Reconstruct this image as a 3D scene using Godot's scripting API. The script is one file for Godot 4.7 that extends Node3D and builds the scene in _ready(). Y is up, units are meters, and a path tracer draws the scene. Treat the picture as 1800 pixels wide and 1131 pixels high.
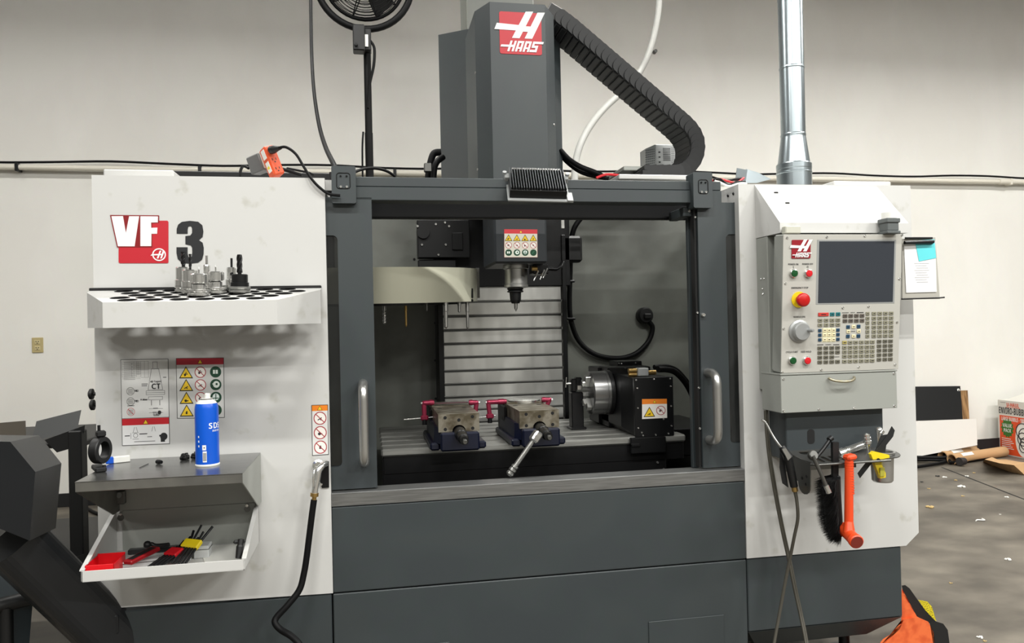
extends Node3D

# ---------------------------------------------------------------- geometry builder
class Mesher:
	var v := PackedVector3Array()
	var n := PackedVector3Array()
	var t := PackedVector2Array()

	func tri(a: Vector3, b: Vector3, c: Vector3, na: Vector3, nb: Vector3, nc: Vector3, ua := Vector2.ZERO, ub := Vector2.ZERO, uc := Vector2.ZERO) -> void:
		if (b - a).cross(c - a).dot(na + nb + nc) > 0.0:
			v.append_array(PackedVector3Array([a, c, b]))
			n.append_array(PackedVector3Array([na, nc, nb]))
			t.append_array(PackedVector2Array([ua, uc, ub]))
		else:
			v.append_array(PackedVector3Array([a, b, c]))
			n.append_array(PackedVector3Array([na, nb, nc]))
			t.append_array(PackedVector2Array([ua, ub, uc]))

	func quad(a: Vector3, b: Vector3, c: Vector3, d: Vector3, nn: Vector3) -> void:
		tri(a, b, c, nn, nn, nn, Vector2(0, 0), Vector2(1, 0), Vector2(1, 1))
		tri(a, c, d, nn, nn, nn, Vector2(0, 0), Vector2(1, 1), Vector2(0, 1))

	func quad_s(a: Vector3, b: Vector3, c: Vector3, d: Vector3, na: Vector3, nb: Vector3, nc: Vector3, nd: Vector3) -> void:
		tri(a, b, c, na, nb, nc)
		tri(a, c, d, na, nc, nd)

	# box between two corners, edges chamfered by bev
	func box(a: Vector3, b: Vector3, bev := 0.0) -> void:
		obox((a + b) / 2.0, (b - a).abs(), Basis(), bev)

	func obox(c: Vector3, size: Vector3, m: Basis, bev := 0.0) -> void:
		var h := size / 2.0
		var e := minf(bev, minf(h.x, minf(h.y, h.z)) * 0.9)
		var ax := [Vector3.RIGHT, Vector3.UP, Vector3.BACK]
		for i in 3:
			var u: Vector3 = ax[(i + 1) % 3]
			var w: Vector3 = ax[(i + 2) % 3]
			var hu := absf(h.dot(u)) - e
			var hw := absf(h.dot(w)) - e
			for s in [-1.0, 1.0]:
				var nn: Vector3 = ax[i] * s
				var o: Vector3 = nn * absf(h.dot(ax[i]))
				quad(c + m * (o - u * hu - w * hw), c + m * (o + u * hu - w * hw), c + m * (o + u * hu + w * hw), c + m * (o - u * hu + w * hw), (m * nn).normalized())
		if e <= 0.0:
			return
		for i in 3:
			var k: Vector3 = ax[i]
			var u: Vector3 = ax[(i + 1) % 3]
			var w: Vector3 = ax[(i + 2) % 3]
			var hk := absf(h.dot(k)) - e
			var hu := absf(h.dot(u))
			var hw := absf(h.dot(w))
			for s in [-1.0, 1.0]:
				for q in [-1.0, 1.0]:
					var p0: Vector3 = u * s * hu + w * q * (hw - e)
					var p1: Vector3 = u * s * (hu - e) + w * q * hw
					quad(c + m * (p0 - k * hk), c + m * (p0 + k * hk), c + m * (p1 + k * hk), c + m * (p1 - k * hk), (m * (u * s + w * q)).normalized())
		for sx in [-1.0, 1.0]:
			for sy in [-1.0, 1.0]:
				for sz in [-1.0, 1.0]:
					var g := Vector3(sx, sy, sz)
					var nn := (m * g).normalized()
					tri(c + m * (g * Vector3(h.x, h.y - e, h.z - e)), c + m * (g * Vector3(h.x - e, h.y, h.z - e)), c + m * (g * Vector3(h.x - e, h.y - e, h.z)), nn, nn, nn)

	static func frame(dir: Vector3) -> Basis:
		var d := dir.normalized()
		var r := Vector3.UP if absf(d.y) < 0.95 else Vector3.RIGHT
		var x := r.cross(d).normalized()
		return Basis(x, d.cross(x).normalized(), d)

	func cyl(a: Vector3, b: Vector3, r0: float, r1 := -1.0, seg := 20, cap0 := true, cap1 := true) -> void:
		if r1 < 0.0:
			r1 = r0
		var d := b - a
		var m := Mesher.frame(d)
		var slope := (r0 - r1) / maxf(d.length(), 1e-6)
		for i in seg:
			var t0 := TAU * i / seg
			var t1 := TAU * (i + 1) / seg
			var e0 := m * Vector3(cos(t0), sin(t0), 0)
			var e1 := m * Vector3(cos(t1), sin(t1), 0)
			var n0 := (e0 + m.z * slope).normalized()
			var n1 := (e1 + m.z * slope).normalized()
			quad_s(a + e0 * r0, a + e1 * r0, b + e1 * r1, b + e0 * r1, n0, n1, n1, n0)
			if cap0 and r0 > 0.0:
				tri(a, a + e0 * r0, a + e1 * r0, -m.z, -m.z, -m.z)
			if cap1 and r1 > 0.0:
				tri(b, b + e0 * r1, b + e1 * r1, m.z, m.z, m.z)

	# profile of (radius, height) points turned round the axis dir from base point o
	func lathe(o: Vector3, dir: Vector3, prof: PackedVector2Array, seg := 24, smooth := false) -> void:
		var m := Mesher.frame(dir)
		var ns := PackedVector2Array()
		for i in prof.size() - 1:
			var e := prof[i + 1] - prof[i]
			ns.append(Vector2(e.y, -e.x).normalized() if e.length() > 1e-9 else Vector2(1, 0))
		for i in prof.size() - 1:
			if prof[i].distance_to(prof[i + 1]) < 1e-9:
				continue
			var na := ns[i]
			var nb := ns[i]
			if smooth:
				if i > 0:
					na = (ns[i] + ns[i - 1]).normalized()
				if i < ns.size() - 1:
					nb = (ns[i] + ns[i + 1]).normalized()
			for k in seg:
				var t0 := TAU * k / seg
				var t1 := TAU * (k + 1) / seg
				var e0 := m * Vector3(cos(t0), sin(t0), 0)
				var e1 := m * Vector3(cos(t1), sin(t1), 0)
				var a := o + m.z * prof[i].y
				var b := o + m.z * prof[i + 1].y
				var p := [a + e0 * prof[i].x, a + e1 * prof[i].x, b + e1 * prof[i + 1].x, b + e0 * prof[i + 1].x]
				var q := [e0 * na.x + m.z * na.y, e1 * na.x + m.z * na.y, e1 * nb.x + m.z * nb.y, e0 * nb.x + m.z * nb.y]
				if prof[i + 1].x > 1e-6:
					tri(p[0], p[2], p[3], q[0], q[2], q[3])
				if prof[i].x > 1e-6:
					tri(p[0], p[1], p[2], q[0], q[1], q[2])

	# round bar along a path
	func tube(path: PackedVector3Array, r: float, seg := 8, r1 := -1.0) -> void:
		var cnt := path.size()
		var up := Mesher.frame(path[1] - path[0])
		var prev: Array = []
		var pn: Array = []
		for i in cnt:
			var d := (path[mini(i + 1, cnt - 1)] - path[maxi(i - 1, 0)]).normalized()
			var x := (up.x - d * up.x.dot(d)).normalized()
			up = Basis(x, d.cross(x), d)
			var rr := r if r1 < 0.0 else lerpf(r, r1, float(i) / (cnt - 1))
			var ring: Array = []
			var rn: Array = []
			for k in seg:
				var a := TAU * k / seg
				var e := up.x * cos(a) + up.y * sin(a)
				rn.append(e)
				ring.append(path[i] + e * rr)
			if i > 0:
				for k in seg:
					var j := (k + 1) % seg
					quad_s(prev[k], prev[j], ring[j], ring[k], pn[k], pn[j], rn[j], rn[k])
			if i == 0 or i == cnt - 1:
				var cn := -d if i == 0 else d
				for k in seg:
					tri(path[i], ring[k], ring[(k + 1) % seg], cn, cn, cn)
			prev = ring
			pn = rn

	# flat polygon in the xy plane of xf, given thickness behind it (towards local -z)
	func plate(poly: PackedVector2Array, thick: float, xf := Transform3D(), sides := true) -> void:
		var idx := Geometry2D.triangulate_polygon(poly)
		var nz := xf.basis.z.normalized()
		var back := -nz * thick
		for i in range(0, idx.size(), 3):
			var p: Array = []
			for k in 3:
				p.append(xf * Vector3(poly[idx[i + k]].x, poly[idx[i + k]].y, 0))
			tri(p[0], p[1], p[2], nz, nz, nz)
			tri(p[0] + back, p[1] + back, p[2] + back, -nz, -nz, -nz)
		if not sides:
			return
		var ccw := 1.0 if not Geometry2D.is_polygon_clockwise(poly) else -1.0
		for i in poly.size():
			var a := poly[i]
			var b := poly[(i + 1) % poly.size()]
			var e := (b - a) * ccw
			var nn := (xf.basis * Vector3(e.y, -e.x, 0)).normalized()
			var pa := xf * Vector3(a.x, a.y, 0)
			var pb := xf * Vector3(b.x, b.y, 0)
			quad(pa, pb, pb + back, pa + back, nn)

	func ball(c: Vector3, r: float, seg := 12, squash := Vector3.ONE) -> void:
		var rows := seg / 2
		for i in rows:
			for k in seg:
				var q: Array = []
				for g in [[i, k], [i, k + 1], [i + 1, k + 1], [i + 1, k]]:
					var a: float = PI * g[0] / rows
					var b: float = TAU * g[1] / seg
					q.append(Vector3(sin(a) * cos(b), cos(a), sin(a) * sin(b)))
				var s := squash * r
				if i < rows - 1:
					tri(c + q[0] * s, c + q[2] * s, c + q[3] * s, q[0], q[2], q[3])
				if i > 0:
					tri(c + q[0] * s, c + q[1] * s, c + q[2] * s, q[0], q[1], q[2])

	# convex solid between two corresponding polygons (a and b run the same way round)
	func loft(a: PackedVector3Array, b: PackedVector3Array) -> void:
		var mid := Vector3.ZERO
		for p in a:
			mid += p
		for p in b:
			mid += p
		mid /= a.size() + b.size()
		var k := a.size()
		for i in k:
			face(PackedVector3Array([a[i], a[(i + 1) % k], b[(i + 1) % k], b[i]]), mid)
		face(a, mid)
		face(b, mid)

	func face(p: PackedVector3Array, away_from: Vector3) -> void:
		var nn := Vector3.ZERO
		var c := Vector3.ZERO
		for i in p.size():
			nn += (p[i] - p[0]).cross(p[(i + 1) % p.size()] - p[0])
			c += p[i]
		c /= p.size()
		nn = nn.normalized()
		if nn.dot(c - away_from) < 0.0:
			nn = -nn
		for i in range(1, p.size() - 1):
			tri(p[0], p[i], p[i + 1], nn, nn, nn)

	# raised lettering: bold sans text, height h, anchored left or centred at xf
	func text(s: String, h: float, depth: float, xf: Transform3D, centre := true, slant := 0.0, stretch := 1.0, serif := false) -> void:
		var m := TextMesh.new()
		var f := SystemFont.new()
		f.font_names = PackedStringArray(["Droid Serif" if serif else "Droid Sans"])
		f.font_weight = 700
		m.font = f
		m.text = s
		m.font_size = 32
		m.pixel_size = 1.0
		m.curve_step = 3.0
		m.depth = 0.0
		m.horizontal_alignment = HORIZONTAL_ALIGNMENT_CENTER if centre else HORIZONTAL_ALIGNMENT_LEFT
		m.vertical_alignment = VERTICAL_ALIGNMENT_CENTER
		var k := h / 23.0
		for si in m.get_surface_count():
			var arr := m.surface_get_arrays(si)
			var vs: PackedVector3Array = arr[Mesh.ARRAY_VERTEX]
			var ix: PackedInt32Array = arr[Mesh.ARRAY_INDEX] if arr[Mesh.ARRAY_INDEX] != null else PackedInt32Array(range(vs.size()))
			var nz := xf.basis.z.normalized()
			for i in range(0, ix.size(), 3):
				var q: Array = []
				for j in 3:
					var p := vs[ix[i + j]] * k
					q.append(xf * Vector3(p.x * stretch + p.y * slant, p.y, depth))
				tri(q[0], q[1], q[2], nz, nz, nz)

	func mesh() -> ArrayMesh:
		var arr := []
		arr.resize(Mesh.ARRAY_MAX)
		arr[Mesh.ARRAY_VERTEX] = v
		arr[Mesh.ARRAY_NORMAL] = n
		arr[Mesh.ARRAY_TEX_UV] = t
		var m := ArrayMesh.new()
		m.add_surface_from_arrays(Mesh.PRIMITIVE_TRIANGLES, arr)
		return m

	func shifted(d: Vector3) -> Mesher:
		if d != Vector3.ZERO:
			for i in v.size():
				v[i] += d
		return self


# ---------------------------------------------------------------- print: small drawn pictures for labels and stickers
class Pic:
	var im: Image
	func _init(w: int, h: int, bg: Color) -> void:
		im = Image.create(w, h, false, Image.FORMAT_RGB8)
		im.fill(bg)
	func rect(x: float, y: float, w: float, h: float, c: Color) -> void:
		im.fill_rect(Rect2i(int(x), int(y), maxi(1, int(w)), maxi(1, int(h))), c)
	func frame(x: float, y: float, w: float, h: float, k: float, c: Color) -> void:
		rect(x, y, w, k, c)
		rect(x, y + h - k, w, k, c)
		rect(x, y, k, h, c)
		rect(x + w - k, y, k, h, c)
	func disc(cx: float, cy: float, r: float, c: Color, inner := 0.0) -> void:
		for y in range(int(cy - r), int(cy + r) + 2):
			for x in range(int(cx - r), int(cx + r) + 2):
				var d := Vector2(x - cx, y - cy).length()
				if d <= r and d >= inner and x >= 0 and y >= 0 and x < im.get_width() and y < im.get_height():
					im.set_pixel(x, y, c)
	func poly(p: PackedVector2Array, c: Color) -> void:
		var lo := p[0]
		var hi := p[0]
		for q in p:
			lo = lo.min(q)
			hi = hi.max(q)
		for y in range(maxi(0, int(lo.y)), mini(im.get_height() - 1, int(hi.y) + 1) + 1):
			for x in range(maxi(0, int(lo.x)), mini(im.get_width() - 1, int(hi.x) + 1) + 1):
				if Geometry2D.is_point_in_polygon(Vector2(x + 0.5, y + 0.5), p):
					im.set_pixel(x, y, c)
	func line(a: Vector2, b: Vector2, w: float, c: Color) -> void:
		var d := (b - a).normalized()
		var s := Vector2(-d.y, d.x) * w / 2.0
		poly(PackedVector2Array([a + s, b + s, b - s, a - s]), c)
	func triangle(cx: float, cy: float, r: float) -> void:
		poly(PackedVector2Array([Vector2(cx, cy - r), Vector2(cx + r * 1.05, cy + r * 0.82), Vector2(cx - r * 1.05, cy + r * 0.82)]), Color(0.1, 0.09, 0.06))
		poly(PackedVector2Array([Vector2(cx, cy - r * 0.78), Vector2(cx + r * 0.84, cy + r * 0.68), Vector2(cx - r * 0.84, cy + r * 0.68)]), Color(0.93, 0.78, 0.16))
	func scribble(cx: float, cy: float, r: float, c: Color, kind: int) -> void:
		match kind % 4:
			0:
				rect(cx - r * 0.5, cy - r * 0.1, r, r * 0.2, c)
				disc(cx - r * 0.25, cy + r * 0.2, r * 0.25, c)
				line(Vector2(cx - r * 0.4, cy + r * 0.5), Vector2(cx + r * 0.1, cy - r * 0.5), r * 0.18, c)
			1:
				line(Vector2(cx - r * 0.5, cy + r * 0.4), Vector2(cx + r * 0.4, cy - r * 0.1), r * 0.2, c)
				line(Vector2(cx - r * 0.1, cy + r * 0.1), Vector2(cx + r * 0.3, cy + r * 0.45), r * 0.2, c)
			2:
				disc(cx - r * 0.2, cy + r * 0.25, r * 0.32, c)
				rect(cx - r * 0.1, cy + r * 0.2, r * 0.6, r * 0.25, c)
			3:
				disc(cx, cy - r * 0.2, r * 0.16, c)
				rect(cx - r * 0.22, cy - r * 0.05, r * 0.44, r * 0.5, c)
	func warn(cx: float, cy: float, r: float, kind: int) -> void:
		triangle(cx, cy, r)
		scribble(cx, cy + r * 0.2, r * 0.62, Color(0.09, 0.08, 0.05), kind)
	func forbid(cx: float, cy: float, r: float, kind: int) -> void:
		disc(cx, cy, r, Color(0.62, 0.16, 0.2))
		disc(cx, cy, r * 0.86, Color(0.93, 0.91, 0.89))
		scribble(cx, cy, r * 0.7, Color(0.2, 0.18, 0.2), kind)
		line(Vector2(cx - r * 0.63, cy - r * 0.63), Vector2(cx + r * 0.63, cy + r * 0.63), r * 0.14, Color(0.62, 0.16, 0.2))
	func must(cx: float, cy: float, r: float, kind: int) -> void:
		disc(cx, cy, r, Color(0.05, 0.25, 0.16))
		match kind % 4:
			0:
				rect(cx - r * 0.45, cy - r * 0.35, r * 0.4, r * 0.7, Color(0.9, 0.93, 0.9))
				rect(cx + r * 0.05, cy - r * 0.35, r * 0.4, r * 0.7, Color(0.9, 0.93, 0.9))
			1:
				disc(cx + r * 0.1, cy - r * 0.05, r * 0.6, Color(0.9, 0.93, 0.9))
				disc(cx + r * 0.15, cy - r * 0.1, r * 0.2, Color(0.05, 0.25, 0.16))
				rect(cx - r * 0.6, cy - r * 0.2, r * 0.5, r * 0.16, Color(0.9, 0.93, 0.9))
			2:
				disc(cx, cy - r * 0.1, r * 0.6, Color(0.88, 0.92, 0.9))
				rect(cx - r * 0.5, cy + r * 0.1, r, r * 0.16, Color(0.05, 0.25, 0.16))
				line(Vector2(cx, cy - r * 0.6), Vector2(cx, cy + r * 0.4), r * 0.14, Color(0.05, 0.25, 0.16))
			3:
				line(Vector2(cx - r * 0.4, cy + r * 0.4), Vector2(cx + r * 0.3, cy - r * 0.5), r * 0.2, Color(0.2, 0.45, 0.34))


# ---------------------------------------------------------------- scene helpers
var origin := {}
var used := {}
var mats := {}

func unique_name(s: String) -> String:
	if not used.has(s):
		used[s] = 0
		return s
	used[s] += 1
	return "%s_%03d" % [s, used[s]]

func tag(o: Node3D, label := "", category := "", group := "", kind := "") -> void:
	if label: o.set_meta("label", label)
	if category: o.set_meta("category", category)
	if group: o.set_meta("group", group)
	if kind: o.set_meta("kind", kind)

# a Node3D at the base of a thing; its children are its parts
func thing(called: String, label: String, category: String, at: Vector3, group := "") -> Node3D:
	var o := Node3D.new()
	o.name = unique_name(called)
	add_child(o)
	o.position = at
	origin[o] = at
	tag(o, label, category, group)
	return o

# a mesh in world coordinates hung under a thing or a part
func part(b: Mesher, called: String, m: Material, under: Node3D, label := "") -> MeshInstance3D:
	var o := MeshInstance3D.new()
	o.name = called
	o.mesh = b.shifted(-origin[under]).mesh()
	o.material_override = m
	under.add_child(o, true)
	origin[o] = origin[under]
	if label: o.set_meta("label", label)
	return o

func single(b: Mesher, called: String, m: Material, label: String, category: String, at: Vector3, group := "", kind := "") -> MeshInstance3D:
	var o := MeshInstance3D.new()
	o.name = unique_name(called)
	o.mesh = b.shifted(-at).mesh()
	o.material_override = m
	o.position = at
	add_child(o)
	origin[o] = at
	tag(o, label, category, group, kind)
	return o

func struct(b: Mesher, called: String, m: Material, label: String) -> MeshInstance3D:
	var o := single(b, called, m, label, "", Vector3.ZERO, "", "structure")
	return o

func mat(key: String, c: Color, rough := 0.5, metal := 0.0, spec := 0.5) -> StandardMaterial3D:
	if mats.has(key):
		return mats[key]
	var m := StandardMaterial3D.new()
	m.resource_name = key
	m.albedo_color = c
	m.roughness = rough
	m.metallic = metal
	m.metallic_specular = spec
	mats[key] = m
	return m

func noise_tex(seed_: int, freq: float, lo: Color, hi: Color, size := 512, octaves := 4, a := 0.3, b := 0.7) -> NoiseTexture2D:
	var f := FastNoiseLite.new()
	f.seed = seed_
	f.frequency = freq
	f.fractal_octaves = octaves
	var g := Gradient.new()
	g.offsets = PackedFloat32Array([a, b])
	g.colors = PackedColorArray([lo, hi])
	var x := NoiseTexture2D.new()
	x.width = size
	x.height = size
	x.seamless = true
	x.noise = f
	x.color_ramp = g
	return x

func textured(key: String, tex: Texture2D, scale: Vector3, rough: float, metal := 0.0, tint := Color.WHITE, world := true) -> StandardMaterial3D:
	var m := mat(key, tint, rough, metal)
	m.albedo_texture = tex
	m.uv1_triplanar = true
	m.uv1_world_triplanar = world
	m.uv1_scale = scale
	return m

func printed(p: Pic, rough := 0.5) -> StandardMaterial3D:
	var m := StandardMaterial3D.new()
	m.albedo_texture = ImageTexture.create_from_image(p.im)
	m.roughness = rough
	return m

# a thin printed label on corners top left, top right, bottom right, bottom left
func sticker(p: Pic, called: String, c: PackedVector3Array, nrm: Vector3, under: Node3D, label := "", thick := 0.0012) -> MeshInstance3D:
	var b := Mesher.new()
	var k := nrm.normalized() * thick
	b.tri(c[0] + k, c[1] + k, c[2] + k, nrm, nrm, nrm, Vector2(0, 0), Vector2(1, 0), Vector2(1, 1))
	b.tri(c[0] + k, c[2] + k, c[3] + k, nrm, nrm, nrm, Vector2(0, 0), Vector2(1, 1), Vector2(0, 1))
	var mid := (c[0] + c[1] + c[2] + c[3]) / 4.0
	for i in 4:
		var q := c[i]
		var r := c[(i + 1) % 4]
		var nn := ((q + r) / 2.0 - mid).normalized()
		b.tri(q, r, r + k, nn, nn, nn)
		b.tri(q, r + k, q + k, nn, nn, nn)
	return part(b, called, printed(p), under, label)

# smooth path through points
func path(pts: PackedVector3Array, steps := 8) -> PackedVector3Array:
	var out := PackedVector3Array()
	var k := pts.size()
	for i in k - 1:
		var a := pts[maxi(i - 1, 0)]
		var b := pts[i]
		var c := pts[i + 1]
		var d := pts[mini(i + 2, k - 1)]
		for s in steps:
			var u := float(s) / steps
			out.append(0.5 * (2.0 * b + (c - a) * u + (2.0 * a - 5.0 * b + 4.0 * c - d) * u * u + (3.0 * b - a - 3.0 * c + d) * u * u * u))
	out.append(pts[k - 1])
	return out

func round_rect(x0: float, y0: float, x1: float, y1: float, r: float, seg := 5) -> PackedVector2Array:
	var p := PackedVector2Array()
	for q in [[x1 - r, y1 - r, 0.0], [x0 + r, y1 - r, 0.5], [x0 + r, y0 + r, 1.0], [x1 - r, y0 + r, 1.5]]:
		for i in seg + 1:
			var a: float = PI * (q[2] + 0.5 * i / seg)
			p.append(Vector2(q[0] + cos(a) * r, q[1] + sin(a) * r))
	return p

func at_z(z: float) -> Transform3D:
	return Transform3D(Basis(), Vector3(0, 0, z))

# polygon plate with cut-outs (boolean), front face at z, thickness t
func cut_plate(called: String, poly: PackedVector2Array, holes: Array, z: float, t: float, m: Material, under: Node3D) -> CSGCombiner3D:
	var o := CSGCombiner3D.new()
	o.name = called
	var g := CSGPolygon3D.new()
	g.polygon = poly
	g.depth = t
	g.material = m
	g.name = "sheet"
	o.add_child(g)
	for h in holes:
		var c := CSGPolygon3D.new()
		c.polygon = h
		c.depth = t * 3.0
		c.position.z = t
		c.operation = CSGShape3D.OPERATION_SUBTRACTION
		c.material = m
		c.name = "opening"
		o.add_child(c, true)
	o.material_override = m
	under.add_child(o, true)
	o.position = Vector3(0, 0, z) - origin[under]
	origin[o] = origin[under]
	return o

func bolt(c: Vector3, dir: Vector3, r: float, h: float, m: Material, under: Node3D, called := "screw") -> void:
	var b := Mesher.new()
	b.lathe(c, dir, PackedVector2Array([Vector2(r, 0), Vector2(r, h * 0.5), Vector2(r * 0.75, h), Vector2(r * 0.45, h), Vector2(r * 0.4, h * 0.6), Vector2(0, h * 0.6)]), 12)
	part(b, called, m, under)


func _ready() -> void:
	# ---- camera
	var cam := Camera3D.new()
	cam.name = "camera"
	cam.fov = rad_to_deg(2.0 * atan(565.5 / 1350.0))
	cam.near = 0.05
	cam.far = 60.0
	add_child(cam)
	cam.position = Vector3(0, 1.27, 2.45)
	cam.rotation_degrees = Vector3(0.2911, -10.5426, -1.2497)
	cam.current = true
	# ---- air and exposure
	var we := WorldEnvironment.new()
	we.name = "world"
	var env := Environment.new()
	env.background_mode = Environment.BG_COLOR
	env.background_color = Color(0.02, 0.02, 0.02)
	env.tonemap_mode = Environment.TONE_MAPPER_LINEAR
	env.tonemap_exposure = 2.1
	env.sdfgi_enabled = true
	env.ssao_enabled = true
	env.ssil_enabled = true
	we.environment = env
	add_child(we)
	# ---- rows of ceiling lamps (all above and in front of the picture)
	for row in [[-1.3, 3.8], [2.6, 6.0], [6.9, 6.5]]:
		for x in [-3.0, -0.6, 1.8, 4.2, 6.6]:
			ceiling_lamp(Vector3(x, LAMP_Y, row[0]), row[1] * (0.72 + 0.068 * (x + 3.0)), row[0] < 0.0)
	make_materials()
	build_setting()
	build_machine()
	build_interior()
	build_control()
	build_left_side()
	build_top()
	build_right_tools()
	build_background()

const LAMP_Y := 4.5

func ceiling_lamp(at: Vector3, energy: float, shaded: bool) -> void:
	var o := thing("ceiling_lamp", "white linear ceiling lamp with a glowing underside hung above the shop floor", "lamp", at, "linear ceiling lamps")
	var b := Mesher.new()
	b.box(at + Vector3(-0.6, 0.02, -0.1), at + Vector3(0.6, 0.09, 0.1), 0.01)
	if shaded:
		for s in [-1.0, 1.0]:
			b.box(at + Vector3(-0.6, -0.075, s * 0.105 - 0.004), at + Vector3(0.6, 0.05, s * 0.105 + 0.004))
	part(b, "housing", mat("lamp_white", Color(0.85, 0.85, 0.85), 0.5), o)
	var g := Mesher.new()
	g.box(at + Vector3(-0.58, 0.0, -0.085), at + Vector3(0.58, 0.02, 0.085))
	var m := mat("lamp_glow", Color(0.9, 0.9, 0.9), 0.5)
	m.emission_enabled = true
	m.emission = Color(1.0, 0.97, 0.92)
	m.emission_energy_multiplier = 2.0
	part(g, "diffuser", m, o)
	var l := AreaLight3D.new()
	l.name = "lamp_light"
	l.area_size = Vector2(1.16, 0.17)
	l.light_energy = energy
	l.light_color = Color(1.0, 0.995, 0.975)
	l.shadow_enabled = true
	l.set("area_range", 30.0)
	add_child(l, true)
	l.position = at + Vector3(0, -0.01, 0)
	l.rotation_degrees = Vector3(-90, 0, 0)

func make_materials() -> void:
	var smudge := noise_tex(3, 0.02, Color(0.715, 0.712, 0.69), Color(0.775, 0.775, 0.765), 512, 5, 0.06, 0.24)
	textured("white_paint", smudge, Vector3(0.9, 0.9, 0.9), 0.42)
	var dark := noise_tex(5, 0.01, Color(0.200, 0.226, 0.236), Color(0.213, 0.238, 0.247), 256, 3)
	textured("grey_paint", dark, Vector3(0.8, 0.8, 0.8), 0.45)
	var wallt := noise_tex(8, 0.008, Color(0.875, 0.868, 0.845), Color(0.89, 0.883, 0.862), 512, 4)
	textured("wall_paint", wallt, Vector3(0.35, 0.2, 0.35), 0.75)
	var conc := noise_tex(11, 0.006, Color(0.27, 0.248, 0.217), Color(0.425, 0.40, 0.358), 1024, 6, 0.15, 0.85)
	textured("concrete", conc, Vector3(0.3, 0.3, 0.42), 0.55)
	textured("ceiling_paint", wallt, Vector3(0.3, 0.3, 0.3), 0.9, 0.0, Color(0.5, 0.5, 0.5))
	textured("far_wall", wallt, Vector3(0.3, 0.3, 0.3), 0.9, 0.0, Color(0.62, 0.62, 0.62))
	var brush := noise_tex(21, 0.02, Color(0.52, 0.525, 0.525), Color(0.58, 0.585, 0.585), 512, 3)
	textured("brushed_steel", brush, Vector3(0.6, 10.0, 10.0), 0.34, 0.8)
	var scuff := noise_tex(23, 0.01, Color(0.54, 0.54, 0.53), Color(0.60, 0.60, 0.585), 512, 3)
	textured("sheet_steel", scuff, Vector3(1.5, 1.5, 1.5), 0.3, 0.85)
	textured("way_steel", noise_tex(25, 0.006, Color(0.76, 0.76, 0.745), Color(0.86, 0.86, 0.845), 512, 3), Vector3(2.0, 0.7, 1.0), 0.34, 0.5)
	textured("interior_paint", noise_tex(27, 0.012, Color(0.42, 0.43, 0.405), Color(0.435, 0.445, 0.42), 512, 3), Vector3(1.5, 1.5, 1.5), 0.4)
	textured("table_steel", noise_tex(31, 0.02, Color(0.56, 0.56, 0.545), Color(0.64, 0.64, 0.625), 256, 3), Vector3(0.8, 8.0, 8.0), 0.28, 0.45)
	textured("jaw_steel", noise_tex(33, 0.015, Color(0.36, 0.33, 0.27), Color(0.56, 0.54, 0.49), 256, 4), Vector3(4.0, 4.0, 4.0), 0.38, 0.6)
	textured("shelf_steel", noise_tex(35, 0.01, Color(0.47, 0.47, 0.465), Color(0.52, 0.52, 0.51), 512, 3), Vector3(1.2, 1.2, 4.0), 0.25, 0.8)
	textured("worn_orange_paint", noise_tex(37, 0.012, Color(0.80, 0.33, 0.16), Color(0.88, 0.42, 0.22), 256, 5, 0.2, 0.7), Vector3(5, 5, 5), 0.4)
	textured("speckled_yellow", noise_tex(39, 0.15, Color(0.30, 0.26, 0.03), Color(0.88, 0.80, 0.12), 256, 3, 0.25, 0.45), Vector3(6, 6, 6), 0.9)
	mat("crank_steel", Color(0.52, 0.52, 0.51), 0.3, 0.8)
	mat("dull_dark", Color(0.19, 0.195, 0.20), 0.4, 0.5)
	mat("hose_grey", Color(0.31, 0.30, 0.27), 0.45, 0.3)
	mat("rotary_black", Color(0.045, 0.048, 0.056), 0.35)
	mat("chuck_steel", Color(0.52, 0.52, 0.52), 0.27, 0.9)
	mat("steel", Color(0.74, 0.74, 0.73), 0.3, 0.9)
	mat("chrome", Color(0.88, 0.88, 0.87), 0.2, 0.92)
	mat("dull_steel", Color(0.42, 0.42, 0.41), 0.4, 0.9)
	mat("dark_steel", Color(0.16, 0.16, 0.165), 0.35, 0.7)
	mat("black_steel", Color(0.055, 0.058, 0.065), 0.4, 0.3)
	mat("black_plastic", Color(0.045, 0.047, 0.052), 0.5)
	mat("black_rubber", Color(0.035, 0.036, 0.04), 0.7)
	mat("cable_black", Color(0.03, 0.032, 0.037), 0.55, 0.0, 0.3)
	mat("galvanised", Color(0.66, 0.70, 0.72), 0.28, 0.95)
	mat("conduit_grey", Color(0.86, 0.84, 0.79), 0.45, 0.0)
	mat("aluminium", Color(0.62, 0.63, 0.63), 0.4, 0.35)
	mat("pendant_grey", Color(0.60, 0.61, 0.59), 0.42, 0.15)
	mat("pendant_face", Color(0.71, 0.705, 0.68), 0.42, 0.1)
	mat("brass", Color(0.70, 0.58, 0.36), 0.32, 0.9)
	mat("red", Color(0.78, 0.07, 0.12), 0.45)
	mat("logo_red", Color(0.72, 0.10, 0.16), 0.45)
	mat("dark_red", Color(0.5, 0.05, 0.08), 0.4)
	mat("orange", Color(0.86, 0.28, 0.11), 0.42)
	mat("yellow", Color(0.88, 0.78, 0.1), 0.45)
	mat("green", Color(0.03, 0.28, 0.12), 0.35)
	mat("blue", Color(0.02, 0.33, 0.78), 0.3)
	mat("navy", Color(0.022, 0.045, 0.13), 0.35)
	mat("white", Color(0.88, 0.88, 0.86), 0.5)
	mat("decal_white", Color(0.9, 0.9, 0.9), 0.5)
	mat("ink", Color(0.09, 0.095, 0.11), 0.5)
	mat("anodised_pink", Color(0.56, 0.17, 0.27), 0.28, 0.5)
	mat("cardboard", Color(0.70, 0.56, 0.40), 0.8)
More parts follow.
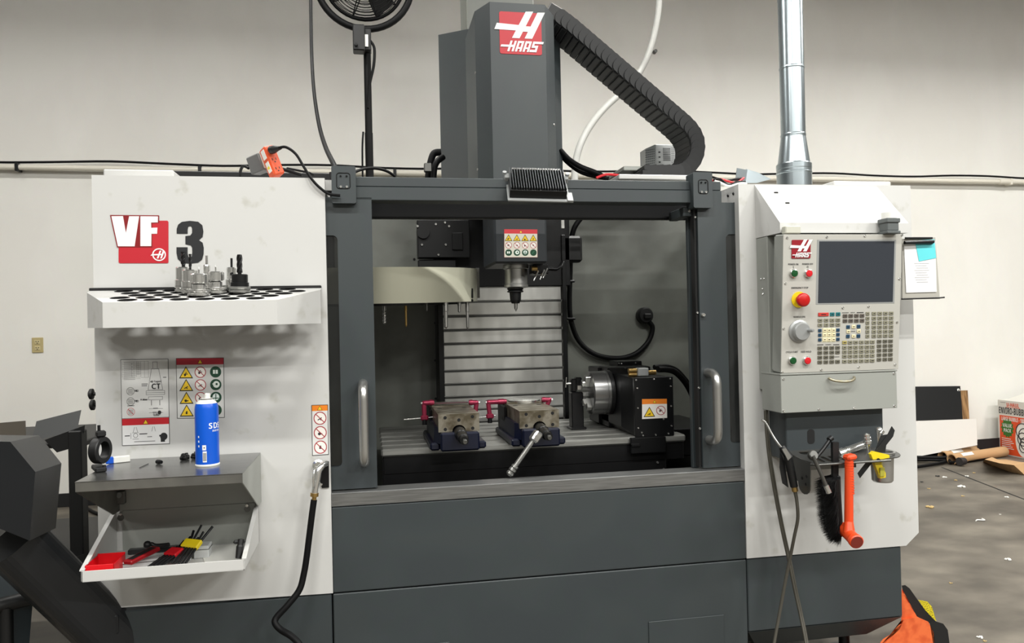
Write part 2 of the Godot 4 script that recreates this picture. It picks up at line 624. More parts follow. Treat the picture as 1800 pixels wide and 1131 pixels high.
	mat("void", Color(0.012, 0.013, 0.016), 0.8)

func build_setting() -> void:
	var b := Mesher.new()
	b.box(Vector3(-7, -0.15, -4.0), Vector3(10, 0, 10), 0.0)
	struct(b, "floor", mats.concrete, "stained grey concrete shop floor with scuffs and debris")
	b = Mesher.new()
	b.box(Vector3(-7, 0, -3.95), Vector3(10, 5.0, -3.75))
	struct(b, "wall_back", mats.wall_paint, "large off-white painted wall behind the milling machine")
	b = Mesher.new()
	b.box(Vector3(-7.0, 0, -3.75), Vector3(-6.8, 5.0, 10))
	struct(b, "wall_left", mats.far_wall, "off-white side wall left of the machine")
	b = Mesher.new()
	b.box(Vector3(9.8, 0, -3.75), Vector3(10.0, 5.0, 10))
	struct(b, "wall_right", mats.far_wall, "off-white side wall right of the machine")
	b = Mesher.new()
	b.box(Vector3(-6.8, 0, 9.8), Vector3(9.8, 5.0, 10))
	struct(b, "wall_front", mats.far_wall, "off-white wall behind the viewer")
	b = Mesher.new()
	b.box(Vector3(-7, 5.0, -4.0), Vector3(10, 5.15, 10))
	struct(b, "ceiling", mats.ceiling_paint, "pale flat ceiling above the shop")
	b = Mesher.new()
	b.box(Vector3(-6.8, 0, -3.75), Vector3(9.8, 0.1, -3.738), 0.003)
	struct(b, "baseboard_back", mats.black_rubber, "thin black baseboard along the foot of the back wall")
	# control joint in the slab


var mill: Node3D

func build_machine() -> void:
	mill = thing("milling_machine", "large white and dark grey milling machine with open doors before the white wall", "machine", Vector3(0.565, 0, -0.9))
	var W = mats.white_paint
	var D = mats.grey_paint
	# left cabinet face
	var b := Mesher.new()
	b.plate(PackedVector2Array([Vector2(-0.796, 1.741), Vector2(-0.127, 1.741), Vector2(-0.127, 0.4515), Vector2(-0.757, 0.4615), Vector2(-0.796, 0.492)]), 0.028, at_z(0))
	b.box(Vector3(-0.796, 0.492, -0.5), Vector3(-0.768, 1.741, -0.03))
	b.box(Vector3(-0.796, 1.715, -0.5), Vector3(-0.127, 1.741, -0.03))
	b.box(Vector3(-0.127, 1.708, -0.09), Vector3(-0.097, 1.741, -0.03))
	var lc := part(b, "cabinet_panel", W, mill, "white left cabinet panel with tool chart stickers")
	# right cabinet face with its returns
	b = Mesher.new()
	b.plate(PackedVector2Array([Vector2(1.2575, 1.739), Vector2(1.924, 1.742), Vector2(1.924, 0.494), Vector2(1.872, 0.451), Vector2(1.2575, 0.4525)]), 0.03, at_z(0))
	b.box(Vector3(1.894, 0.5, -0.5), Vector3(1.924, 1.74, -0.03))
	b.box(Vector3(1.2575, 1.715, -0.5), Vector3(1.924, 1.739, -0.03))
	b.box(Vector3(1.2575, 1.682, -0.17), Vector3(1.285, 1.739, -0.03))
	var rc := part(b, "cabinet_panel", W, mill, "white right cabinet panel beside the control")
	for z in [-0.035, -0.075]:
		bolt(Vector3(1.2575, 1.712, z), Vector3.LEFT, 0.005, 0.004, mats.black_steel, rc)
	# solid cabinet bodies behind the faces
	b = Mesher.new()
	b.box(Vector3(-0.79, 0.45, -2.0), Vector3(-0.45, 1.735, -0.5), 0.004)
	part(b, "side_housing", W, mill)
	b = Mesher.new()
	b.box(Vector3(1.68, 0.45, -2.0), Vector3(1.92, 1.735, -0.5), 0.004)
	part(b, "side_housing", W, mill)
	b = Mesher.new()
	b.box(Vector3(-0.8421, 1.60, -1.4), Vector3(-0.626, 1.8092, -0.25), 0.004)
	part(b, "rear_housing", W, mill)
	b = Mesher.new()
	b.box(Vector3(1.7007, 1.60, -1.2), Vector3(1.958 - 0.02, 1.7792, -0.12), 0.004)
	part(b, "rear_housing", W, mill)
	b = Mesher.new()
	b.box(Vector3(-0.8489, 1.55, -1.3), Vector3(-0.1538, 1.9962, -1.2), 0.004)
	part(b, "rear_panel", mats.black_steel, mill)
	# dark base
	for s in [[-0.740, -0.1315], [1.2600, 1.854]]:
		b = Mesher.new()
		b.box(Vector3(s[0], 0.199, -1.9), Vector3(s[1], 0.448, -0.004), 0.003)
		b.loft(PackedVector3Array([Vector3(s[0] + 0.0, 0.197, -1.9), Vector3(s[1], 0.197, -1.9), Vector3(s[1], 0.197, -0.006), Vector3(s[0], 0.197, -0.006)]), PackedVector3Array([Vector3(s[0] + 0.07, 0.11, -1.8), Vector3(s[1] - 0.085, 0.11, -1.8), Vector3(s[1] - 0.085, 0.11, -0.09), Vector3(s[0] + 0.07, 0.11, -0.09)]))
		part(b, "base_panel", D, mill)
	b = Mesher.new()
	b.box(Vector3(-0.1275, 0.16, -1.8), Vector3(1.2562, 0.4475, -0.002), 0.003)
	b.box(Vector3(-0.1, 0.11, -1.8), Vector3(1.2, 0.16, -0.06), 0.003)
	var cb := part(b, "base_panel", D, mill, "wide dark grey lower panel under the doors")
	b = Mesher.new()
	b.box(Vector3(0.898, 0.2719, 0) + Vector3(0, -0.12, -0.001), Vector3(1.1672, 0.2685, 0) + Vector3(0, 0, 0.002), 0.001)
	part(b, "access_cover", D, cb)
	b = Mesher.new()
	b.box(Vector3(0.0942, 0.2722, 0) + Vector3(0, -0.12, -0.001), Vector3(0.2307, 0.2662, 0) + Vector3(0, 0, 0.002), 0.001)
	part(b, "access_cover", D, cb)
	for x in [-0.66, -0.2, 0.3, 0.8, 1.33, 1.75]:
		for z in [-0.2, -1.7]:
			b = Mesher.new()
			b.lathe(Vector3(x, 0, z), Vector3.UP, PackedVector2Array([Vector2(0.055, 0), Vector2(0.055, 0.02), Vector2(0.02, 0.03), Vector2(0.02, 0.12)]), 16)
			part(b, "levelling_foot", mats.black_steel, mill)
	# apron below the doors and its steel sill
	b = Mesher.new()
	b.box(Vector3(-0.1265, 0.4515, -0.05), Vector3(1.2550, 0.7165, 0.0), 0.003)
	part(b, "apron_panel", D, mill)
	b = Mesher.new()
	b.box(Vector3(-0.1265, 0.7185, -0.062), Vector3(1.2555, 0.7605, 0.002), 0.002)
	b.box(Vector3(-0.1265, 0.7185, -0.12), Vector3(1.2555, 0.752, -0.062))
	part(b, "sill", mats.brushed_steel, mill)
	# header over the door opening, two steps
	b = Mesher.new()
	b.box(Vector3(-0.09, 1.678, -0.10), Vector3(1.21, 1.7215, -0.030), 0.002)
	part(b, "header_beam", D, mill)
	b = Mesher.new()
	b.box(Vector3(-0.09, 1.7225, -0.10), Vector3(1.21, 1.7535, -0.034), 0.002)
	part(b, "header_cap", D, mill)
	b = Mesher.new()
	b.box(Vector3(-0.12, 1.645, -0.23), Vector3(1.25, 1.735, -0.2), 0.002)
	part(b, "inner_header", mats.black_steel, mill)
	header_bracket(Vector3(-0.1062, 1.7806, 0), Vector3(-0.0317, 1.6838, 0), PackedVector2Array([Vector2(-0.0893, 1.7578), Vector2(-0.0494, 1.7584), Vector2(-0.0504, 1.7103), Vector2(-0.0903, 1.7099)]))
	header_bracket(Vector3(1.0948, 1.7794, 0), Vector3(1.1647, 1.6773, 0), PackedVector2Array([Vector2(1.1148, 1.7526), Vector2(1.1479, 1.753), Vector2(1.1467, 1.7063), Vector2(1.1136, 1.706)]))
	# door seal strips at the right edge
	b = Mesher.new()
	b.box(Vector3(1.1127, 0.753, -0.12), Vector3(1.1362, 1.672, -0.10), 0.002)
	part(b, "door_post", D, mill)
	decals_left(lc)
	# control mount: wedge-topped white housing that stands out of the right cabinet
	b = Mesher.new()
	var wx0 := 1.318
	var wx1: float = 1.7874
	var prof := [Vector2(1.738, 0.0), Vector2(1.585, 0.16), Vector2(1.552, 0.16), Vector2(1.552, 0.0)]
	var pa := PackedVector3Array()
	var pb := PackedVector3Array()
	for p in prof:
		pa.append(Vector3(wx0, p.x, p.y))
		pb.append(Vector3(wx1, p.x, p.y))
	b.loft(pa, pb)
	part(b, "control_mount", W, rc, "white sloped hood over the control")
	for q in [[0.22, 0.035], [0.5, 0.05]]:
		b = Mesher.new()
		var c := Vector3(wx0 + 0.025 + q[1], lerpf(1.738, 1.585, q[0]), 0.16 * q[0])
		b.obox(c, Vector3(0.016, 0.007, 0.006), Basis(Vector3.RIGHT, deg_to_rad(46)), 0.002)
		part(b, "slot", mats["void"], rc)
	b = Mesher.new()
	b.box(Vector3(wx0, 1.03, 0.0), Vector3(1.70, 1.551, 0.075), 0.003)
	var arm := part(b, "control_support", mats.pendant_grey, rc, "grey support column behind the control")
	for q in [[0.03, 1.41], [0.05, 1.41], [0.04, 1.375], [0.04, 1.358]]:
		bolt(Vector3(wx0, q[1], q[0]), Vector3.LEFT, 0.0035, 0.003, mats.chrome, arm)
	doors()

func header_bracket(tl: Vector3, br: Vector3, pocket: PackedVector2Array) -> void:
	var b := Mesher.new()
	b.plate(round_rect(tl.x, br.y - 0.02, br.x, tl.y, 0.006), 0.06, at_z(-0.004))
	var o := part(b, "header_bracket", mats.grey_paint, mill)
	# pressed rim round the bolt pocket
	b = Mesher.new()
	var lo := pocket[3]
	var hi := pocket[1]
	var rim := PackedVector3Array()
	for q in round_rect(lo.x, lo.y, hi.x, hi.y, 0.008):
		rim.append(Vector3(q.x, q.y, -0.0035))
	rim.append(rim[0])
	b.tube(rim, 0.0016, 6)
	part(b, "pocket_rim", mats.black_steel, o)
	for fx in [0.3, 0.75]:
		for fy in [0.1, 0.8]:
			bolt(Vector3(lerpf(lo.x, hi.x, fx), lerpf(lo.y, hi.y, fy), -0.004), Vector3.BACK, 0.0045 if fy < 0.5 else 0.003, 0.005, mats.chrome if fy < 0.5 else mats.black_steel, o)

func doors() -> void:
	var D = mats.grey_paint
	var tint := mat("smoked_glass", Color(0.12, 0.13, 0.13, 0.55), 0.08)
	tint.transparency = BaseMaterial3D.TRANSPARENCY_ALPHA
	# left sliding door
	var at := Vector3(-0.05, 0.762, -0.045)
	var d := thing("sliding_door", "dark grey sliding machine door with bar handle, beside the white tool panel", "door", at)
	cut_plate("door_panel", PackedVector2Array([Vector2(-0.3, 0.765), Vector2(0.0155, 0.765), Vector2(0.0155, 1.687), Vector2(-0.3, 1.687)]), [round_rect(-0.27, 0.8359, -0.0924, 1.5661, 0.016)], -0.030, 0.028, D, d)
	var b := Mesher.new()
	b.box(Vector3(-0.285, 0.8359 - 0.01, -0.05), Vector3(-0.0924 + 0.012, 1.5661 + 0.01, -0.046))
	part(b, "window_pane", tint, d)
	b = Mesher.new()
	b.box(Vector3(0.005, 0.765, -0.075), Vector3(0.0150, 1.684, -0.059), 0.002)
	part(b, "edge_seal", mats.black_rubber, d)
	handle(d, Vector3(-0.023, 1.0954, -0.03), Vector3(-0.028, 0.8525, -0.03))
	# right sliding door
	at = Vector3(1.18, 0.762, -0.045)
	d = thing("sliding_door", "dark grey sliding machine door with bar handle, beside the control", "door", at)
	cut_plate("door_panel", PackedVector2Array([Vector2(1.1195, 0.765), Vector2(1.45, 0.765), Vector2(1.45, 1.68), Vector2(1.1195, 1.68)]), [round_rect(1.2218, 0.8443, 1.42, 1.5701, 0.016)], -0.030, 0.028, D, d)
	b = Mesher.new()
	b.box(Vector3(1.2218 - 0.012, 0.8443 - 0.01, -0.05), Vector3(1.43, 1.5701 + 0.01, -0.046))
	part(b, "window_pane", tint, d)
	b = Mesher.new()
	b.box(Vector3(1.1105, 0.765, -0.075), Vector3(1.1190, 1.672, -0.04), 0.002)
	part(b, "edge_seal", mats.black_rubber, d)
	b = Mesher.new()
	b.box(Vector3(1.08, 1.636, -0.19), Vector3(1.112, 1.668, -0.06), 0.002)
	part(b, "door_bracket", D, d)
	bolt(Vector3(1.102, 1.654, -0.06), Vector3.BACK, 0.005, 0.004, mats.chrome, d)
	for y in [1.63, 1.3, 1.04, 0.9]:
		bolt(Vector3(1.1145, y, -0.04), Vector3.BACK, 0.0045, 0.004, mats.chrome, d)
	bolt(Vector3(1.1295, 1.2916, -0.03), Vector3.BACK, 0.007, 0.012, mats.chrome, d, "latch_pin")
	handle(d, Vector3(1.1424, 1.0934, -0.03), Vector3(1.144, 0.8621, -0.03))

func handle(door: Node3D, top: Vector3, foot: Vector3) -> void:
	foot.x = top.x
	var out := Vector3(0, 0, 0.072)
	var p := [top, top + out, foot + out, foot]
	var pts := PackedVector3Array([p[0]])
	var r := 0.045
	for i in [1, 2]:
		var a: Vector3 = (p[i - 1] - p[i]).normalized()
		var c: Vector3 = (p[i + 1] - p[i]).normalized()
		for k in 9:
			var u := k / 8.0
			pts.append(p[i] + a * r * (1.0 - u) * (1.0 - u) + c * r * u * u)
	pts.append(p[3])
	var b := Mesher.new()
	b.tube(pts, 0.0150, 16)
	part(b, "bar_handle", mats.steel, door, "satin steel bar handle")

# ---- emblem of two slanted strokes with a swept bar; square of side s at the top left corner o, u right, w down
func emblem(o: Vector3, u: Vector3, w: Vector3, under: Node3D, red: Material) -> void:
	var nz := u.cross(-w).normalized()
	var xf := Transform3D(Basis(u, -w, nz), o + nz * 0.002)
	var b := Mesher.new()
	b.plate(round_rect(0.0, -1.0, 1.0, 0.0, 0.05), 0.0015, xf)
	var sq := part(b, "emblem_square", red, under, "red square logo plate")
	b = Mesher.new()
	xf.origin += nz * 0.0012
	for poly in [
		[0.63, 0.02, 0.81, 0.03, 0.47, -0.62, 0.29, -0.62],
		[0.91, 0.01, 1.09, 0.02, 0.77, -0.62, 0.59, -0.62],
		[-0.06, -0.28, 0.50, -0.31, 0.44, -0.44, -0.12, -0.43],
		[0.48, -0.33, 0.78, -0.33, 0.72, -0.46, 0.42, -0.46],
	]:
		xf.origin += nz * 0.00012
		shape(b, poly, xf)
	# slanted word of four letters
	var k := 0.34
	var y0 := -0.94
	var h := 0.255
	var bars := []
	var x := 0.17
	bars += [[x, 0.0, x + 0.05, 1.0], [x + 0.10, 0.0, x + 0.15, 1.0], [x, 0.4, x + 0.15, 0.62]]
	for a in [x + 0.18, x + 0.36]:
		bars += [[a, 0.0, a + 0.05, 1.0], [a + 0.10, 0.0, a + 0.15, 1.0], [a, 0.8, a + 0.15, 1.0], [a + 0.02, 0.26, a + 0.13, 0.42]]
	var sx := x + 0.54
	bars += [[sx, 0.78, sx + 0.25, 1.0], [sx, 0.4, sx + 0.05, 1.0], [sx, 0.4, sx + 0.15, 0.62], [sx + 0.10, 0.0, sx + 0.15, 0.5], [sx - 0.02, 0.0, sx + 0.15, 0.22]]
	bars += [[-0.02, 0.4, x, 0.6]]
	for q in bars:
		var lo: float = y0 + q[1] * h
		var hi: float = y0 + q[3] * h
		var s0: float = q[1] * h * k
		var s1: float = q[3] * h * k
		xf.origin += nz * 0.00005
		shape(b, [q[0] + s0, lo, q[2] + s0, lo, q[2] + s1, hi, q[0] + s1, hi], xf)
	part(b, "emblem_lettering", mats.decal_white, under)

func shape(b: Mesher, f: Array, xf: Transform3D, t := 0.001) -> void:
	var p := PackedVector2Array()
	for i in range(0, f.size(), 2):
		p.append(Vector2(f[i], f[i + 1]))
	b.plate(p, t, xf)

func decals_left(lc: Node3D) -> void:
	var z := 0.0016
	# model badge: red square, block letters V and F with a dark red outline, round emblem, large 3
	var b := Mesher.new()
	b.plate(PackedVector2Array([Vector2(-0.7206, 1.6051), Vector2(-0.588, 1.6066), Vector2(-0.585, 1.6034), Vector2(-0.5872, 1.4817), Vector2(-0.5898, 1.479), Vector2(-0.7228, 1.4799), Vector2(-0.7258, 1.4826), Vector2(-0.7249, 1.5309)]), 0.0015, at_z(z))
	part(b, "badge_square", mats.logo_red, lc)
	b = Mesher.new()
	b.plate(PackedVector2Array([Vector2(-0.7467, 1.6227), Vector2(-0.6106, 1.6223), Vector2(-0.611, 1.6), Vector2(-0.6303, 1.5978), Vector2(-0.6316, 1.5264), Vector2(-0.729, 1.5266)]), 0.0008, at_z(z + 0.0006))
	part(b, "badge_outline", mats.dark_red, lc)
	b = Mesher.new()
	b.plate(PackedVector2Array([Vector2(-0.7428, 1.619), Vector2(-0.7109, 1.6196), Vector2(-0.7038, 1.5696), Vector2(-0.6939, 1.6192), Vector2(-0.6662, 1.6193), Vector2(-0.6804, 1.5297), Vector2(-0.7264, 1.5299)]), 0.0008, at_z(z + 0.0012))
	b.plate(PackedVector2Array([Vector2(-0.6627, 1.6193), Vector2(-0.6137, 1.619), Vector2(-0.6145, 1.6011), Vector2(-0.6333, 1.6005), Vector2(-0.6331, 1.5848), Vector2(-0.6158, 1.5854), Vector2(-0.6172, 1.567), Vector2(-0.6329, 1.567), Vector2(-0.634, 1.5302), Vector2(-0.6643, 1.5302)]), 0.0008, at_z(z + 0.0012))
	part(b, "badge_letters", mats.decal_white, lc)
	b = Mesher.new()
	b.plate(PackedVector2Array([Vector2(-0.5621, 1.5675), Vector2(-0.5619, 1.5822), Vector2(-0.5575, 1.5948), Vector2(-0.5471, 1.603), Vector2(-0.524, 1.6063), Vector2(-0.5008, 1.6036), Vector2(-0.4891, 1.5933), Vector2(-0.4863, 1.5741), Vector2(-0.4887, 1.5577), Vector2(-0.4993, 1.5479), Vector2(-0.4891, 1.5402), Vector2(-0.4862, 1.5249), Vector2(-0.4871, 1.5057), Vector2(-0.4916, 1.4893), Vector2(-0.5031, 1.4801), Vector2(-0.5264, 1.477), Vector2(-0.5494, 1.4804), Vector2(-0.5605, 1.4913), Vector2(-0.5637, 1.5088), Vector2(-0.5634, 1.5267), Vector2(-0.5321, 1.5266), Vector2(-0.5325, 1.5086), Vector2(-0.5301, 1.4977), Vector2(-0.526, 1.4961), Vector2(-0.5208, 1.4988), Vector2(-0.519, 1.5113), Vector2(-0.5193, 1.525), Vector2(-0.5228, 1.5321), Vector2(-0.5381, 1.5359), Vector2(-0.5377, 1.5604), Vector2(-0.5237, 1.5621), Vector2(-0.5185, 1.5697), Vector2(-0.5182, 1.5823), Vector2(-0.5207, 1.5894), Vector2(-0.5242, 1.5905), Vector2(-0.5294, 1.5883), Vector2(-0.5311, 1.5795), Vector2(-0.5314, 1.5675)]), 0.0008, at_z(z))
	part(b, "numeral", mats.ink, lc, "large black numeral 3")
	# round emblem
	b = Mesher.new()
	var c: Vector3 = Vector3(-0.6127, 1.5046, 0)
	var r: float = 0.0192
	var ring := PackedVector2Array()
	for i in 33:
		ring.append(Vector2(cos(TAU * i / 32), sin(TAU * i / 32)))
	for i in 32:
		var o := Vector2(c.x, c.y)
		b.plate(PackedVector2Array([o + ring[i] * r, o + ring[i + 1] * r, o + ring[i + 1] * r * 0.82, o + ring[i] * r * 0.82]), 0.0008, at_z(z + 0.001))
	var xf := Transform3D(Basis().scaled(Vector3(r, r, r)), Vector3(c.x, c.y, z + 0.001))
	for f in [[-0.35, -0.6, -0.1, -0.6, 0.35, 0.62, 0.1, 0.62], [0.15, -0.6, 0.4, -0.6, 0.8, 0.5, 0.55, 0.62], [-1.25, -0.15, -0.1, -0.1, 0.0, 0.12, -1.05, 0.08], [0.0, -0.1, 0.5, -0.1, 0.58, 0.12, 0.08, 0.12]]:
		xf.origin.z += 0.0001
		shape(b, f, xf, 0.0008)
	part(b, "badge_emblem", mats.decal_white, lc)
	# tool taper chart
	var p := Pic.new(340, 600, Color(0.83, 0.83, 0.82))
	var k := Color(0.12, 0.12, 0.13)
	p.frame(0, 0, 340, 600, 3, k)
	for row in 12:
		var y := 14 + row * 11
		p.rect(10, y, 100 if row < 10 else 130, 1.0, k)
		p.rect(22, y + 5, 52 + (row * 37) % 24, 2.0, Color(0.3, 0.3, 0.3))
		p.rect(84, y + 5, 18, 2.0, Color(0.3, 0.3, 0.3))
		if row < 9:
			p.rect(112, y + 5, 22, 2.0, Color(0.35, 0.35, 0.35))
			p.rect(110, y, 32, 1.0, k)
	for x in [10, 78, 110, 142]:
		p.rect(x, 14, 1, 110, k)
	for y in [14, 76, 128]:
		p.rect(142, y, 56, 1, k)
	for x in [168, 196]:
		p.rect(x, 14, 1, 114, k)
	for i in 3:
		p.disc(66, 222 + i * 72, 28, k if i < 2 else Color(0.7, 0.1, 0.15))
		p.disc(66, 222 + i * 72, 25.5, Color(0.8, 0.8, 0.79))
		for j in 4:
			p.rect(48, 208 + i * 72 + j * 9, 36, 3, Color(0.35, 0.35, 0.35))
		if i < 2:
			p.frame(104, 214 + i * 72, 18, 14, 3, Color(0.25, 0.25, 0.25))
	p.line(Vector2(48, 348), Vector2(84, 384), 4, Color(0.7, 0.1, 0.15))
	p.rect(42, 322, 50, 4, k)
	# taper drawing
	for s in [-1.0, 1.0]:
		p.line(Vector2(244 + s * 16, 20), Vector2(244 + s * 16, 66), 2, k)
		p.line(Vector2(244 + s * 26, 70), Vector2(244 + s * 52, 216), 2.4, k)
		p.line(Vector2(244 + s * 66, 222), Vector2(244 + s * 66, 252), 2.4, k)
		p.line(Vector2(244 + s * 50, 264), Vector2(244 + s * 50, 286), 2.4, k)
		p.line(Vector2(244 + s * 30, 290), Vector2(244 + s * 30, 326), 3, k)
	p.rect(216, 68, 56, 2.5, k)
	p.rect(226, 20, 36, 2.5, k)
	p.rect(190, 216, 108, 2.5, k)
	p.rect(178, 222, 132, 2.5, k)
	p.rect(178, 236, 132, 2.5, k)
	p.rect(178, 250, 132, 2.5, k)
	p.rect(194, 264, 100, 2.5, k)
	p.rect(194, 286, 100, 2.5, k)
	for y in [348, 376]:
		p.rect(196, y, 100, 2, k)
	p.disc(270, 376, 13, k)
	for q in [[146, 172, 44], [146, 184, 40], [150, 284, 34], [226, 344, 34], [222, 372, 30], [228, 396, 40], [300, 128, 24]]:
		p.rect(q[0], q[1], q[2], 5, Color(0.3, 0.3, 0.3))
	p.rect(3, 414, 334, 46, Color(0.75, 0.1, 0.15))
	p.rect(3, 410, 334, 3, k)
	p.triangle(170, 440, 19)
	p.rect(3, 460, 334, 137, Color(0.9, 0.9, 0.9))
	for s in [-1.0, 1.0]:
		p.line(Vector2(96 + s * 6, 474), Vector2(96 + s * 16, 510), 2, k)
		p.line(Vector2(226 + s * 5, 474), Vector2(226 + s * 13, 508), 2, k)
	p.disc(96, 532, 16, k, 13.5)
	p.rect(74, 512, 44, 2, k)
	p.rect(74, 556, 44, 2, k)
	p.rect(62, 514, 2, 42, k)
	p.rect(20, 530, 36, 6, k)
	p.rect(124, 520, 56, 6, k)
	p.line(Vector2(180, 544), Vector2(214, 544), 6, Color(0.5, 0.5, 0.5))
	p.rect(86, 574, 150, 4, Color(0.3, 0.3, 0.3))
	p.disc(298, 546, 26, k)
	p.rect(276, 560, 30, 24, k)
	p.rect(266, 534, 14, 12, k)
	sticker(p, "tool_chart", PackedVector3Array([Vector3(-0.7258, 1.194, 0), Vector3(-0.5929, 1.1926, 0), Vector3(-0.5935, 0.9381, 0), Vector3(-0.7257, 0.9387, 0)]), Vector3.BACK, lc, "grey tool taper chart with a red warning band")
	b = Mesher.new()
	var tc: Vector3 = Vector3(-0.6289, 1.1114, 0.0022)
	b.text("CT", 0.016, 0.0, Transform3D(Basis(), tc))
	b.text("40 Taper", 0.0055, 0.0, Transform3D(Basis(), tc + Vector3(0, 0.0145, 0)))
	b.text("A Max", 0.005, 0.0, Transform3D(Basis(), tc + Vector3(-0.034, -0.038, 0)))
	b.text("D Max", 0.005, 0.0, Transform3D(Basis(), tc + Vector3(0.001, -0.083, 0)))
	b.text("OK", 0.005, 0.0, Transform3D(Basis(), tc + Vector3(-0.056, -0.011, 0)))
	b.text("OK", 0.005, 0.0, Transform3D(Basis(), tc + Vector3(-0.056, -0.041, 0)))
	part(b, "chart_lettering", mats.ink, lc)
	# warning chart of three columns
	p = Pic.new(330, 416, Color(0.80, 0.80, 0.79))
	p.rect(0, 0, 330, 46, Color(0.70, 0.13, 0.2))
	p.frame(0, 0, 330, 416, 3, k)
	p.triangle(165, 26, 17)
	for i in 4:
		p.warn(67, 102 + i * 88, 46, i)
		p.forbid(165, 98 + i * 88, 39, i)
		p.must(271, 98 + i * 88, 39, i)
	sticker(p, "warning_chart", PackedVector3Array([Vector3(-0.5712, 1.1936, 0), Vector3(-0.4349, 1.1914, 0), Vector3(-0.4359, 1.0095, 0), Vector3(-0.5713, 1.0128, 0)]), Vector3.BACK, lc, "warning chart with yellow, red and green symbols under a red band")
	# narrow orange topped warning
	p = Pic.new(100, 300, Color(0.85, 0.85, 0.84))
	p.rect(0, 0, 100, 36, Color(0.9, 0.5, 0.1))
	p.frame(0, 0, 100, 300, 3, k)
	p.triangle(50, 20, 15)
	for i in 3:
		p.forbid(50, 80 + i * 86, 39, i + 1)
	sticker(p, "warning_strip", PackedVector3Array([Vector3(-0.1803, 1.0371, 0), Vector3(-0.1306, 1.0369, 0), Vector3(-0.1311, 0.8816, 0), Vector3(-0.1808, 0.8807, 0)]), Vector3.BACK, lc, "narrow warning strip with orange head and three crossed-out symbols")


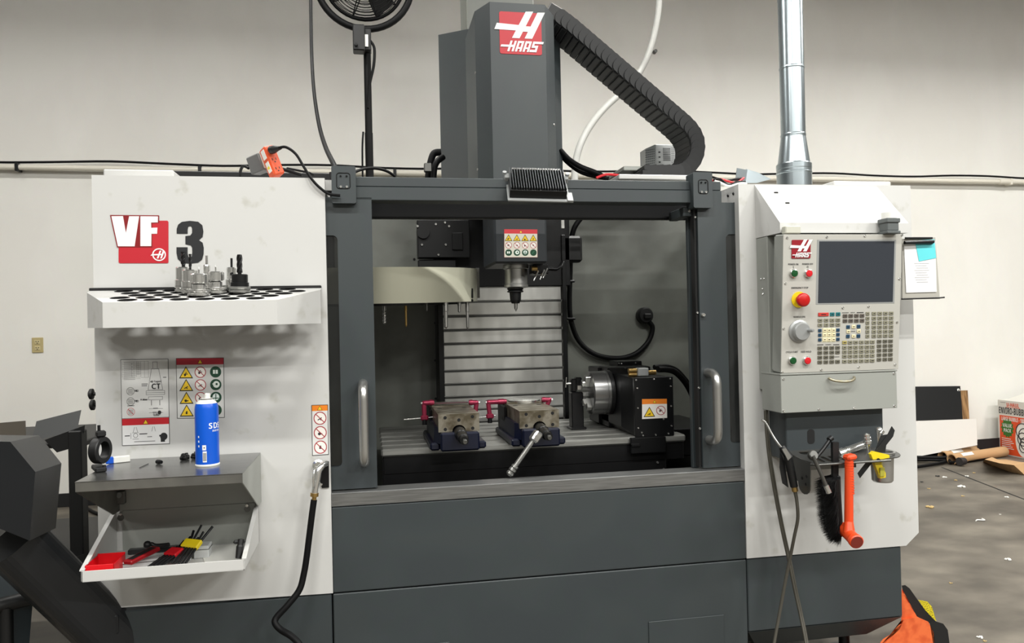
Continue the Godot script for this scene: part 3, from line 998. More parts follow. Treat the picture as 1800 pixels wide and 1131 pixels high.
func build_interior() -> void:
	var I = mats.interior_paint
	# enclosure shell
	var b := Mesher.new()
	b.box(Vector3(-0.45, 0.5, -1.33), Vector3(0.325, 1.93, -1.3), 0.003)
	var bl := part(b, "back_panel", I, mill)
	for p in [Vector3(0.313, 1.1073, -1.3), Vector3(0.3119, 0.9216, -1.3), Vector3(0.3169, 1.2903, -1.3), Vector3(0.2215, 1.6017, -1.3)]:
		bolt(p, Vector3.BACK, 0.006, 0.006, mats.black_steel, bl)
	b = Mesher.new()
	b.box(Vector3(0.935, 0.5, -1.33), Vector3(1.70, 1.93, -1.3), 0.003)
	var br := part(b, "back_panel", I, mill)
	for p in [Vector3(0.9734, 1.1077, -1.3), Vector3(0.9692, 0.9218, -1.3)]:
		bolt(p, Vector3.BACK, 0.006, 0.006, mats.black_steel, br)
	b = Mesher.new()
	b.box(Vector3(-0.45, 0.45, -1.3), Vector3(1.70, 0.5, -0.07), 0.0)
	part(b, "chip_floor", mats.dark_steel, mill)
	# column face above the way cover, side rails, way cover slats
	b = Mesher.new()
	b.box(Vector3(0.30, 1.455, -1.9), Vector3(0.96, 1.90, -1.14), 0.004)
	part(b, "column_face", mats.black_steel, mill)
	for s in [[0.3157, 0.3397], [0.9164, 0.9362]]:
		b = Mesher.new()
		b.box(Vector3(s[0], 0.6, -1.3), Vector3(s[1], 1.70, -1.13), 0.002)
		part(b, "way_rail", mats.black_steel, mill)
	var ys := [1.453, 1.380, 1.313, 1.247, 1.183, 1.119, 1.055, 0.992, 0.931, 0.870, 0.81, 0.75]
	for i in ys.size() - 1:
		b = Mesher.new()
		var z := -1.15 - 0.003 * (i % 2)
		b.box(Vector3(0.342, ys[i + 1] + 0.011, -1.18), Vector3(0.914, ys[i], -1.152), 0.002)
		part(b, "way_cover_slat", mats.way_steel, mill)
		b = Mesher.new()
		b.obox(Vector3(0.628, ys[i + 1] + 0.005, -1.157), Vector3(0.572, 0.014, 0.004), Basis(Vector3.RIGHT, deg_to_rad(30)), 0.001)
		part(b, "slat_lip", mat("slat_grey", Color(0.40, 0.40, 0.39), 0.35, 0.5), mill)
	# tall column behind the head, and its stepped cover
	b = Mesher.new()
	var foot := PackedVector3Array()
	var crown := PackedVector3Array()
	for q in [[0.367, 2.72, -1.35], [0.467, 2.612, -0.98], [0.495, 2.58, -0.91], [0.80, 2.58, -0.91], [0.884, 2.575, -0.95], [0.884, 2.72, -1.35]]:
		foot.append(Vector3(q[0], 1.86, q[2]))
		crown.append(Vector3(q[0], q[1], q[2]))
	b.loft(foot, crown)
	part(b, "column_cover", mats.grey_paint, mill, "dark grey tall column housing")
	b = Mesher.new()
	b.box(Vector3(0.478, 2.57, -1.34), Vector3(0.80, 2.95, -1.1), 0.006)
	part(b, "column_top", mats.interior_paint, mill)
	spindle_head()
	carousel()
	table_and_work()
	# tool changer gearbox plate with bolts
	b = Mesher.new()
	b.box(Vector3(0.224, 1.585, -1.12), Vector3(0.463, 1.76, -1.05), 0.004)
	b.box(Vector3(0.226, 1.50, -1.12), Vector3(0.40, 1.58, -1.07), 0.004)
	b.cyl(Vector3(0.25, 1.70, -1.05), Vector3(0.25, 1.70, -1.035), 0.03, 0.028, 20)
	b.box(Vector3(0.38, 1.62, -1.05), Vector3(0.43, 1.70, -1.04), 0.003)
	var g := part(b, "changer_gearbox", mats.black_steel, mill)
	for p in [[540,247],[610,235],[640,262],[432,398],[612,398],[555,472],[402,262]]:
		bolt(Vector3(0.224 + (p[0] - 400) * 0.0006, 1.60 + (470 - p[1]) * 0.00062, -1.05), Vector3.BACK, 0.006, 0.008, mats.chrome, g)
	# wiring loop with junction box and round fitting
	b = Mesher.new()
	b.tube(path(PackedVector3Array([Vector3(1.0441, 1.8012, -1.2), Vector3(1.0023, 1.745, -1.2), Vector3(0.9805, 1.6751, -1.2)]), 6), 0.013, 10)
	b.tube(path(PackedVector3Array([Vector3(0.9893, 1.5948, -1.24), Vector3(0.9895, 1.4973, -1.26), Vector3(0.9866, 1.3841, -1.27), Vector3(0.9931, 1.2845, -1.27), Vector3(1.032, 1.184, -1.27), Vector3(1.1132, 1.1161, -1.27), Vector3(1.2291, 1.0927, -1.27), Vector3(1.326, 1.113, -1.27), Vector3(1.3974, 1.1748, -1.27), Vector3(1.4204, 1.2409, -1.27), Vector3(1.4028, 1.2732, -1.27)]), 8), 0.0125, 10)
	var cable := single(b, "cable", mats.cable_black, "thick black cable looping down the grey inner wall beside the bright slats", "cable", Vector3(1.0011, 1.2846, -1.3))
	b = Mesher.new()
	b.box(Vector3(0.9235, 1.5693, -1.2), Vector3(1.0243, 1.6975, -1.2) + Vector3(0, 0, 0.06), 0.012)
	b.box(Vector3(0.9123, 1.5833, -1.2), Vector3(0.9287, 1.6752, -1.2) + Vector3(0, 0, 0.03), 0.004)
	single(b, "junction_box", mats.black_plastic, "black junction box on the cable beside the spindle head", "box", Vector3(0.9694, 1.569, -1.2))
	b = Mesher.new()
	b.lathe(Vector3(1.3842, 1.306, -1.3), Vector3.BACK, PackedVector2Array([Vector2(0.042, 0), Vector2(0.042, 0.03), Vector2(0.034, 0.045), Vector2(0.0, 0.047)]), 24)
	b.box(Vector3(1.3685, 1.2887, -1.3), Vector3(1.4059, 1.3143, -1.3) + Vector3(0, 0, 0.06), 0.004)
	single(b, "cable_gland", mats.black_plastic, "round black fitting on the inner wall where the cable loop ends", "fitting", Vector3(1.3833, 1.268, -1.3))
	for p in [Vector3(0.9891, 1.4831, -1.26), Vector3(0.9878, 1.2958, -1.26)]:
		b = Mesher.new()
		b.box(p + Vector3(-0.022, -0.006, -0.02), p + Vector3(0.022, 0.006, 0.016), 0.003)
		part(b, "cable_clamp", mats.black_steel, mill)
	b = Mesher.new()
	b.box(Vector3(0.8564, 1.7007, -0.9), Vector3(0.8704, 1.7392, -0.9) + Vector3(0, 0, 0.01), 0.001)
	part(b, "marker_tab", mats.white, mill, "small white tab")

func spindle_head() -> void:
	var D = mats.grey_paint
	var o := thing("spindle_head", "tall dark grey spindle head with red logo, rising above the machine", "spindle head", Vector3(0.6, 1.5, -0.7))
	var b := Mesher.new()
	var plan := [Vector2(0.488, -0.5), Vector2(0.7085, -0.5), Vector2(0.768, -0.60), Vector2(0.768, -0.90), Vector2(0.442, -0.90), Vector2(0.442, -0.60)]
	var lo := PackedVector3Array()
	var hi := PackedVector3Array()
	for p in plan:
		lo.append(Vector3(p.x, 1.77, p.y))
		hi.append(Vector3(p.x, 2.535, p.y))
	b.loft(lo, hi)
	var hood := part(b, "motor_hood", D, o)
	emblem(Vector3(0.5239, 2.4992, -0.5), Vector3(0.689 - 0.5203, 0, 0), Vector3(0, 2.341 - 2.5068, 0), hood, mats.logo_red)
	for p in [[0.4445, 2.29, -0.605], [0.4445, 1.9, -0.605]]:
		bolt(Vector3(p[0], p[1], p[2]), Vector3(-0.9, 0, 0.43), 0.006, 0.005, mats.chrome, hood)
	bolt(Vector3(0.752, 2.08, -0.575), Vector3(0.86, 0, 0.5), 0.006, 0.005, mats.chrome, hood)
	b = Mesher.new()
	b.box(Vector3(0.486, 1.513, -0.80), Vector3(0.6975, 1.78, -0.503), 0.008)
	var body := part(b, "head_casting", mat("head_grey", Color(0.16, 0.175, 0.19), 0.4), o)
	var p := Pic.new(256, 216, Color(0.84, 0.83, 0.78))
	p.rect(0, 0, 256, 34, Color(0.72, 0.14, 0.18))
	p.frame(0, 0, 256, 216, 2, Color(0.5, 0.2, 0.2))
	p.triangle(128, 20, 11)
	for i in 4:
		p.warn(34 + i * 63, 68, 28, i)
		p.forbid(34 + i * 63, 122, 25, i)
		p.must(34 + i * 63, 178, 25, i)
	sticker(p, "warning_plate", PackedVector3Array([Vector3(0.5259, 1.6471, -0.503), Vector3(0.6593, 1.6462, -0.503), Vector3(0.6577, 1.5352, -0.503), Vector3(0.5235, 1.5359, -0.503)]), Vector3.BACK, body, "rectangular warning plate with three rows of symbols under a red band")
	b = Mesher.new()
	b.lathe(Vector3(0.592, 1.513, -0.62), Vector3.DOWN, PackedVector2Array([Vector2(0.052, 0), Vector2(0.052, 0.012), Vector2(0.046, 0.016), Vector2(0.046, 0.075), Vector2(0.049, 0.078), Vector2(0.049, 0.088), Vector2(0.036, 0.092), Vector2(0.0, 0.092)]), 32)
	part(b, "spindle_nose", mats.steel, o)
	b = Mesher.new()
	b.box(Vector3(0.655, 1.475, -0.66), Vector3(0.72, 1.515, -0.58), 0.004)
	b.tube(PackedVector3Array([Vector3(0.69, 1.50, -0.6), Vector3(0.76, 1.497, -0.62), Vector3(0.785, 1.51, -0.64), Vector3(0.80, 1.53, -0.66)]), 0.008, 8)
	part(b, "coolant_ring", mats.dark_steel, o)
	b = Mesher.new()
	b.cyl(Vector3(0.645, 1.497, -0.56), Vector3(0.667, 1.497, -0.56), 0.010, 0.010, 12)
	part(b, "brass_fitting", mats.brass, o)
	for q in [[0.662, 1.478], [0.687, 1.482], [0.70, 1.488]]:
		b = Mesher.new()
		b.tube(PackedVector3Array([Vector3(q[0] + 0.012, q[1] + 0.01, -0.57), Vector3(q[0] - 0.008, q[1] - 0.03, -0.565)]), 0.0045, 8, 0.003)
		part(b, "coolant_nozzle", mats.chrome, o)
	# tool in the spindle
	var c := Vector3(0.5878, 1.421, -0.62)
	var t := thing("cutting_tool", "dark pointed cutter in its holder, clamped in the spindle", "cutting tool", c)
	b = Mesher.new()
	b.lathe(c, Vector3.DOWN, PackedVector2Array([Vector2(0.0, 0.0), Vector2(0.033, 0.0), Vector2(0.033, 0.005), Vector2(0.028, 0.008), Vector2(0.033, 0.011), Vector2(0.033, 0.016), Vector2(0.024, 0.018), Vector2(0.022, 0.05), Vector2(0.016, 0.062), Vector2(0.0, 0.062)]), 24)
	part(b, "holder", mats.black_steel, t)
	b = Mesher.new()
	b.lathe(c + Vector3(0.001, -0.06, 0), Vector3.DOWN, PackedVector2Array([Vector2(0.0, 0.0), Vector2(0.008, 0.0), Vector2(0.007, 0.022), Vector2(0.0, 0.036)]), 16)
	part(b, "cutter", mats.steel, t)

func carousel() -> void:
	var c := Vector3(0.055, 1.38, -0.85)
	var o := thing("tool_carousel", "round tool carousel with a pale metal cover band inside the enclosure", "tool changer", c)
	o.rotation_degrees.x = 2.6
	origin[o] = Vector3.ZERO
	var b := Mesher.new()
	var R := 0.405
	b.lathe(Vector3(0, 0.0, 0), Vector3.UP, PackedVector2Array([Vector2(R - 0.004, 0.0), Vector2(R, 0.0), Vector2(R, 0.136), Vector2(R - 0.004, 0.136), Vector2(R - 0.004, 0.0)]), 72, false)
	part(b, "cover_band", mat("cover_metal", Color(0.86, 0.86, 0.78), 0.38, 0.35), o, "pale satin metal band")
	b = Mesher.new()
	b.box(Vector3(R - 0.002, 0.012, -0.05), Vector3(R + 0.012, 0.142, 0.02), 0.002)
	part(b, "band_joint", mats.dull_steel, o)
	b = Mesher.new()
	b.lathe(Vector3(0, 0.02, 0), Vector3.UP, PackedVector2Array([Vector2(0.0, -0.03), Vector2(R - 0.04, -0.03), Vector2(R - 0.03, 0.0), Vector2(R - 0.006, 0.11), Vector2(0, 0.115)]), 48)
	part(b, "pocket_disc", mats.black_steel, o)
	# tools hanging from the pockets, left to right
	var kinds := [
		[Vector3(0.0583, 1.3736, -0.55), 0.006, 0.088, "steel", "twist drill hanging leftmost from the tool carousel", 3],
		[Vector3(0.1395, 1.3713, -0.52), 0.0045, 0.10, "brass", "thin gold-coated drill hanging under the carousel, right of the twist drill", 0],
		[Vector3(0.2185, 1.3694, -0.5), 0.0035, 0.04, "dull_steel", "short thin tool hanging under the middle of the carousel band", 0],
		[Vector3(0.2965, 1.3769, -0.56), 0.008, 0.11, "chrome", "long chrome spot drill hanging in front of the dark rail", 1],
		[Vector3(0.3573, 1.3805, -0.62), 0.006, 0.045, "steel", "small grey cutter between chrome spot drill and black-collared end mill", 0],
		[Vector3(0.3971, 1.3845, -0.68), 0.006, 0.115, "steel", "end mill with a black collar hanging rightmost from the carousel", 2],
	]
	for k in kinds:
		var p: Vector3 = k[0]
		p.y = 1.405
		var t := thing("carousel_tool", k[4], "cutting tool", p, "")
		b = Mesher.new()
		var cr := 0.026 if k[5] == 2 else 0.018
		b.lathe(p, Vector3.DOWN, PackedVector2Array([Vector2(0.0, -0.02), Vector2(cr, -0.02), Vector2(cr, 0.018), Vector2(cr - 0.004, 0.022), Vector2(cr, 0.026), Vector2(cr, 0.036), Vector2(0, 0.036)]), 20)
		part(b, "holder", mats.black_steel, t)
		b = Mesher.new()
		var L: float = k[2]
		var r: float = k[1]
		b.lathe(p + Vector3(0, -0.034, 0), Vector3.DOWN, PackedVector2Array([Vector2(0, 0), Vector2(r * 1.3, 0), Vector2(r * 1.3, L * 0.35), Vector2(r, L * 0.38), Vector2(r, L * 0.92), Vector2(0, L)]), 14)
		part(b, "cutter", mats[k[3]], t)
		if k[5] == 3:
			b = Mesher.new()
			for s in 2:
				var h := PackedVector3Array()
				for i in 22:
					var a := i * 0.55 + s * PI
					h.append(p + Vector3(cos(a) * r, -0.034 - L * (0.4 + 0.55 * i / 22.0), sin(a) * r))
				b.tube(h, 0.0025, 5)
			part(b, "flute", mats.chrome, t)

func table_and_work() -> void:
	var b := Mesher.new()
	var at := Vector3(0.61, 0.70, -0.68)
	var o := thing("machine_table", "slotted steel work table carrying two vises and a rotary unit", "table", at)
	b.box(Vector3(0.04, 0.74, -1.0), Vector3(1.19, 0.812, -0.36), 0.003)
	part(b, "table_bed", mats.dark_steel, o)
	# six lands between the slots
	var edges := [-0.35, -0.452, -0.565, -0.675, -0.785, -0.895, -1.01]
	for i in 6:
		b = Mesher.new()
		b.box(Vector3(0.033, 0.806, edges[i + 1] + 0.020), Vector3(1.195, 0.834, edges[i]), 0.006)
		part(b, "table_land", mats.table_steel, o)
	b = Mesher.new()
	b.box(Vector3(0.036, 0.52, -0.42), Vector3(1.118, 0.80, -0.362), 0.003)
	part(b, "front_skirt", mats.dark_steel, o)
	for p in [Vector3(1.1177, 0.7024, -0.36), Vector3(1.0928, 0.7301, -0.36)]:
		bolt(p + Vector3(-0.012, 0, 0), Vector3.BACK, 0.005, 0.004, mats.steel, o)
	# dark axis cover block low on the right
	b = Mesher.new()
	b.box(Vector3(1.20, 0.67, -1.25), Vector3(1.55, 0.795, -0.78), 0.006)
	b.box(Vector3(1.15, 0.50, -1.25), Vector3(1.62, 0.60, -0.60), 0.004)
	var ax := part(b, "axis_cover", mats.dark_steel, mill)
	for p in [[1.28, 0.77], [1.31, 0.755], [1.34, 0.765], [1.30, 0.735], [1.33, 0.73]]:
		bolt(Vector3(p[0], p[1], -0.78), Vector3.BACK, 0.004, 0.003, mats.black_steel, ax, "hole_plug")
	vise(0.0, "blue machine vise on the table with a bare black screw end", true)
	vise(0.291, "blue machine vise on the table with a crank handle on its screw", false)
	# crank handle on the right vise
	var p0: Vector3 = Vector3(0.5569, 0.8848, -0.14)
	var p1: Vector3 = Vector3(0.4529, 0.7575, -0.12)
	var h := thing("vise_crank", "chrome crank handle hanging from the screw of the right-hand vise", "crank handle", p0)
	var dir := (p1 - p0).normalized()
	var m := Mesher.frame(dir)
	b = Mesher.new()
	b.obox(p0, Vector3(0.034, 0.03, 0.04), Basis(m.x, m.y, m.z), 0.006)
	b.cyl(p0 + Vector3(0, 0, 0.012), p0 + Vector3(0, 0, 0.02), 0.009, 0.008, 16)
	part(b, "socket_head", mats.steel, h)
	b = Mesher.new()
	b.lathe(p0, dir, PackedVector2Array([Vector2(0.0085, 0.015), Vector2(0.0085, 0.12), Vector2(0.0125, 0.122), Vector2(0.0125, 0.13), Vector2(0.010, 0.132), Vector2(0.0135, 0.136), Vector2(0.0135, 0.143), Vector2(0.010, 0.146), Vector2(0.0135, 0.15), Vector2(0.0135, 0.157), Vector2(0.008, 0.163), Vector2(0, 0.165)]), 20)
	part(b, "grip", mats.crank_steel, h)
	# work stops (pink anodised clamps with thin rods)
	work_stop(Vector3(0.1994, 0.9803, -0.5), Vector3(0.2385, 0.981, -0.5), Vector3(0.2004, 0.9238, -0.5), Vector3(0.1227, 0.9207, -0.5), "pink work stop at the left end of the left vise")
	work_stop(Vector3(0.4032, 0.9744, -0.5), Vector3(0.3722, 0.9756, -0.5), Vector3(0.3931, 0.9154, -0.5), Vector3(0.4105, 0.9014, -0.5), "pink work stop at the right end of the left vise")
	work_stop(Vector3(0.4478, 0.9737, -0.5), Vector3(0.5196, 0.9742, -0.5), Vector3(0.4533, 0.9194, -0.5), Vector3(0.4064, 0.9159, -0.5), "pink work stop with long arm at the left end of the right vise")
	work_stop(Vector3(0.6973, 0.9721, -0.52), Vector3(0.665, 0.9733, -0.52), Vector3(0.6828, 0.9433, -0.52), Vector3(0.7308, 0.9165, -0.52), "small pink work stop at the right end of the right vise")
	# part held in the left vise and shiny disc on the right one
	b = Mesher.new()
	b.box(Vector3(0.2438, 0.9725, -0.54), Vector3(0.3729, 0.9763, -0.54) + Vector3(0, 0, 0.02), 0.001)
	single(b, "clamped_bar", mat("pink_grey", Color(0.42, 0.3, 0.33), 0.35, 0.6), "thin dull pink bar across the top of the left vise", "bar", Vector3(0.3013, 0.9702, -0.54))
	b = Mesher.new()
	var dc: Vector3 = Vector3(0.6055, 0.9588, -0.58)
	b.lathe(dc, Vector3.UP, PackedVector2Array([Vector2(0, 0), Vector2(0.062, 0), Vector2(0.065, 0.002), Vector2(0.065, 0.012), Vector2(0.05, 0.016), Vector2(0, 0.017)]), 40)
	single(b, "round_blank", mats.chrome, "shiny round metal blank lying on the right vise", "workpiece", dc)
	rotary()

func vise(dx: float, label: String, bare: bool) -> void:
	var at := Vector3(0.305 + dx, 0.834, -0.5)
	var o := thing("machine_vise", label, "vise", at)
	var x0 := 0.232 + dx
	var x1 := 0.377 + dx
	var b := Mesher.new()
	# base: blue casting with flared foot flange
	b.box(Vector3(x0 + 0.004, 0.835, -0.70), Vector3(x1 - 0.004, 0.900, -0.222), 0.006)
	b.box(Vector3(x0 - 0.030, 0.835, -0.62), Vector3(x0 + 0.005, 0.862, -0.255), 0.006)
	b.box(Vector3(x1 - 0.005, 0.835, -0.62), Vector3(x1 + 0.024, 0.862, -0.255), 0.006)
	b.loft(PackedVector3Array([Vector3(x0 - 0.016, 0.86, -0.28), Vector3(x0 + 0.006, 0.86, -0.235), Vector3(x0 + 0.006, 0.86, -0.6), Vector3(x0 - 0.016, 0.86, -0.6)]), PackedVector3Array([Vector3(x0 - 0.010, 0.915, -0.3), Vector3(x0 + 0.006, 0.915, -0.26), Vector3(x0 + 0.006, 0.915, -0.6), Vector3(x0 - 0.010, 0.915, -0.6)]))
	part(b, "base", mats.navy, o)
	# moving jaw with an arch over the screw
	var arch := PackedVector2Array([Vector2(x0, 0.899)])
	var cx := (x0 + x1) / 2.0
	for i in 9:
		var a := PI - PI * i / 8.0
		arch.append(Vector2(cx + cos(a) * 0.024, 0.901 + sin(a) * 0.022))
	arch.append_array(PackedVector2Array([Vector2(x1, 0.899), Vector2(x1, 0.962), Vector2(x0, 0.962)]))
	b = Mesher.new()
	b.plate(arch, 0.26, at_z(-0.252))
	var jaw := part(b, "moving_jaw", mats.jaw_steel, o)
	for q in [[0.024, 0.95, 0.006], [0.121, 0.95, 0.006], [0.0725, 0.94, 0.006], [0.024, 0.909, 0.006], [0.121, 0.909, 0.006]]:
		b = Mesher.new()
		b.cyl(Vector3(x0 + q[0], q[1], -0.26), Vector3(x0 + q[0], q[1], -0.2513), q[2], q[2], 14)
		part(b, "bolt_hole", mats["void"], jaw)
	for q in [0.022, 0.115]:
		b = Mesher.new()
		b.cyl(Vector3(x0 + q, 0.955, -0.45), Vector3(x0 + q, 0.9625, -0.45), 0.009, 0.009, 14)
		part(b, "bolt_hole", mats["void"], jaw)
	b = Mesher.new()
	b.box(Vector3(x0 - 0.004, 0.90, -0.68), Vector3(x1 + 0.004, 0.966, -0.525), 0.004)
	part(b, "fixed_jaw", mats.jaw_steel, o)
	b = Mesher.new()
	b.box(Vector3(x0 - 0.012, 0.835, -0.66), Vector3(x0 - 0.002, 0.955, -0.50), 0.004)
	part(b, "side_ear", mats.black_steel, o)
	# screw pointing at the operator
	b = Mesher.new()
	var y := 0.890
	b.lathe(Vector3(cx, y + 0.012, -0.30), Vector3(0.02, -0.10, 1.0), PackedVector2Array([Vector2(0.021, 0), Vector2(0.021, 0.10), Vector2(0.018, 0.105), Vector2(0.018, 0.15), Vector2(0.0145, 0.155), Vector2(0.0145, 0.175), Vector2(0.0, 0.176)]), 24)
	var sc := part(b, "screw", mats.black_steel, o)
	b = Mesher.new()
	b.lathe(Vector3(cx + 0.0035, y - 0.0065, -0.125), Vector3(0.02, -0.10, 1.0), PackedVector2Array([Vector2(0.009, 0), Vector2(0.009, 0.012), Vector2(0.007, 0.015), Vector2(0, 0.015)]), 6)
	part(b, "screw_end", mats.dull_steel, sc)

func work_stop(a: Vector3, b2: Vector3, low: Vector3, rod: Vector3, label: String) -> void:
	var o := thing("work_stop", label, "work stop", low)
	var b := Mesher.new()
	b.cyl(a, b2, 0.0095, 0.0095, 16)
	b.cyl(a.lerp(b2, 0.55), a.lerp(b2, 0.85), 0.0112, 0.0112, 16)
	b.cyl(a + (a - b2).normalized() * 0.006, a, 0.0075, 0.0095, 16)
	var d := low - a
	b.obox((a + low) / 2.0, Vector3(0.014, 0.017, d.length()), Mesher.frame(d), 0.004)
	b.obox(low, Vector3(0.03, 0.02, 0.02), Basis(), 0.005)
	part(b, "arm", mats.anodised_pink, o)
	b = Mesher.new()
	b.cyl(a + (a - b2).normalized() * 0.006, a + (a - b2).normalized() * 0.011, 0.006, 0.006, 12)
	part(b, "clamp_screw", mats.chrome, o)
	b = Mesher.new()
	b.cyl(low + Vector3(0, -0.026, 0), low, 0.009, 0.008, 12)
	part(b, "stem", mats.black_steel, o)
	b = Mesher.new()
	b.tube(PackedVector3Array([rod, low + (low - rod) * 0.5]), 0.0028, 8)
	part(b, "rod", mats.chrome, o)

func rotary() -> void:
	var K = mats.rotary_black
	var o := thing("rotary_table", "black rotary indexing unit with a round chuck and orange-topped warning label", "rotary unit", Vector3(1.07, 0.834, -0.55))
	var b := Mesher.new()
	b.box(Vector3(0.992, 0.836, -0.70), Vector3(1.145, 1.058, -0.36), 0.003)
	b.loft(PackedVector3Array([Vector3(0.992, 0.84, -0.37), Vector3(0.992, 1.056, -0.37), Vector3(0.992, 1.056, -0.74), Vector3(0.992, 0.84, -0.74)]), PackedVector3Array([Vector3(0.972, 0.86, -0.46), Vector3(0.972, 1.066, -0.46), Vector3(0.972, 1.066, -0.74), Vector3(0.972, 0.86, -0.74)]))
	b.box(Vector3(0.972, 0.836, -0.75), Vector3(1.16, 1.085, -0.62), 0.004)
	part(b, "body", K, o)
	b = Mesher.new()
	b.box(Vector3(0.990, 0.832, -0.36), Vector3(1.147, 1.060, -0.348), 0.002)
	var cov := part(b, "cover_plate", K, o)
	for p in [[0.03, 0.97], [0.5, 0.97], [0.94, 0.97], [0.06, 0.83], [0.95, 0.84], [0.06, 0.49], [0.95, 0.50], [0.06, 0.15], [0.95, 0.16], [0.15, 0.07], [0.18, 0.02], [0.52, 0.02], [0.86, 0.03], [0.74, 0.28]]:
		bolt(Vector3(lerpf(0.993, 1.144, p[0]), lerpf(0.834, 1.058, p[1]), -0.348), Vector3.BACK, 0.0036, 0.003, mats.chrome, cov)
	var pic := Pic.new(256, 200, Color(0.90, 0.89, 0.86))
	pic.rect(0, 0, 256, 52, Color(0.9, 0.5, 0.13))
	pic.triangle(128, 28, 18)
	pic.warn(74, 136, 56, 1)
	pic.forbid(192, 120, 48, 0)
	sticker(pic, "warning_label", PackedVector3Array([Vector3(1.0195, 0.9773, -0.348), Vector3(1.1194, 0.9745, -0.348), Vector3(1.1188, 0.9013, -0.348), Vector3(1.0177, 0.9013, -0.348)]), Vector3.BACK, cov, "white warning label with orange band")
	b = Mesher.new()
	b.box(Vector3(0.965, 0.772, -0.348), Vector3(1.106, 0.833, -0.33), 0.003)
	b.box(Vector3(0.965, 0.80, -0.349), Vector3(1.0, 0.812, -0.322), 0.002)
	part(b, "base_clamp", mats.black_steel, o)
	# raised motor cover at the back
	b = Mesher.new()
	b.box(Vector3(1.055, 1.0, -0.86), Vector3(1.165, 1.103, -0.735), 0.004)
	b.box(Vector3(0.96, 0.84, -0.87), Vector3(1.19, 1.081, -0.72), 0.004)
	var mc := part(b, "motor_cover", K, o)
	for x in [1.0, 1.05, 1.115]:
		bolt(Vector3(x + 0.06 if x < 1.01 else x + 0.02, 1.095, -0.735), Vector3.BACK, 0.0035, 0.003, mats.chrome, mc)
	# chuck
	var cc := Vector3(0.973, 0.985, -0.60)
	b = Mesher.new()
	b.lathe(cc, Vector3.LEFT, PackedVector2Array([Vector2(0.088, 0), Vector2(0.092, 0.004), Vector2(0.092, 0.018), Vector2(0.084, 0.022), Vector2(0.084, 0.03)]), 40)
	part(b, "flange", mats.dark_steel, o)
	b = Mesher.new()
	b.lathe(cc, Vector3.LEFT, PackedVector2Array([Vector2(0.089, 0.018), Vector2(0.089, 0.03), Vector2(0.0875, 0.031), Vector2(0.0875, 0.033), Vector2(0.089, 0.034), Vector2(0.089, 0.088), Vector2(0.084, 0.093), Vector2(0.0, 0.094)]), 48)
	part(b, "chuck", mats.chuck_steel, o)
	for a in [1.2, 3.3, 5.4]:
		b = Mesher.new()
		var u := Vector3(0, sin(a), cos(a))
		b.obox(cc + Vector3(-0.103, 0, 0) + u * 0.055, Vector3(0.022, 0.024, 0.045), Basis(Vector3.RIGHT, u.cross(Vector3.RIGHT), u), 0.002)
		b.obox(cc + Vector3(-0.118, 0, 0) + u * 0.045, Vector3(0.016, 0.022, 0.022), Basis(Vector3.RIGHT, u.cross(Vector3.RIGHT), u), 0.002)
		part(b, "chuck_jaw", mats.steel, o)
	# connector block, brass fittings and cable on top
	b = Mesher.new()
	b.box(Vector3(1.030, 1.060, -0.45), Vector3(1.073, 1.092, -0.41), 0.003)
	var con := part(b, "connector", mats.aluminium, o)
	for q in [[1.008, 1.082, 0.012], [1.008, 1.066, 0.01], [1.088, 1.072, 0.012]]:
		b = Mesher.new()
		b.cyl(Vector3(q[0] - 0.012, q[1], -0.43), Vector3(q[0] + 0.02, q[1], -0.43), q[2] * 0.8, q[2] * 0.8, 10)
		part(b, "brass_fitting", mats.brass, con)
	b = Mesher.new()
	b.tube(path(PackedVector3Array([Vector3(1.1271, 1.0816, -0.45), Vector3(1.171, 1.0791, -0.47), Vector3(1.217, 1.0668, -0.5), Vector3(1.2718, 1.0317, -0.55), Vector3(1.3225, 0.9835, -0.6), Vector3(1.3554, 0.9203, -0.62)])), 0.0125, 10)
	b.tube(path(PackedVector3Array([Vector3(1.1298, 1.0881, -0.5), Vector3(1.1914, 1.0875, -0.52), Vector3(1.2477, 1.0678, -0.55), Vector3(1.3057, 1.0249, -0.6), Vector3(1.3565, 0.9638, -0.62)])), 0.010, 10)
	part(b, "hose", mats.cable_black, o)
	# probe block in front of the chuck
	b = Mesher.new()
	var px0: float = 0.8139
	var px1: float = 0.8649
	var ptop: float = 0.988
	var pz := -0.62
	var pt := thing("tool_probe", "dark square post with a small chrome clamp, standing on the table beside the chuck", "tool probe", Vector3((px0 + px1) / 2.0, 0.834, pz - 0.02))
	b.box(Vector3(px0, 0.834, pz - 0.05), Vector3(px1, ptop, pz), 0.004)
	b.box(Vector3(px0 - 0.006, 0.834, pz - 0.07), Vector3(px1 + 0.008, 0.844, pz + 0.012), 0.003)
	part(b, "post", mats.dark_steel, pt)
	b = Mesher.new()
	b.box(Vector3(px0 + 0.004, ptop, pz - 0.04), Vector3(px0 + 0.026, ptop + 0.055, pz - 0.01), 0.004)
	b.box(Vector3(px0 + 0.022, ptop + 0.012, pz - 0.04), Vector3(px0 + 0.05, ptop + 0.06, pz - 0.012), 0.004)
	part(b, "bracket", mats.black_steel, pt)
	b = Mesher.new()
	b.box(Vector3(px0 + 0.026, ptop + 0.008, pz - 0.014), Vector3(px0 + 0.046, ptop + 0.028, pz), 0.002)
	b.cyl(Vector3(px0 + 0.006, ptop + 0.036, pz - 0.02), Vector3(px0 - 0.018, ptop + 0.036, pz - 0.018), 0.006, 0.005, 12)
	b.tube(PackedVector3Array([Vector3(px0 - 0.019, ptop + 0.02, pz - 0.018), Vector3(px0 - 0.015, ptop + 0.062, pz - 0.018)]), 0.0028, 8)
	b.box(Vector3(px0 + 0.048, ptop + 0.018, pz - 0.02), Vector3(px0 + 0.075, ptop + 0.04, pz - 0.004), 0.002)
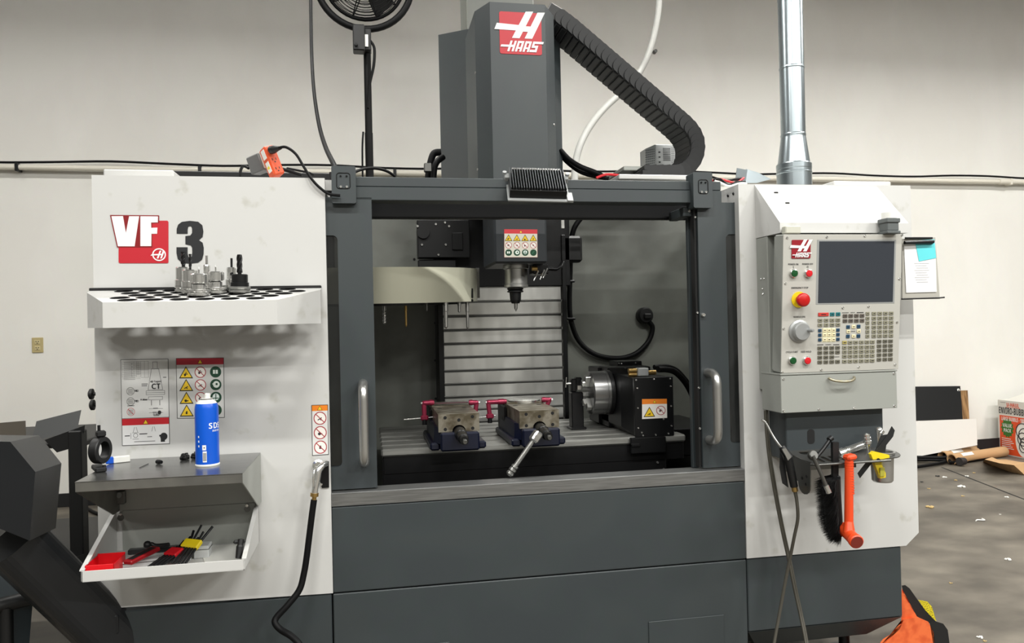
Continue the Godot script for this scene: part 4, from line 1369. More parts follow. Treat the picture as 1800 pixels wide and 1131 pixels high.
	part(b, "clamp", mats.chrome, pt)


func build_control() -> void:
	var o := thing("control_pendant", "grey machine control with dark screen, rows of keys and red emergency stop", "control panel", Vector3(1.525, 1.095, 0.155))
	o.rotation_degrees.x = 4.47
	origin[o] = Vector3.ZERO
	var F = mats.pendant_face
	var b := Mesher.new()
	b.box(Vector3(-0.213, 0.0, -0.052), Vector3(0.2155, 0.4495, -0.002), 0.003)
	b.box(Vector3(-0.207, 0.005, -0.066), Vector3(0.209, 0.445, -0.05))
	part(b, "housing", mats.pendant_grey, o)
	b = Mesher.new()
	b.box(Vector3(-0.213, 0.0, -0.002), Vector3(0.2155, 0.4495, 0.0), 0.001)
	var face := part(b, "front_plate", F, o)
	# screen
	b = Mesher.new()
	b.box(Vector3(-0.0868, 0.2258, -0.004), Vector3(0.1873, 0.4275, 0.0012), 0.001)
	part(b, "screen", mat("screen_glass", Color(0.21, 0.225, 0.25), 0.1), o, "dark glossy screen")
	b = Mesher.new()
	b.box(Vector3(-0.0941, 0.2214, -0.001), Vector3(0.1933, 0.4322, 0.0006), 0.0004)
	part(b, "screen_rim", mats.aluminium, o)
	emblem(Vector3(-0.1839, 0.4317, 0), Vector3(0.0665, 0, 0), Vector3(0, -0.0595, 0), face, mat("emblem_red", Color(0.55, 0.06, 0.13), 0.4))
	# push buttons
	push_button(o, Vector3(-0.1761, 0.3243, 0), mats.green)
	push_button(o, Vector3(-0.1244, 0.3238, 0), mats.red)
	push_button(o, Vector3(-0.1754, 0.0412, 0), mats.green)
	push_button(o, Vector3(-0.1236, 0.0396, 0), mats.red)
	var c: Vector3 = Vector3(-0.1548, 0.2391, 0)
	b = Mesher.new()
	b.lathe(c, Vector3.BACK, PackedVector2Array([Vector2(0.026, 0), Vector2(0.026, 0.003), Vector2(0.0, 0.0032)]), 32)
	var es := part(b, "emergency_stop", mats.yellow, o, "yellow disc of the emergency stop")
	b = Mesher.new()
	b.lathe(c, Vector3.BACK, PackedVector2Array([Vector2(0.013, 0.003), Vector2(0.013, 0.018), Vector2(0.021, 0.02), Vector2(0.0225, 0.024), Vector2(0.0215, 0.031), Vector2(0.016, 0.0345), Vector2(0.0, 0.0355)]), 32, true)
	part(b, "mushroom_cap", mat("stop_red", Color(0.72, 0.06, 0.06), 0.35), es)
	# jog wheel
	c = Vector3(-0.1517, 0.1363, 0)
	b = Mesher.new()
	b.lathe(c, Vector3.BACK, PackedVector2Array([Vector2(0.037, 0), Vector2(0.037, 0.004), Vector2(0.031, 0.008), Vector2(0.029, 0.02), Vector2(0.026, 0.024), Vector2(0.0, 0.024)]), 40)
	var jw := part(b, "jog_wheel", mats.aluminium, o)
	b = Mesher.new()
	b.lathe(c + Vector3(0.018, 0.004, 0.022), Vector3(0.3, 0.05, 1), PackedVector2Array([Vector2(0.0045, 0), Vector2(0.006, 0.014), Vector2(0.005, 0.022), Vector2(0, 0.0225)]), 14)
	part(b, "crank_knob", mats.aluminium, jw)
	# captions
	b = Mesher.new()
	var caps := [
		["POWER ON", Vector3(-0.1767, 0.3532, 0)], ["POWER OFF", Vector3(-0.126, 0.3536, 0)], ["EMERGENCY STOP", Vector3(-0.152, 0.2772, 0)], ["HANDLE JOG", Vector3(-0.1516, 0.183, 0)], ["CYCLE START", Vector3(-0.1759, 0.0686, 0)], ["FEED HOLD", Vector3(-0.1253, 0.0681, 0)], ["I", Vector3(-0.1765, 0.3437, 0)], ["O", Vector3(-0.1258, 0.344, 0)],
	]
	for q in caps:
		b.text(q[0], 0.0056 if q[0].length() > 1 else 0.007, 0.0006, Transform3D(Basis(), q[1]), true, 0.0, 0.9)
	b.text("DISPLAY", 0.003, 0.0006, Transform3D(Basis(), Vector3(0.0406, 0.1934, 0)))
	b.text("OVERRIDES", 0.003, 0.0006, Transform3D(Basis(), Vector3(-0.0456, 0.0895, 0)))
	b.text("CURSOR", 0.0032, 0.0006, Transform3D(Basis(), Vector3(0.0423, 0.1309, 0)))
	b.text("OVERRIDE", 0.0028, 0.0006, Transform3D(Basis(), Vector3(-0.0136, 0.0482, 0)))
	for q in [[Vector3(0.0013, 0.1928, 0), Vector3(0.0255, 0.1942, 0.0008)], [Vector3(0.0552, 0.1918, 0), Vector3(0.0796, 0.1942, 0.0008)], [Vector3(-0.0856, 0.089, 0), Vector3(-0.0636, 0.0908, 0.0008)], [Vector3(-0.028, 0.0879, 0), Vector3(-0.0059, 0.0899, 0.0008)]]:
		b.box(q[0], q[1])
	part(b, "caption_print", mats.ink, o)
	keys(o)
	for q in [[223, 172], [475, 170], [720, 165], [965, 163], [218, 460], [212, 747], [208, 1028], [457, 1022], [702, 1015], [943, 1010], [955, 447], [948, 730], [588, 625], [756, 622]]:
		var u: float = (q[0] - 205.0) / (965.0 - 205.0)
		bolt(Vector3(-0.206 + 0.4145 * (q[0] - 212.0) / 742.0, 0.4425 - 0.4345 * (q[1] - 168.0) / 854.0 + (u - 0.5) * 0.004, 0), Vector3.BACK, 0.0042, 0.0025, mats.chrome, face)
	# lamp and small box on top of the control
	var w := thing("signal_beacon", "small grey beacon with a white cap on top of the control", "beacon", Vector3(1.692, 1.5474, 0.19))
	b = Mesher.new()
	var bc: Vector3 = Vector3(1.692, 1.5474, 0.19)
	b.box(bc + Vector3(-0.025, -0.004, -0.025), bc + Vector3(0.025, 0.006, 0.025), 0.002)
	b.box(bc + Vector3(-0.021, 0.006, -0.021), bc + Vector3(0.021, 0.034, 0.021), 0.002)
	b.box(bc + Vector3(-0.025, 0.032, -0.025), bc + Vector3(0.025, 0.047, 0.025), 0.002)
	part(b, "base", mat("beacon_grey", Color(0.33, 0.35, 0.35), 0.5), w)
	b = Mesher.new()
	b.lathe(bc + Vector3(0, 0.047, 0), Vector3.UP, PackedVector2Array([Vector2(0.024, 0), Vector2(0.024, 0.02), Vector2(0.020, 0.025), Vector2(0, 0.026)]), 24)
	part(b, "cap", mats.white, w)
	b = Mesher.new()
	b.box(Vector3(1.3199, 1.5454, 0.19) + Vector3(0, 0, -0.025), Vector3(1.3745, 1.5711, 0.19), 0.003)
	single(b, "small_box", mat("putty", Color(0.74, 0.74, 0.69), 0.6), "small putty-coloured box on top of the control above the red logo", "box", Vector3(1.3458, 1.5454, 0.19))
	# storage box below the control
	var s := thing("storage_box", "plain grey box with a pull handle fixed below the control", "box", Vector3(1.52, 0.97, 0.1))
	b = Mesher.new()
	b.box(Vector3(1.311, 0.965, 0.03), Vector3(1.733, 1.092, 0.152), 0.002)
	b.box(Vector3(1.309, 1.0885, 0.03), Vector3(1.735, 1.094, 0.157), 0.001)
	part(b, "body", mats.pendant_grey, s)
	b = Mesher.new()
	b.box(Vector3(1.311, 0.9655, 0.152), Vector3(1.733, 1.086, 0.155), 0.001)
	var lid := part(b, "front_plate", mats.pendant_grey, s)
	for q in [[1.3205, 1.076], [1.7235, 1.081], [1.3185, 0.9735], [1.444, 0.9725], [1.572, 0.9715], [1.7225, 0.9725]]:
		bolt(Vector3(q[0], q[1], 0.155), Vector3.BACK, 0.0042, 0.0025, mats.chrome, lid)
	b = Mesher.new()
	var hp := PackedVector3Array()
	for i in 13:
		var a := PI * i / 12.0
		hp.append(Vector3(1.5259, 1.0744, 0.156) + Vector3(-cos(a) * 0.046, -sin(a) * 0.012, 0.003 + sin(a) * 0.02))
	b.tube(hp, 0.0045, 8)
	part(b, "pull_handle", mat("pull_metal", Color(0.66, 0.63, 0.54), 0.3, 0.8), s, "curved metal pull")
	# dark lower support
	b = Mesher.new()
	b.box(Vector3(1.3517, 0.8012, 0.0), Vector3(1.7118, 0.966, 0.11), 0.003)
	var ls := part(b, "lower_support", mats.grey_paint, mill, "dark grey block under the storage box")
	b = Mesher.new()
	b.plate(round_rect(1.4276, 0.8525, 1.4546, 0.9017, 0.011), 0.004, at_z(0.1105))
	part(b, "slot", mats["void"], ls)
	# clipboard beside the control
	var cb := thing("clipboard", "clipboard with white sheets and a blue note, hung beside the control", "clipboard", Vector3(1.8787, 1.3303, 0.1))
	b = Mesher.new()
	b.plate(PackedVector2Array([Vector2(1.8093, 1.5389), Vector2(1.9381, 1.5437), Vector2(1.9501, 1.3292), Vector2(1.8036, 1.3304)]), 0.004, at_z(0.1))
	part(b, "board", mat("board_grey", Color(0.66, 0.65, 0.62), 0.5), cb)
	b = Mesher.new()
	b.plate(PackedVector2Array([Vector2(1.8133, 1.5252), Vector2(1.9355, 1.5309), Vector2(1.9362, 1.3541), Vector2(1.8174, 1.3527)]), 0.002, at_z(0.103))
	var pp := part(b, "paper_sheets", mats.decal_white, cb)
	b = Mesher.new()
	for i in 9:
		b.box(Vector3(1.8507 + 0.004 * (i % 3), 1.4524 - i * 0.008, 0.1032), Vector3(1.9084 - 0.005 * ((i * 2) % 3), 1.4524 - i * 0.008 + 0.0012, 0.1036))
	part(b, "faint_writing", mat("pencil", Color(0.62, 0.62, 0.64), 0.7), pp)
	b = Mesher.new()
	b.plate(PackedVector2Array([Vector2(1.8554, 1.531), Vector2(1.9312, 1.5368), Vector2(1.9361, 1.4716), Vector2(1.869, 1.4602)]), 0.001, at_z(0.1045))
	part(b, "blue_note", mat("note_blue", Color(0.36, 0.80, 0.83), 0.6), cb, "pale blue sticky note")
	b = Mesher.new()
	b.box(Vector3(1.8123, 1.5189, 0.104), Vector3(1.9212, 1.5296, 0.112), 0.002)
	b.cyl(Vector3(1.8069, 1.5236, 0.114), Vector3(1.9195, 1.5274, 0.114), 0.006, 0.006, 12)
	b.box(Vector3(1.815, 1.5374, 0.104), Vector3(1.9227, 1.5438, 0.108), 0.001)
	part(b, "clip", mats.dark_steel, cb)
	b = Mesher.new()
	b.tube(PackedVector3Array([Vector3(1.7953, 1.3312, 0.108), Vector3(1.9391, 1.333, 0.108), Vector3(1.9598, 1.3346, 0.11)]), 0.003, 6)
	part(b, "rail", mats.black_steel, cb)

func push_button(o: Node3D, c: Vector3, m: Material) -> void:
	var b := Mesher.new()
	b.lathe(c, Vector3.BACK, PackedVector2Array([Vector2(0.0145, 0), Vector2(0.0145, 0.006), Vector2(0.0125, 0.008), Vector2(0.0115, 0.0085), Vector2(0.0115, 0.003)]), 28)
	var ring := part(b, "push_button", mats.chrome, o)
	b = Mesher.new()
	b.lathe(c, Vector3.BACK, PackedVector2Array([Vector2(0.0115, 0.002), Vector2(0.0115, 0.009), Vector2(0.010, 0.011), Vector2(0, 0.0118)]), 28)
	part(b, "lens", m, ring)

func keys(o: Node3D) -> void:
	var grey := mat("key_grey", Color(0.50, 0.49, 0.42), 0.6)
	var olive := mat("key_olive", Color(0.36, 0.35, 0.30), 0.6)
	var brown := mat("key_brown", Color(0.33, 0.30, 0.27), 0.6)
	var teal := mat("key_teal", Color(0.05, 0.40, 0.42), 0.5)
	var blue := mat("key_blue", Color(0.07, 0.24, 0.35), 0.5)
	var cream := mat("key_cream", Color(0.87, 0.83, 0.68), 0.6)
	var redk := mat("key_red", Color(0.72, 0.20, 0.17), 0.5)
	var yel := mat("key_yellow", Color(0.62, 0.57, 0.33), 0.6)
	var p0: Vector3 = Vector3(-0.1021, 0.2327, 0)
	var px: Vector3 = Vector3(0.2311, 0.2275, 0)
	var py: Vector3 = Vector3(-0.097, 0.0088, 0)
	var ux := (px - p0) / 1508.0
	var uy := (py - p0) / 1131.0
	var shapes := {}
	var list := [[158, 217, redk, 170, 60], [302, 214, teal, 72, 60], [398, 212, teal, 72, 60]]
	for x in [105, 203, 300, 395]:
		for y in [314, 391]:
			list.append([x, y - (x - 105) * 0.02, grey, 74, 56])
		for y in [775, 851, 930, 1008]:
			if not (y == 930 and x == 395):
				list.append([x - 4, y - (x - 105) * 0.015, olive, 74, 56])
	for y in [483, 558, 637]:
		list.append([100, y, blue, 54, 52])
		list.append([396, y - 6, blue, 54, 52])
		for x in [178, 250, 323]:
			list.append([x, y - 4, cream, 58, 58])
	for x in [513, 606, 700, 793]:
		for y in [242, 324]:
			list.append([x, y - (x - 513) * 0.01, brown, 74, 58])
	for q in [[563, 427], [737, 419], [560, 583], [735, 580]]:
		list.append([q[0], q[1], blue, 58, 58])
	for q in [[653, 423], [567, 503], [739, 499], [653, 581]]:
		list.append([q[0], q[1], cream, 60, 56])
	for x in [885, 993, 1090, 1185, 1280]:
		for y in [205, 283, 358, 433, 508, 583]:
			list.append([x, y - (x - 885) * 0.012, grey, 74 if x > 900 else 62, 56])
	for x in [505, 598, 690, 785, 878, 968]:
		for y in [686, 768, 842, 917, 1001]:
			list.append([x, y - (x - 505) * 0.012, yel if x == 505 and y == 686 else grey, 74, 56])
	for x in [1082, 1180, 1273]:
		for y in [674, 751, 826, 902, 980]:
			list.append([x, y - (x - 1082) * 0.02, olive, 74, 56])
	var print_b := Mesher.new()
	for k in list:
		var key := "%d_%d" % [k[3], k[4]]
		var w: float = k[3] * ux.x
		var h: float = -k[4] * uy.y
		if not shapes.has(key):
			var b := Mesher.new()
			b.obox(Vector3(0, 0, 0.0012), Vector3(w, h, 0.0028), Basis(), 0.0009)
			shapes[key] = b.mesh()
		var c: Vector3 = p0 + ux * float(k[0]) + uy * float(k[1])
		var m := MeshInstance3D.new()
		m.name = "key"
		m.mesh = shapes[key]
		m.material_override = k[2]
		o.add_child(m, true)
		m.position = c
		var g: float = 0.18 + 0.1 * fmod(k[0] * 0.37 + k[1] * 0.71, 1.0)
		print_b.box(c + Vector3(-w * g, -h * 0.12, 0.0026), c + Vector3(w * g, h * 0.1, 0.0029))
	part(print_b, "key_print", mats.ink, o)
	# pale backing of the jog block
	var bk := Mesher.new()
	bk.box(p0 + ux * 140.0 + uy * 680.0 + Vector3(0, 0, -0.001), p0 + ux * 360.0 + uy * 440.0 + Vector3(0, 0, 0.0006))
	part(bk, "key_backing", mat("backing_cream", Color(0.80, 0.79, 0.68), 0.6), o)


func build_left_side() -> void:
	tool_rack()
	work_shelf()
	bin_tray()
	air_gun_left()
	# side knobs on the cabinet edge
	var b := Mesher.new()
	for p in [Vector3(-0.809, 1.0926, -0.03), Vector3(-0.8129, 1.0586, -0.05)]:
		b = Mesher.new()
		b.lathe(p + Vector3(0.008, 0, 0), Vector3.LEFT, PackedVector2Array([Vector2(0.005, 0), Vector2(0.005, 0.01), Vector2(0.016, 0.012), Vector2(0.016, 0.02), Vector2(0.009, 0.024), Vector2(0.0, 0.024)]), 16)
		part(b, "side_knob", mats.black_plastic, mill)
	chip_conveyor()

func tool_rack() -> void:
	var o := thing("tool_rack", "white sloping tool rack with round holes on the left cabinet face", "rack", Vector3(-0.46, 1.34, 0.0))
	var W = mats.white_paint
	var zf := 0.26
	# corner points: back edge on the cabinet, chamfered ends, front edge
	var bl: Vector3 = Vector3(-0.8065, 1.3964, 0.004)
	var br: Vector3 = Vector3(-0.1428, 1.4016, 0.004)
	var fl: Vector3 = Vector3(-0.6907, 1.3542, 0.26)
	var fr: Vector3 = Vector3(-0.247, 1.3549, 0.26)
	var yb := (bl.y + br.y) / 2.0
	var yf := (fl.y + fr.y) / 2.0
	bl.y = yb
	br.y = yb
	fl.y = yf
	fr.y = yf
	var ml: Vector3 = Vector3(-0.7976, 1.3809, 0.05)
	var mr: Vector3 = Vector3(-0.1436, 1.3939, 0.05)
	ml.y = lerpf(yb, yf, 0.05 / 0.26)
	mr.y = ml.y
	# sloping plane: local x right, local y up the slope
	var up := Vector3(0, yb - yf, 0.004 - zf).normalized()
	var xf := Transform3D(Basis(Vector3.RIGHT, up, Vector3.RIGHT.cross(up)), Vector3(0, yf, zf))
	var inv := xf.affine_inverse()
	var poly := PackedVector2Array()
	for p in [fl, fr, mr, br, bl, ml]:
		var q: Vector3 = inv * p
		poly.append(Vector2(q.x, q.y))
	var holes := []
	var dx: float = 0.0662
	var x0: float = -0.6398
	var r := 0.0255
	var rows := [[0.036, 0.0, 6], [0.086, -0.5, 7], [0.136, 0.0, 7], [0.186, -0.5, 8], [0.236, 0.0, 8]]
	rack_holes.clear()
	for row in rows:
		for i in row[2]:
			var c := Vector2(x0 + dx * (i + row[1]) - (0.0 if row[0] < 0.1 else dx if row[2] == 8 and row[1] == 0.0 else 0.0), row[0])
			var ok := Geometry2D.is_point_in_polygon(c + Vector2(-r - 0.006, 0), poly) and Geometry2D.is_point_in_polygon(c + Vector2(r + 0.006, 0), poly)
			if not ok:
				continue
			var h := PackedVector2Array()
			for k in 24:
				h.append(c + Vector2(cos(TAU * k / 24), sin(TAU * k / 24)) * r)
			holes.append(h)
			rack_holes.append(xf * Vector3(c.x, c.y, 0))
	var top := cut_plate("perforated_top", poly, holes, 0.0, 0.0025, W, o)
	top.transform = Transform3D(xf.basis, xf.origin - origin[o])
	# black cups lining the holes
	for c in rack_holes:
		var cup := Mesher.new()
		var m := xf.basis.z
		cup.lathe(c, -m, PackedVector2Array([Vector2(r - 0.004, 0.035), Vector2(r - 0.0005, 0.035), Vector2(r - 0.0005, -0.0008), Vector2(r - 0.003, -0.0008), Vector2(r - 0.004, 0.035)]), 24)
		part(cup, "hole_liner", mats.black_plastic, o)
	# lips
	var b := Mesher.new()
	var lb: float = 1.2866
	var lw: float = 1.289
	b.loft(PackedVector3Array([fl, fr, Vector3(fr.x, lb, fr.z), Vector3(fl.x, lb, fl.z)]), PackedVector3Array([fl - Vector3(0, 0, 0.002), fr - Vector3(0, 0, 0.002), Vector3(fr.x, lb, fr.z - 0.002), Vector3(fl.x, lb, fl.z - 0.002)]))
	part(b, "front_lip", W, o)
	for q in [[fl, ml, 1.0], [fr, mr, -1.0]]:
		b = Mesher.new()
		var k := Vector3(0.002 * q[2], 0, -0.0015)
		var a: Vector3 = q[0]
		var c: Vector3 = q[1]
		b.loft(PackedVector3Array([a, c, Vector3(c.x, lw, c.z), Vector3(a.x, lb, a.z)]), PackedVector3Array([a + k, c + k, Vector3(c.x, lw, c.z) + k, Vector3(a.x, lb, a.z) + k]))
		part(b, "side_lip", W, o)
	b = Mesher.new()
	b.box(Vector3(bl.x, yb - 0.002, 0.001), Vector3(br.x, yb + 0.008, 0.008), 0.002)
	part(b, "rubber_edge", mats.black_rubber, o)
	# tool holders standing in the holes: [px centre, flange y] and form
	holder(Vector3(-0.5302, 1.3879, 0.07), 0.025, 0.055, 0.0, 0.007, 0.045, 0.022, "dark_steel", "tool holder with thick black spiral drill at the left of the rack group", 1, yb, yf)
	holder(Vector3(-0.505, 1.3861, 0.1), 0.025, 0.05, 0.0, 0.0042, 0.046, 0.022, "dark_steel", "tool holder with slim black drill just right of the thick spiral drill", 1, yb, yf)
	holder(Vector3(-0.4695, 1.378, 0.16), 0.031, 0.03, 0.0225, 0.0024, 0.020, 0.022, "steel", "front collet holder with ribbed nut and short needle tip", 2, yb, yf)
	holder(Vector3(-0.4676, 1.3892, 0.06), 0.028, 0.06, 0.0, 0.0035, 0.028, 0.010, "steel", "slender chrome holder with thin tool between the two collet holders", 0, yb, yf)
	holder(Vector3(-0.4337, 1.3855, 0.11), 0.031, 0.032, 0.021, 0.002, 0.022, 0.020, "steel", "collet holder with ribbed nut and thin pin, middle of the rack group", 2, yb, yf)
	holder(Vector3(-0.3981, 1.3916, 0.06), 0.028, 0.052, 0.0, 0.0045, 0.028, 0.0145, "black_steel", "chrome end mill holder with a set screw, left of the black one", 3, yb, yf)
	holder(Vector3(-0.3693, 1.3876, 0.1), 0.031, 0.036, 0.0, 0.0078, 0.058, 0.023, "dark_steel", "black holder with a fluted end mill at the right of the rack group", 4, yb, yf)

var rack_holes := []

func holder(p: Vector3, fr: float, bh: float, nut: float, tr: float, th: float, br: float, tool: String, label: String, form: int, yb: float, yf: float) -> void:
	# settle in the slope of the rack
	p.y = lerpf(yb, yf, (p.z - 0.004) / 0.256) + 0.002
	var o := thing("tool_holder", label, "tool holder", p, "")
	var up := Vector3(0.02, 1, 0.06).normalized()
	var b := Mesher.new()
	var body = mats.black_steel if form == 4 else mats.chrome
	b.lathe(p, up, PackedVector2Array([Vector2(0.012, -0.05), Vector2(0.021, 0.0), Vector2(fr, 0.0), Vector2(fr, 0.005), Vector2(fr - 0.005, 0.008), Vector2(fr, 0.011), Vector2(fr, 0.016), Vector2(fr - 0.004, 0.017), Vector2(0, 0.017)]), 28)
	part(b, "flange", mats.chrome if form != 4 else mats.steel, o)
	b = Mesher.new()
	if form == 2:
		b.lathe(p, up, PackedVector2Array([Vector2(0.018, 0.017), Vector2(0.018, 0.017 + bh * 0.45), Vector2(0.013, 0.018 + bh * 0.5), Vector2(0.013, 0.02 + bh * 0.55)]), 24)
		part(b, "body", mats.chrome, o)
		b = Mesher.new()
		var m := Mesher.frame(up)
		b.lathe(p, up, PackedVector2Array([Vector2(nut - 0.003, 0.019 + bh * 0.5), Vector2(nut, 0.021 + bh * 0.5), Vector2(nut, 0.044 + bh * 0.5), Vector2(nut - 0.002, 0.046 + bh * 0.5), Vector2(0.006, 0.047 + bh * 0.5), Vector2(0, 0.047 + bh * 0.5)]), 24)
		for i in 8:
			var a := TAU * i / 8.0
			var e := m * Vector3(cos(a), sin(a), 0)
			b.obox(p + up * (0.0325 + bh * 0.5) + e * nut, Vector3(0.005, 0.004, 0.022), Basis(e.cross(up), e, up), 0.001)
		part(b, "collet_nut", mats.chrome, o)
		bh = bh * 0.5 + 0.03
	else:
		b.lathe(p, up, PackedVector2Array([Vector2(br + 0.003, 0.017), Vector2(br + 0.003, 0.017 + bh * 0.3), Vector2(br, 0.017 + bh * 0.34), Vector2(br, 0.017 + bh * 0.94), Vector2(br * 0.85, 0.017 + bh), Vector2(0, 0.017 + bh)]), 24)
		part(b, "body", body, o)
		if form == 3:
			b = Mesher.new()
			b.cyl(p + up * (0.017 + bh * 0.6) + Vector3(0.003, 0, br - 0.003), p + up * (0.017 + bh * 0.6) + Vector3(0.003, 0, br + 0.001), 0.005, 0.005, 12)
			part(b, "set_screw", mats.black_steel, o)
	b = Mesher.new()
	var q := p + up * (0.016 + bh)
	if form == 2:
		b.lathe(q, up, PackedVector2Array([Vector2(tr, 0), Vector2(tr, th * 0.6), Vector2(0, th)]), 10)
	else:
		b.lathe(q, up, PackedVector2Array([Vector2(tr * (0.72 if form != 0 else 1.0), 0), Vector2(tr * (0.72 if form != 0 else 1.0), th), Vector2(0, th)]), 12)
		if form in [1, 4]:
			var m := Mesher.frame(up)
			for s in 2 if form == 1 else 4:
				var h := PackedVector3Array()
				for i in 20:
					var a := i * (0.42 if form == 1 else 0.22) + s * TAU / (2 if form == 1 else 4)
					h.append(q + up * (th * (0.1 + 0.88 * i / 19.0)) + m * Vector3(cos(a), sin(a), 0) * tr * 0.7)
				b.tube(h, tr * 0.36, 6)
	part(b, "cutter", mats[tool], o)

func work_shelf() -> void:
	var S = mats.sheet_steel
	var o := thing("work_shelf", "bare steel shelf bracketed to the left cabinet under the warning stickers", "shelf", Vector3(-0.53, 0.8, 0.0))
	var b := Mesher.new()
	var y := 0.8985
	var xl := -0.738
	var xr := -0.334
	b.box(Vector3(xl, y - 0.003, 0.002), Vector3(xr, y, 0.34), 0.0)
	part(b, "top_plate", mats.shelf_steel, o)
	b = Mesher.new()
	b.box(Vector3(xl, y - 0.026, 0.337), Vector3(xr, y - 0.0002, 0.340), 0.001)
	part(b, "front_lip", S, o)
	for x in [xl, xr - 0.003]:
		b = Mesher.new()
		var pa := PackedVector3Array()
		var pb := PackedVector3Array()
		for q in [[y - 0.0004, 0.002], [y - 0.0004, 0.337], [y - 0.026, 0.337], [y - 0.15, 0.06], [y - 0.15, 0.002]]:
			pa.append(Vector3(x, q[0], q[1]))
			pb.append(Vector3(x + 0.003, q[0], q[1]))
		b.loft(pa, pb)
		part(b, "side_gusset", S if x < -0.5 else mats.pendant_grey, o)
	b = Mesher.new()
	b.box(Vector3(xl, y - 0.15, 0.001), Vector3(xr, y - 0.003, 0.004))
	part(b, "back_plate", mats.pendant_grey, o)
	b = Mesher.new()
	b.box(Vector3(-0.7665, 0.7689, 0.004), Vector3(-0.7159, 0.8093, 0.02), 0.003)
	b.cyl(Vector3(-0.7316, 0.7969, 0.02), Vector3(-0.7298, 0.7981, 0.026), 0.008, 0.008, 16)
	part(b, "latch_box", mats.dull_steel, o)
	# things on the shelf
	var c := Vector3(-0.4511, 0.8985, 0.1832)
	var can := thing("spray_can", "blue aerosol can with white shoulder and nozzle on the steel shelf", "spray can", c)
	b = Mesher.new()
	b.lathe(c, Vector3.UP, PackedVector2Array([Vector2(0, 0), Vector2(0.0315, 0.0), Vector2(0.0325, 0.002), Vector2(0.0325, 0.005), Vector2(0.0312, 0.006)]), 40)
	part(b, "base_rim", mats.white, can)
	b = Mesher.new()
	b.lathe(c, Vector3.UP, PackedVector2Array([Vector2(0.0312, 0.006), Vector2(0.0315, 0.008), Vector2(0.0315, 0.158), Vector2(0.0305, 0.166), Vector2(0.028, 0.173)]), 40, true)
	var bodyc := part(b, "body", mats.blue, can)
	b = Mesher.new()
	b.lathe(c, Vector3.UP, PackedVector2Array([Vector2(0.028, 0.173), Vector2(0.023, 0.179), Vector2(0.017, 0.183), Vector2(0.0165, 0.187), Vector2(0.0, 0.187)]), 32)
	part(b, "shoulder", mats.white, can)
	b = Mesher.new()
	b.lathe(c + Vector3(0.003, 0.186, 0), Vector3.UP, PackedVector2Array([Vector2(0.008, 0), Vector2(0.008, 0.012), Vector2(0.006, 0.0145), Vector2(0, 0.0145)]), 16)
	part(b, "nozzle", mats.white, can)
	b = Mesher.new()
	b.lathe(c, Vector3.UP, PackedVector2Array([Vector2(0.0172, 0.1835), Vector2(0.0172, 0.1865), Vector2(0.012, 0.1868)]), 24)
	part(b, "crimp_ring", mats.steel, can)
	# print wrapped round the can
	b = Mesher.new()
	wrap_text(b, "SDS", c, 0.0316, 0.112, 0.016, 0.95)
	wrap_text(b, "DUSTER", c, 0.0316, 0.098, 0.005, 1.05)
	for i in 3:
		wrap_bar(b, c, 0.0316, 0.083 - i * 0.013, 0.0055, -0.62, -0.5)
	wrap_bar(b, c, 0.0316, 0.053, 0.014, -0.22, 0.10)
	wrap_bar(b, c, 0.0316, 0.028, 0.03, -0.20, 0.14)
	part(b, "label_print", mats.decal_white, bodyc)
	b = Mesher.new()
	for i in 9:
		wrap_bar(b, c, 0.0318, 0.016 + i * 0.0026 + 0.001, 0.0011 + 0.0006 * (i % 2), -0.17, 0.11)
	wrap_bar(b, c, 0.0318, 0.053, 0.004, -0.1, -0.02)
	part(b, "bar_code", mats.ink, bodyc)
	# eraser-like block, pins and bolts
	c = Vector3(-0.7206, 0.8985, 0.0613)
	var e := thing("small_block", "small white block with a blue end on the steel shelf", "block", c)
	var tb := Basis(Vector3.UP, 0.42)
	b = Mesher.new()
	b.obox(c + tb * Vector3(0.010, 0.0095, 0), Vector3(0.044, 0.018, 0.018), tb, 0.0015)
	part(b, "sleeve", mats.white, e)
	b = Mesher.new()
	b.obox(c + tb * Vector3(-0.021, 0.0095, 0), Vector3(0.02, 0.0188, 0.0188), tb, 0.002)
	part(b, "blue_end", mats.blue, e)
	b = Mesher.new()
	b.tube(PackedVector3Array([Vector3(-0.6296, 0.9, 0.1807), Vector3(-0.6236, 0.9, 0.1147)]), 0.0009, 6)
	single(b, "steel_pin", mats.black_steel, "thin dark wire pin lying on the steel shelf", "pin", Vector3(-0.6299, 0.8985, 0.1364))
	b = Mesher.new()
	var d0: Vector3 = Vector3(-0.5999, 0.905, 0.1184)
	b.lathe(d0, Vector3(0.8, 0.0, 0.75), PackedVector2Array([Vector2(0, 0), Vector2(0.0055, 0.0), Vector2(0.0062, 0.002), Vector2(0.0062, 0.014), Vector2(0.0048, 0.0145), Vector2(0.0048, 0.021), Vector2(0, 0.021)]), 18)
	single(b, "dowel_screw", mats.black_steel, "single short black screw lying on the steel shelf", "screw", d0 - Vector3(0, 0.0065, 0))
	var spots := [[318, 810, 0.3], [325, 808, 1.9], [333, 808, 2.8], [340, 805, 0.9], [346, 807, 2.2], [322, 805, 1.2], [330, 804, 2.5], [343, 802, 0.1]]
	for i in spots.size():
		var g: Vector3 = px_on_shelf(spots[i][0], spots[i][1])
		var dir := Vector3(cos(spots[i][2]), 0.0, sin(spots[i][2]))
		b = Mesher.new()
		b.lathe(g + Vector3(0, 0.007, 0), dir, PackedVector2Array([Vector2(0.0025, 0), Vector2(0.0065, 0.0), Vector2(0.0065, 0.007), Vector2(0.0035, 0.0075), Vector2(0.0035, 0.019), Vector2(0, 0.0195)]), 12)
		single(b, "cap_screw", mats.black_steel, "small black cap screw in the loose heap behind the spray can", "screw", g, "black cap screws heaped by the spray can")
	# black ring clamp at the shelf's left end
	c = Vector3(-0.7314, 0.8985, 0.1841)
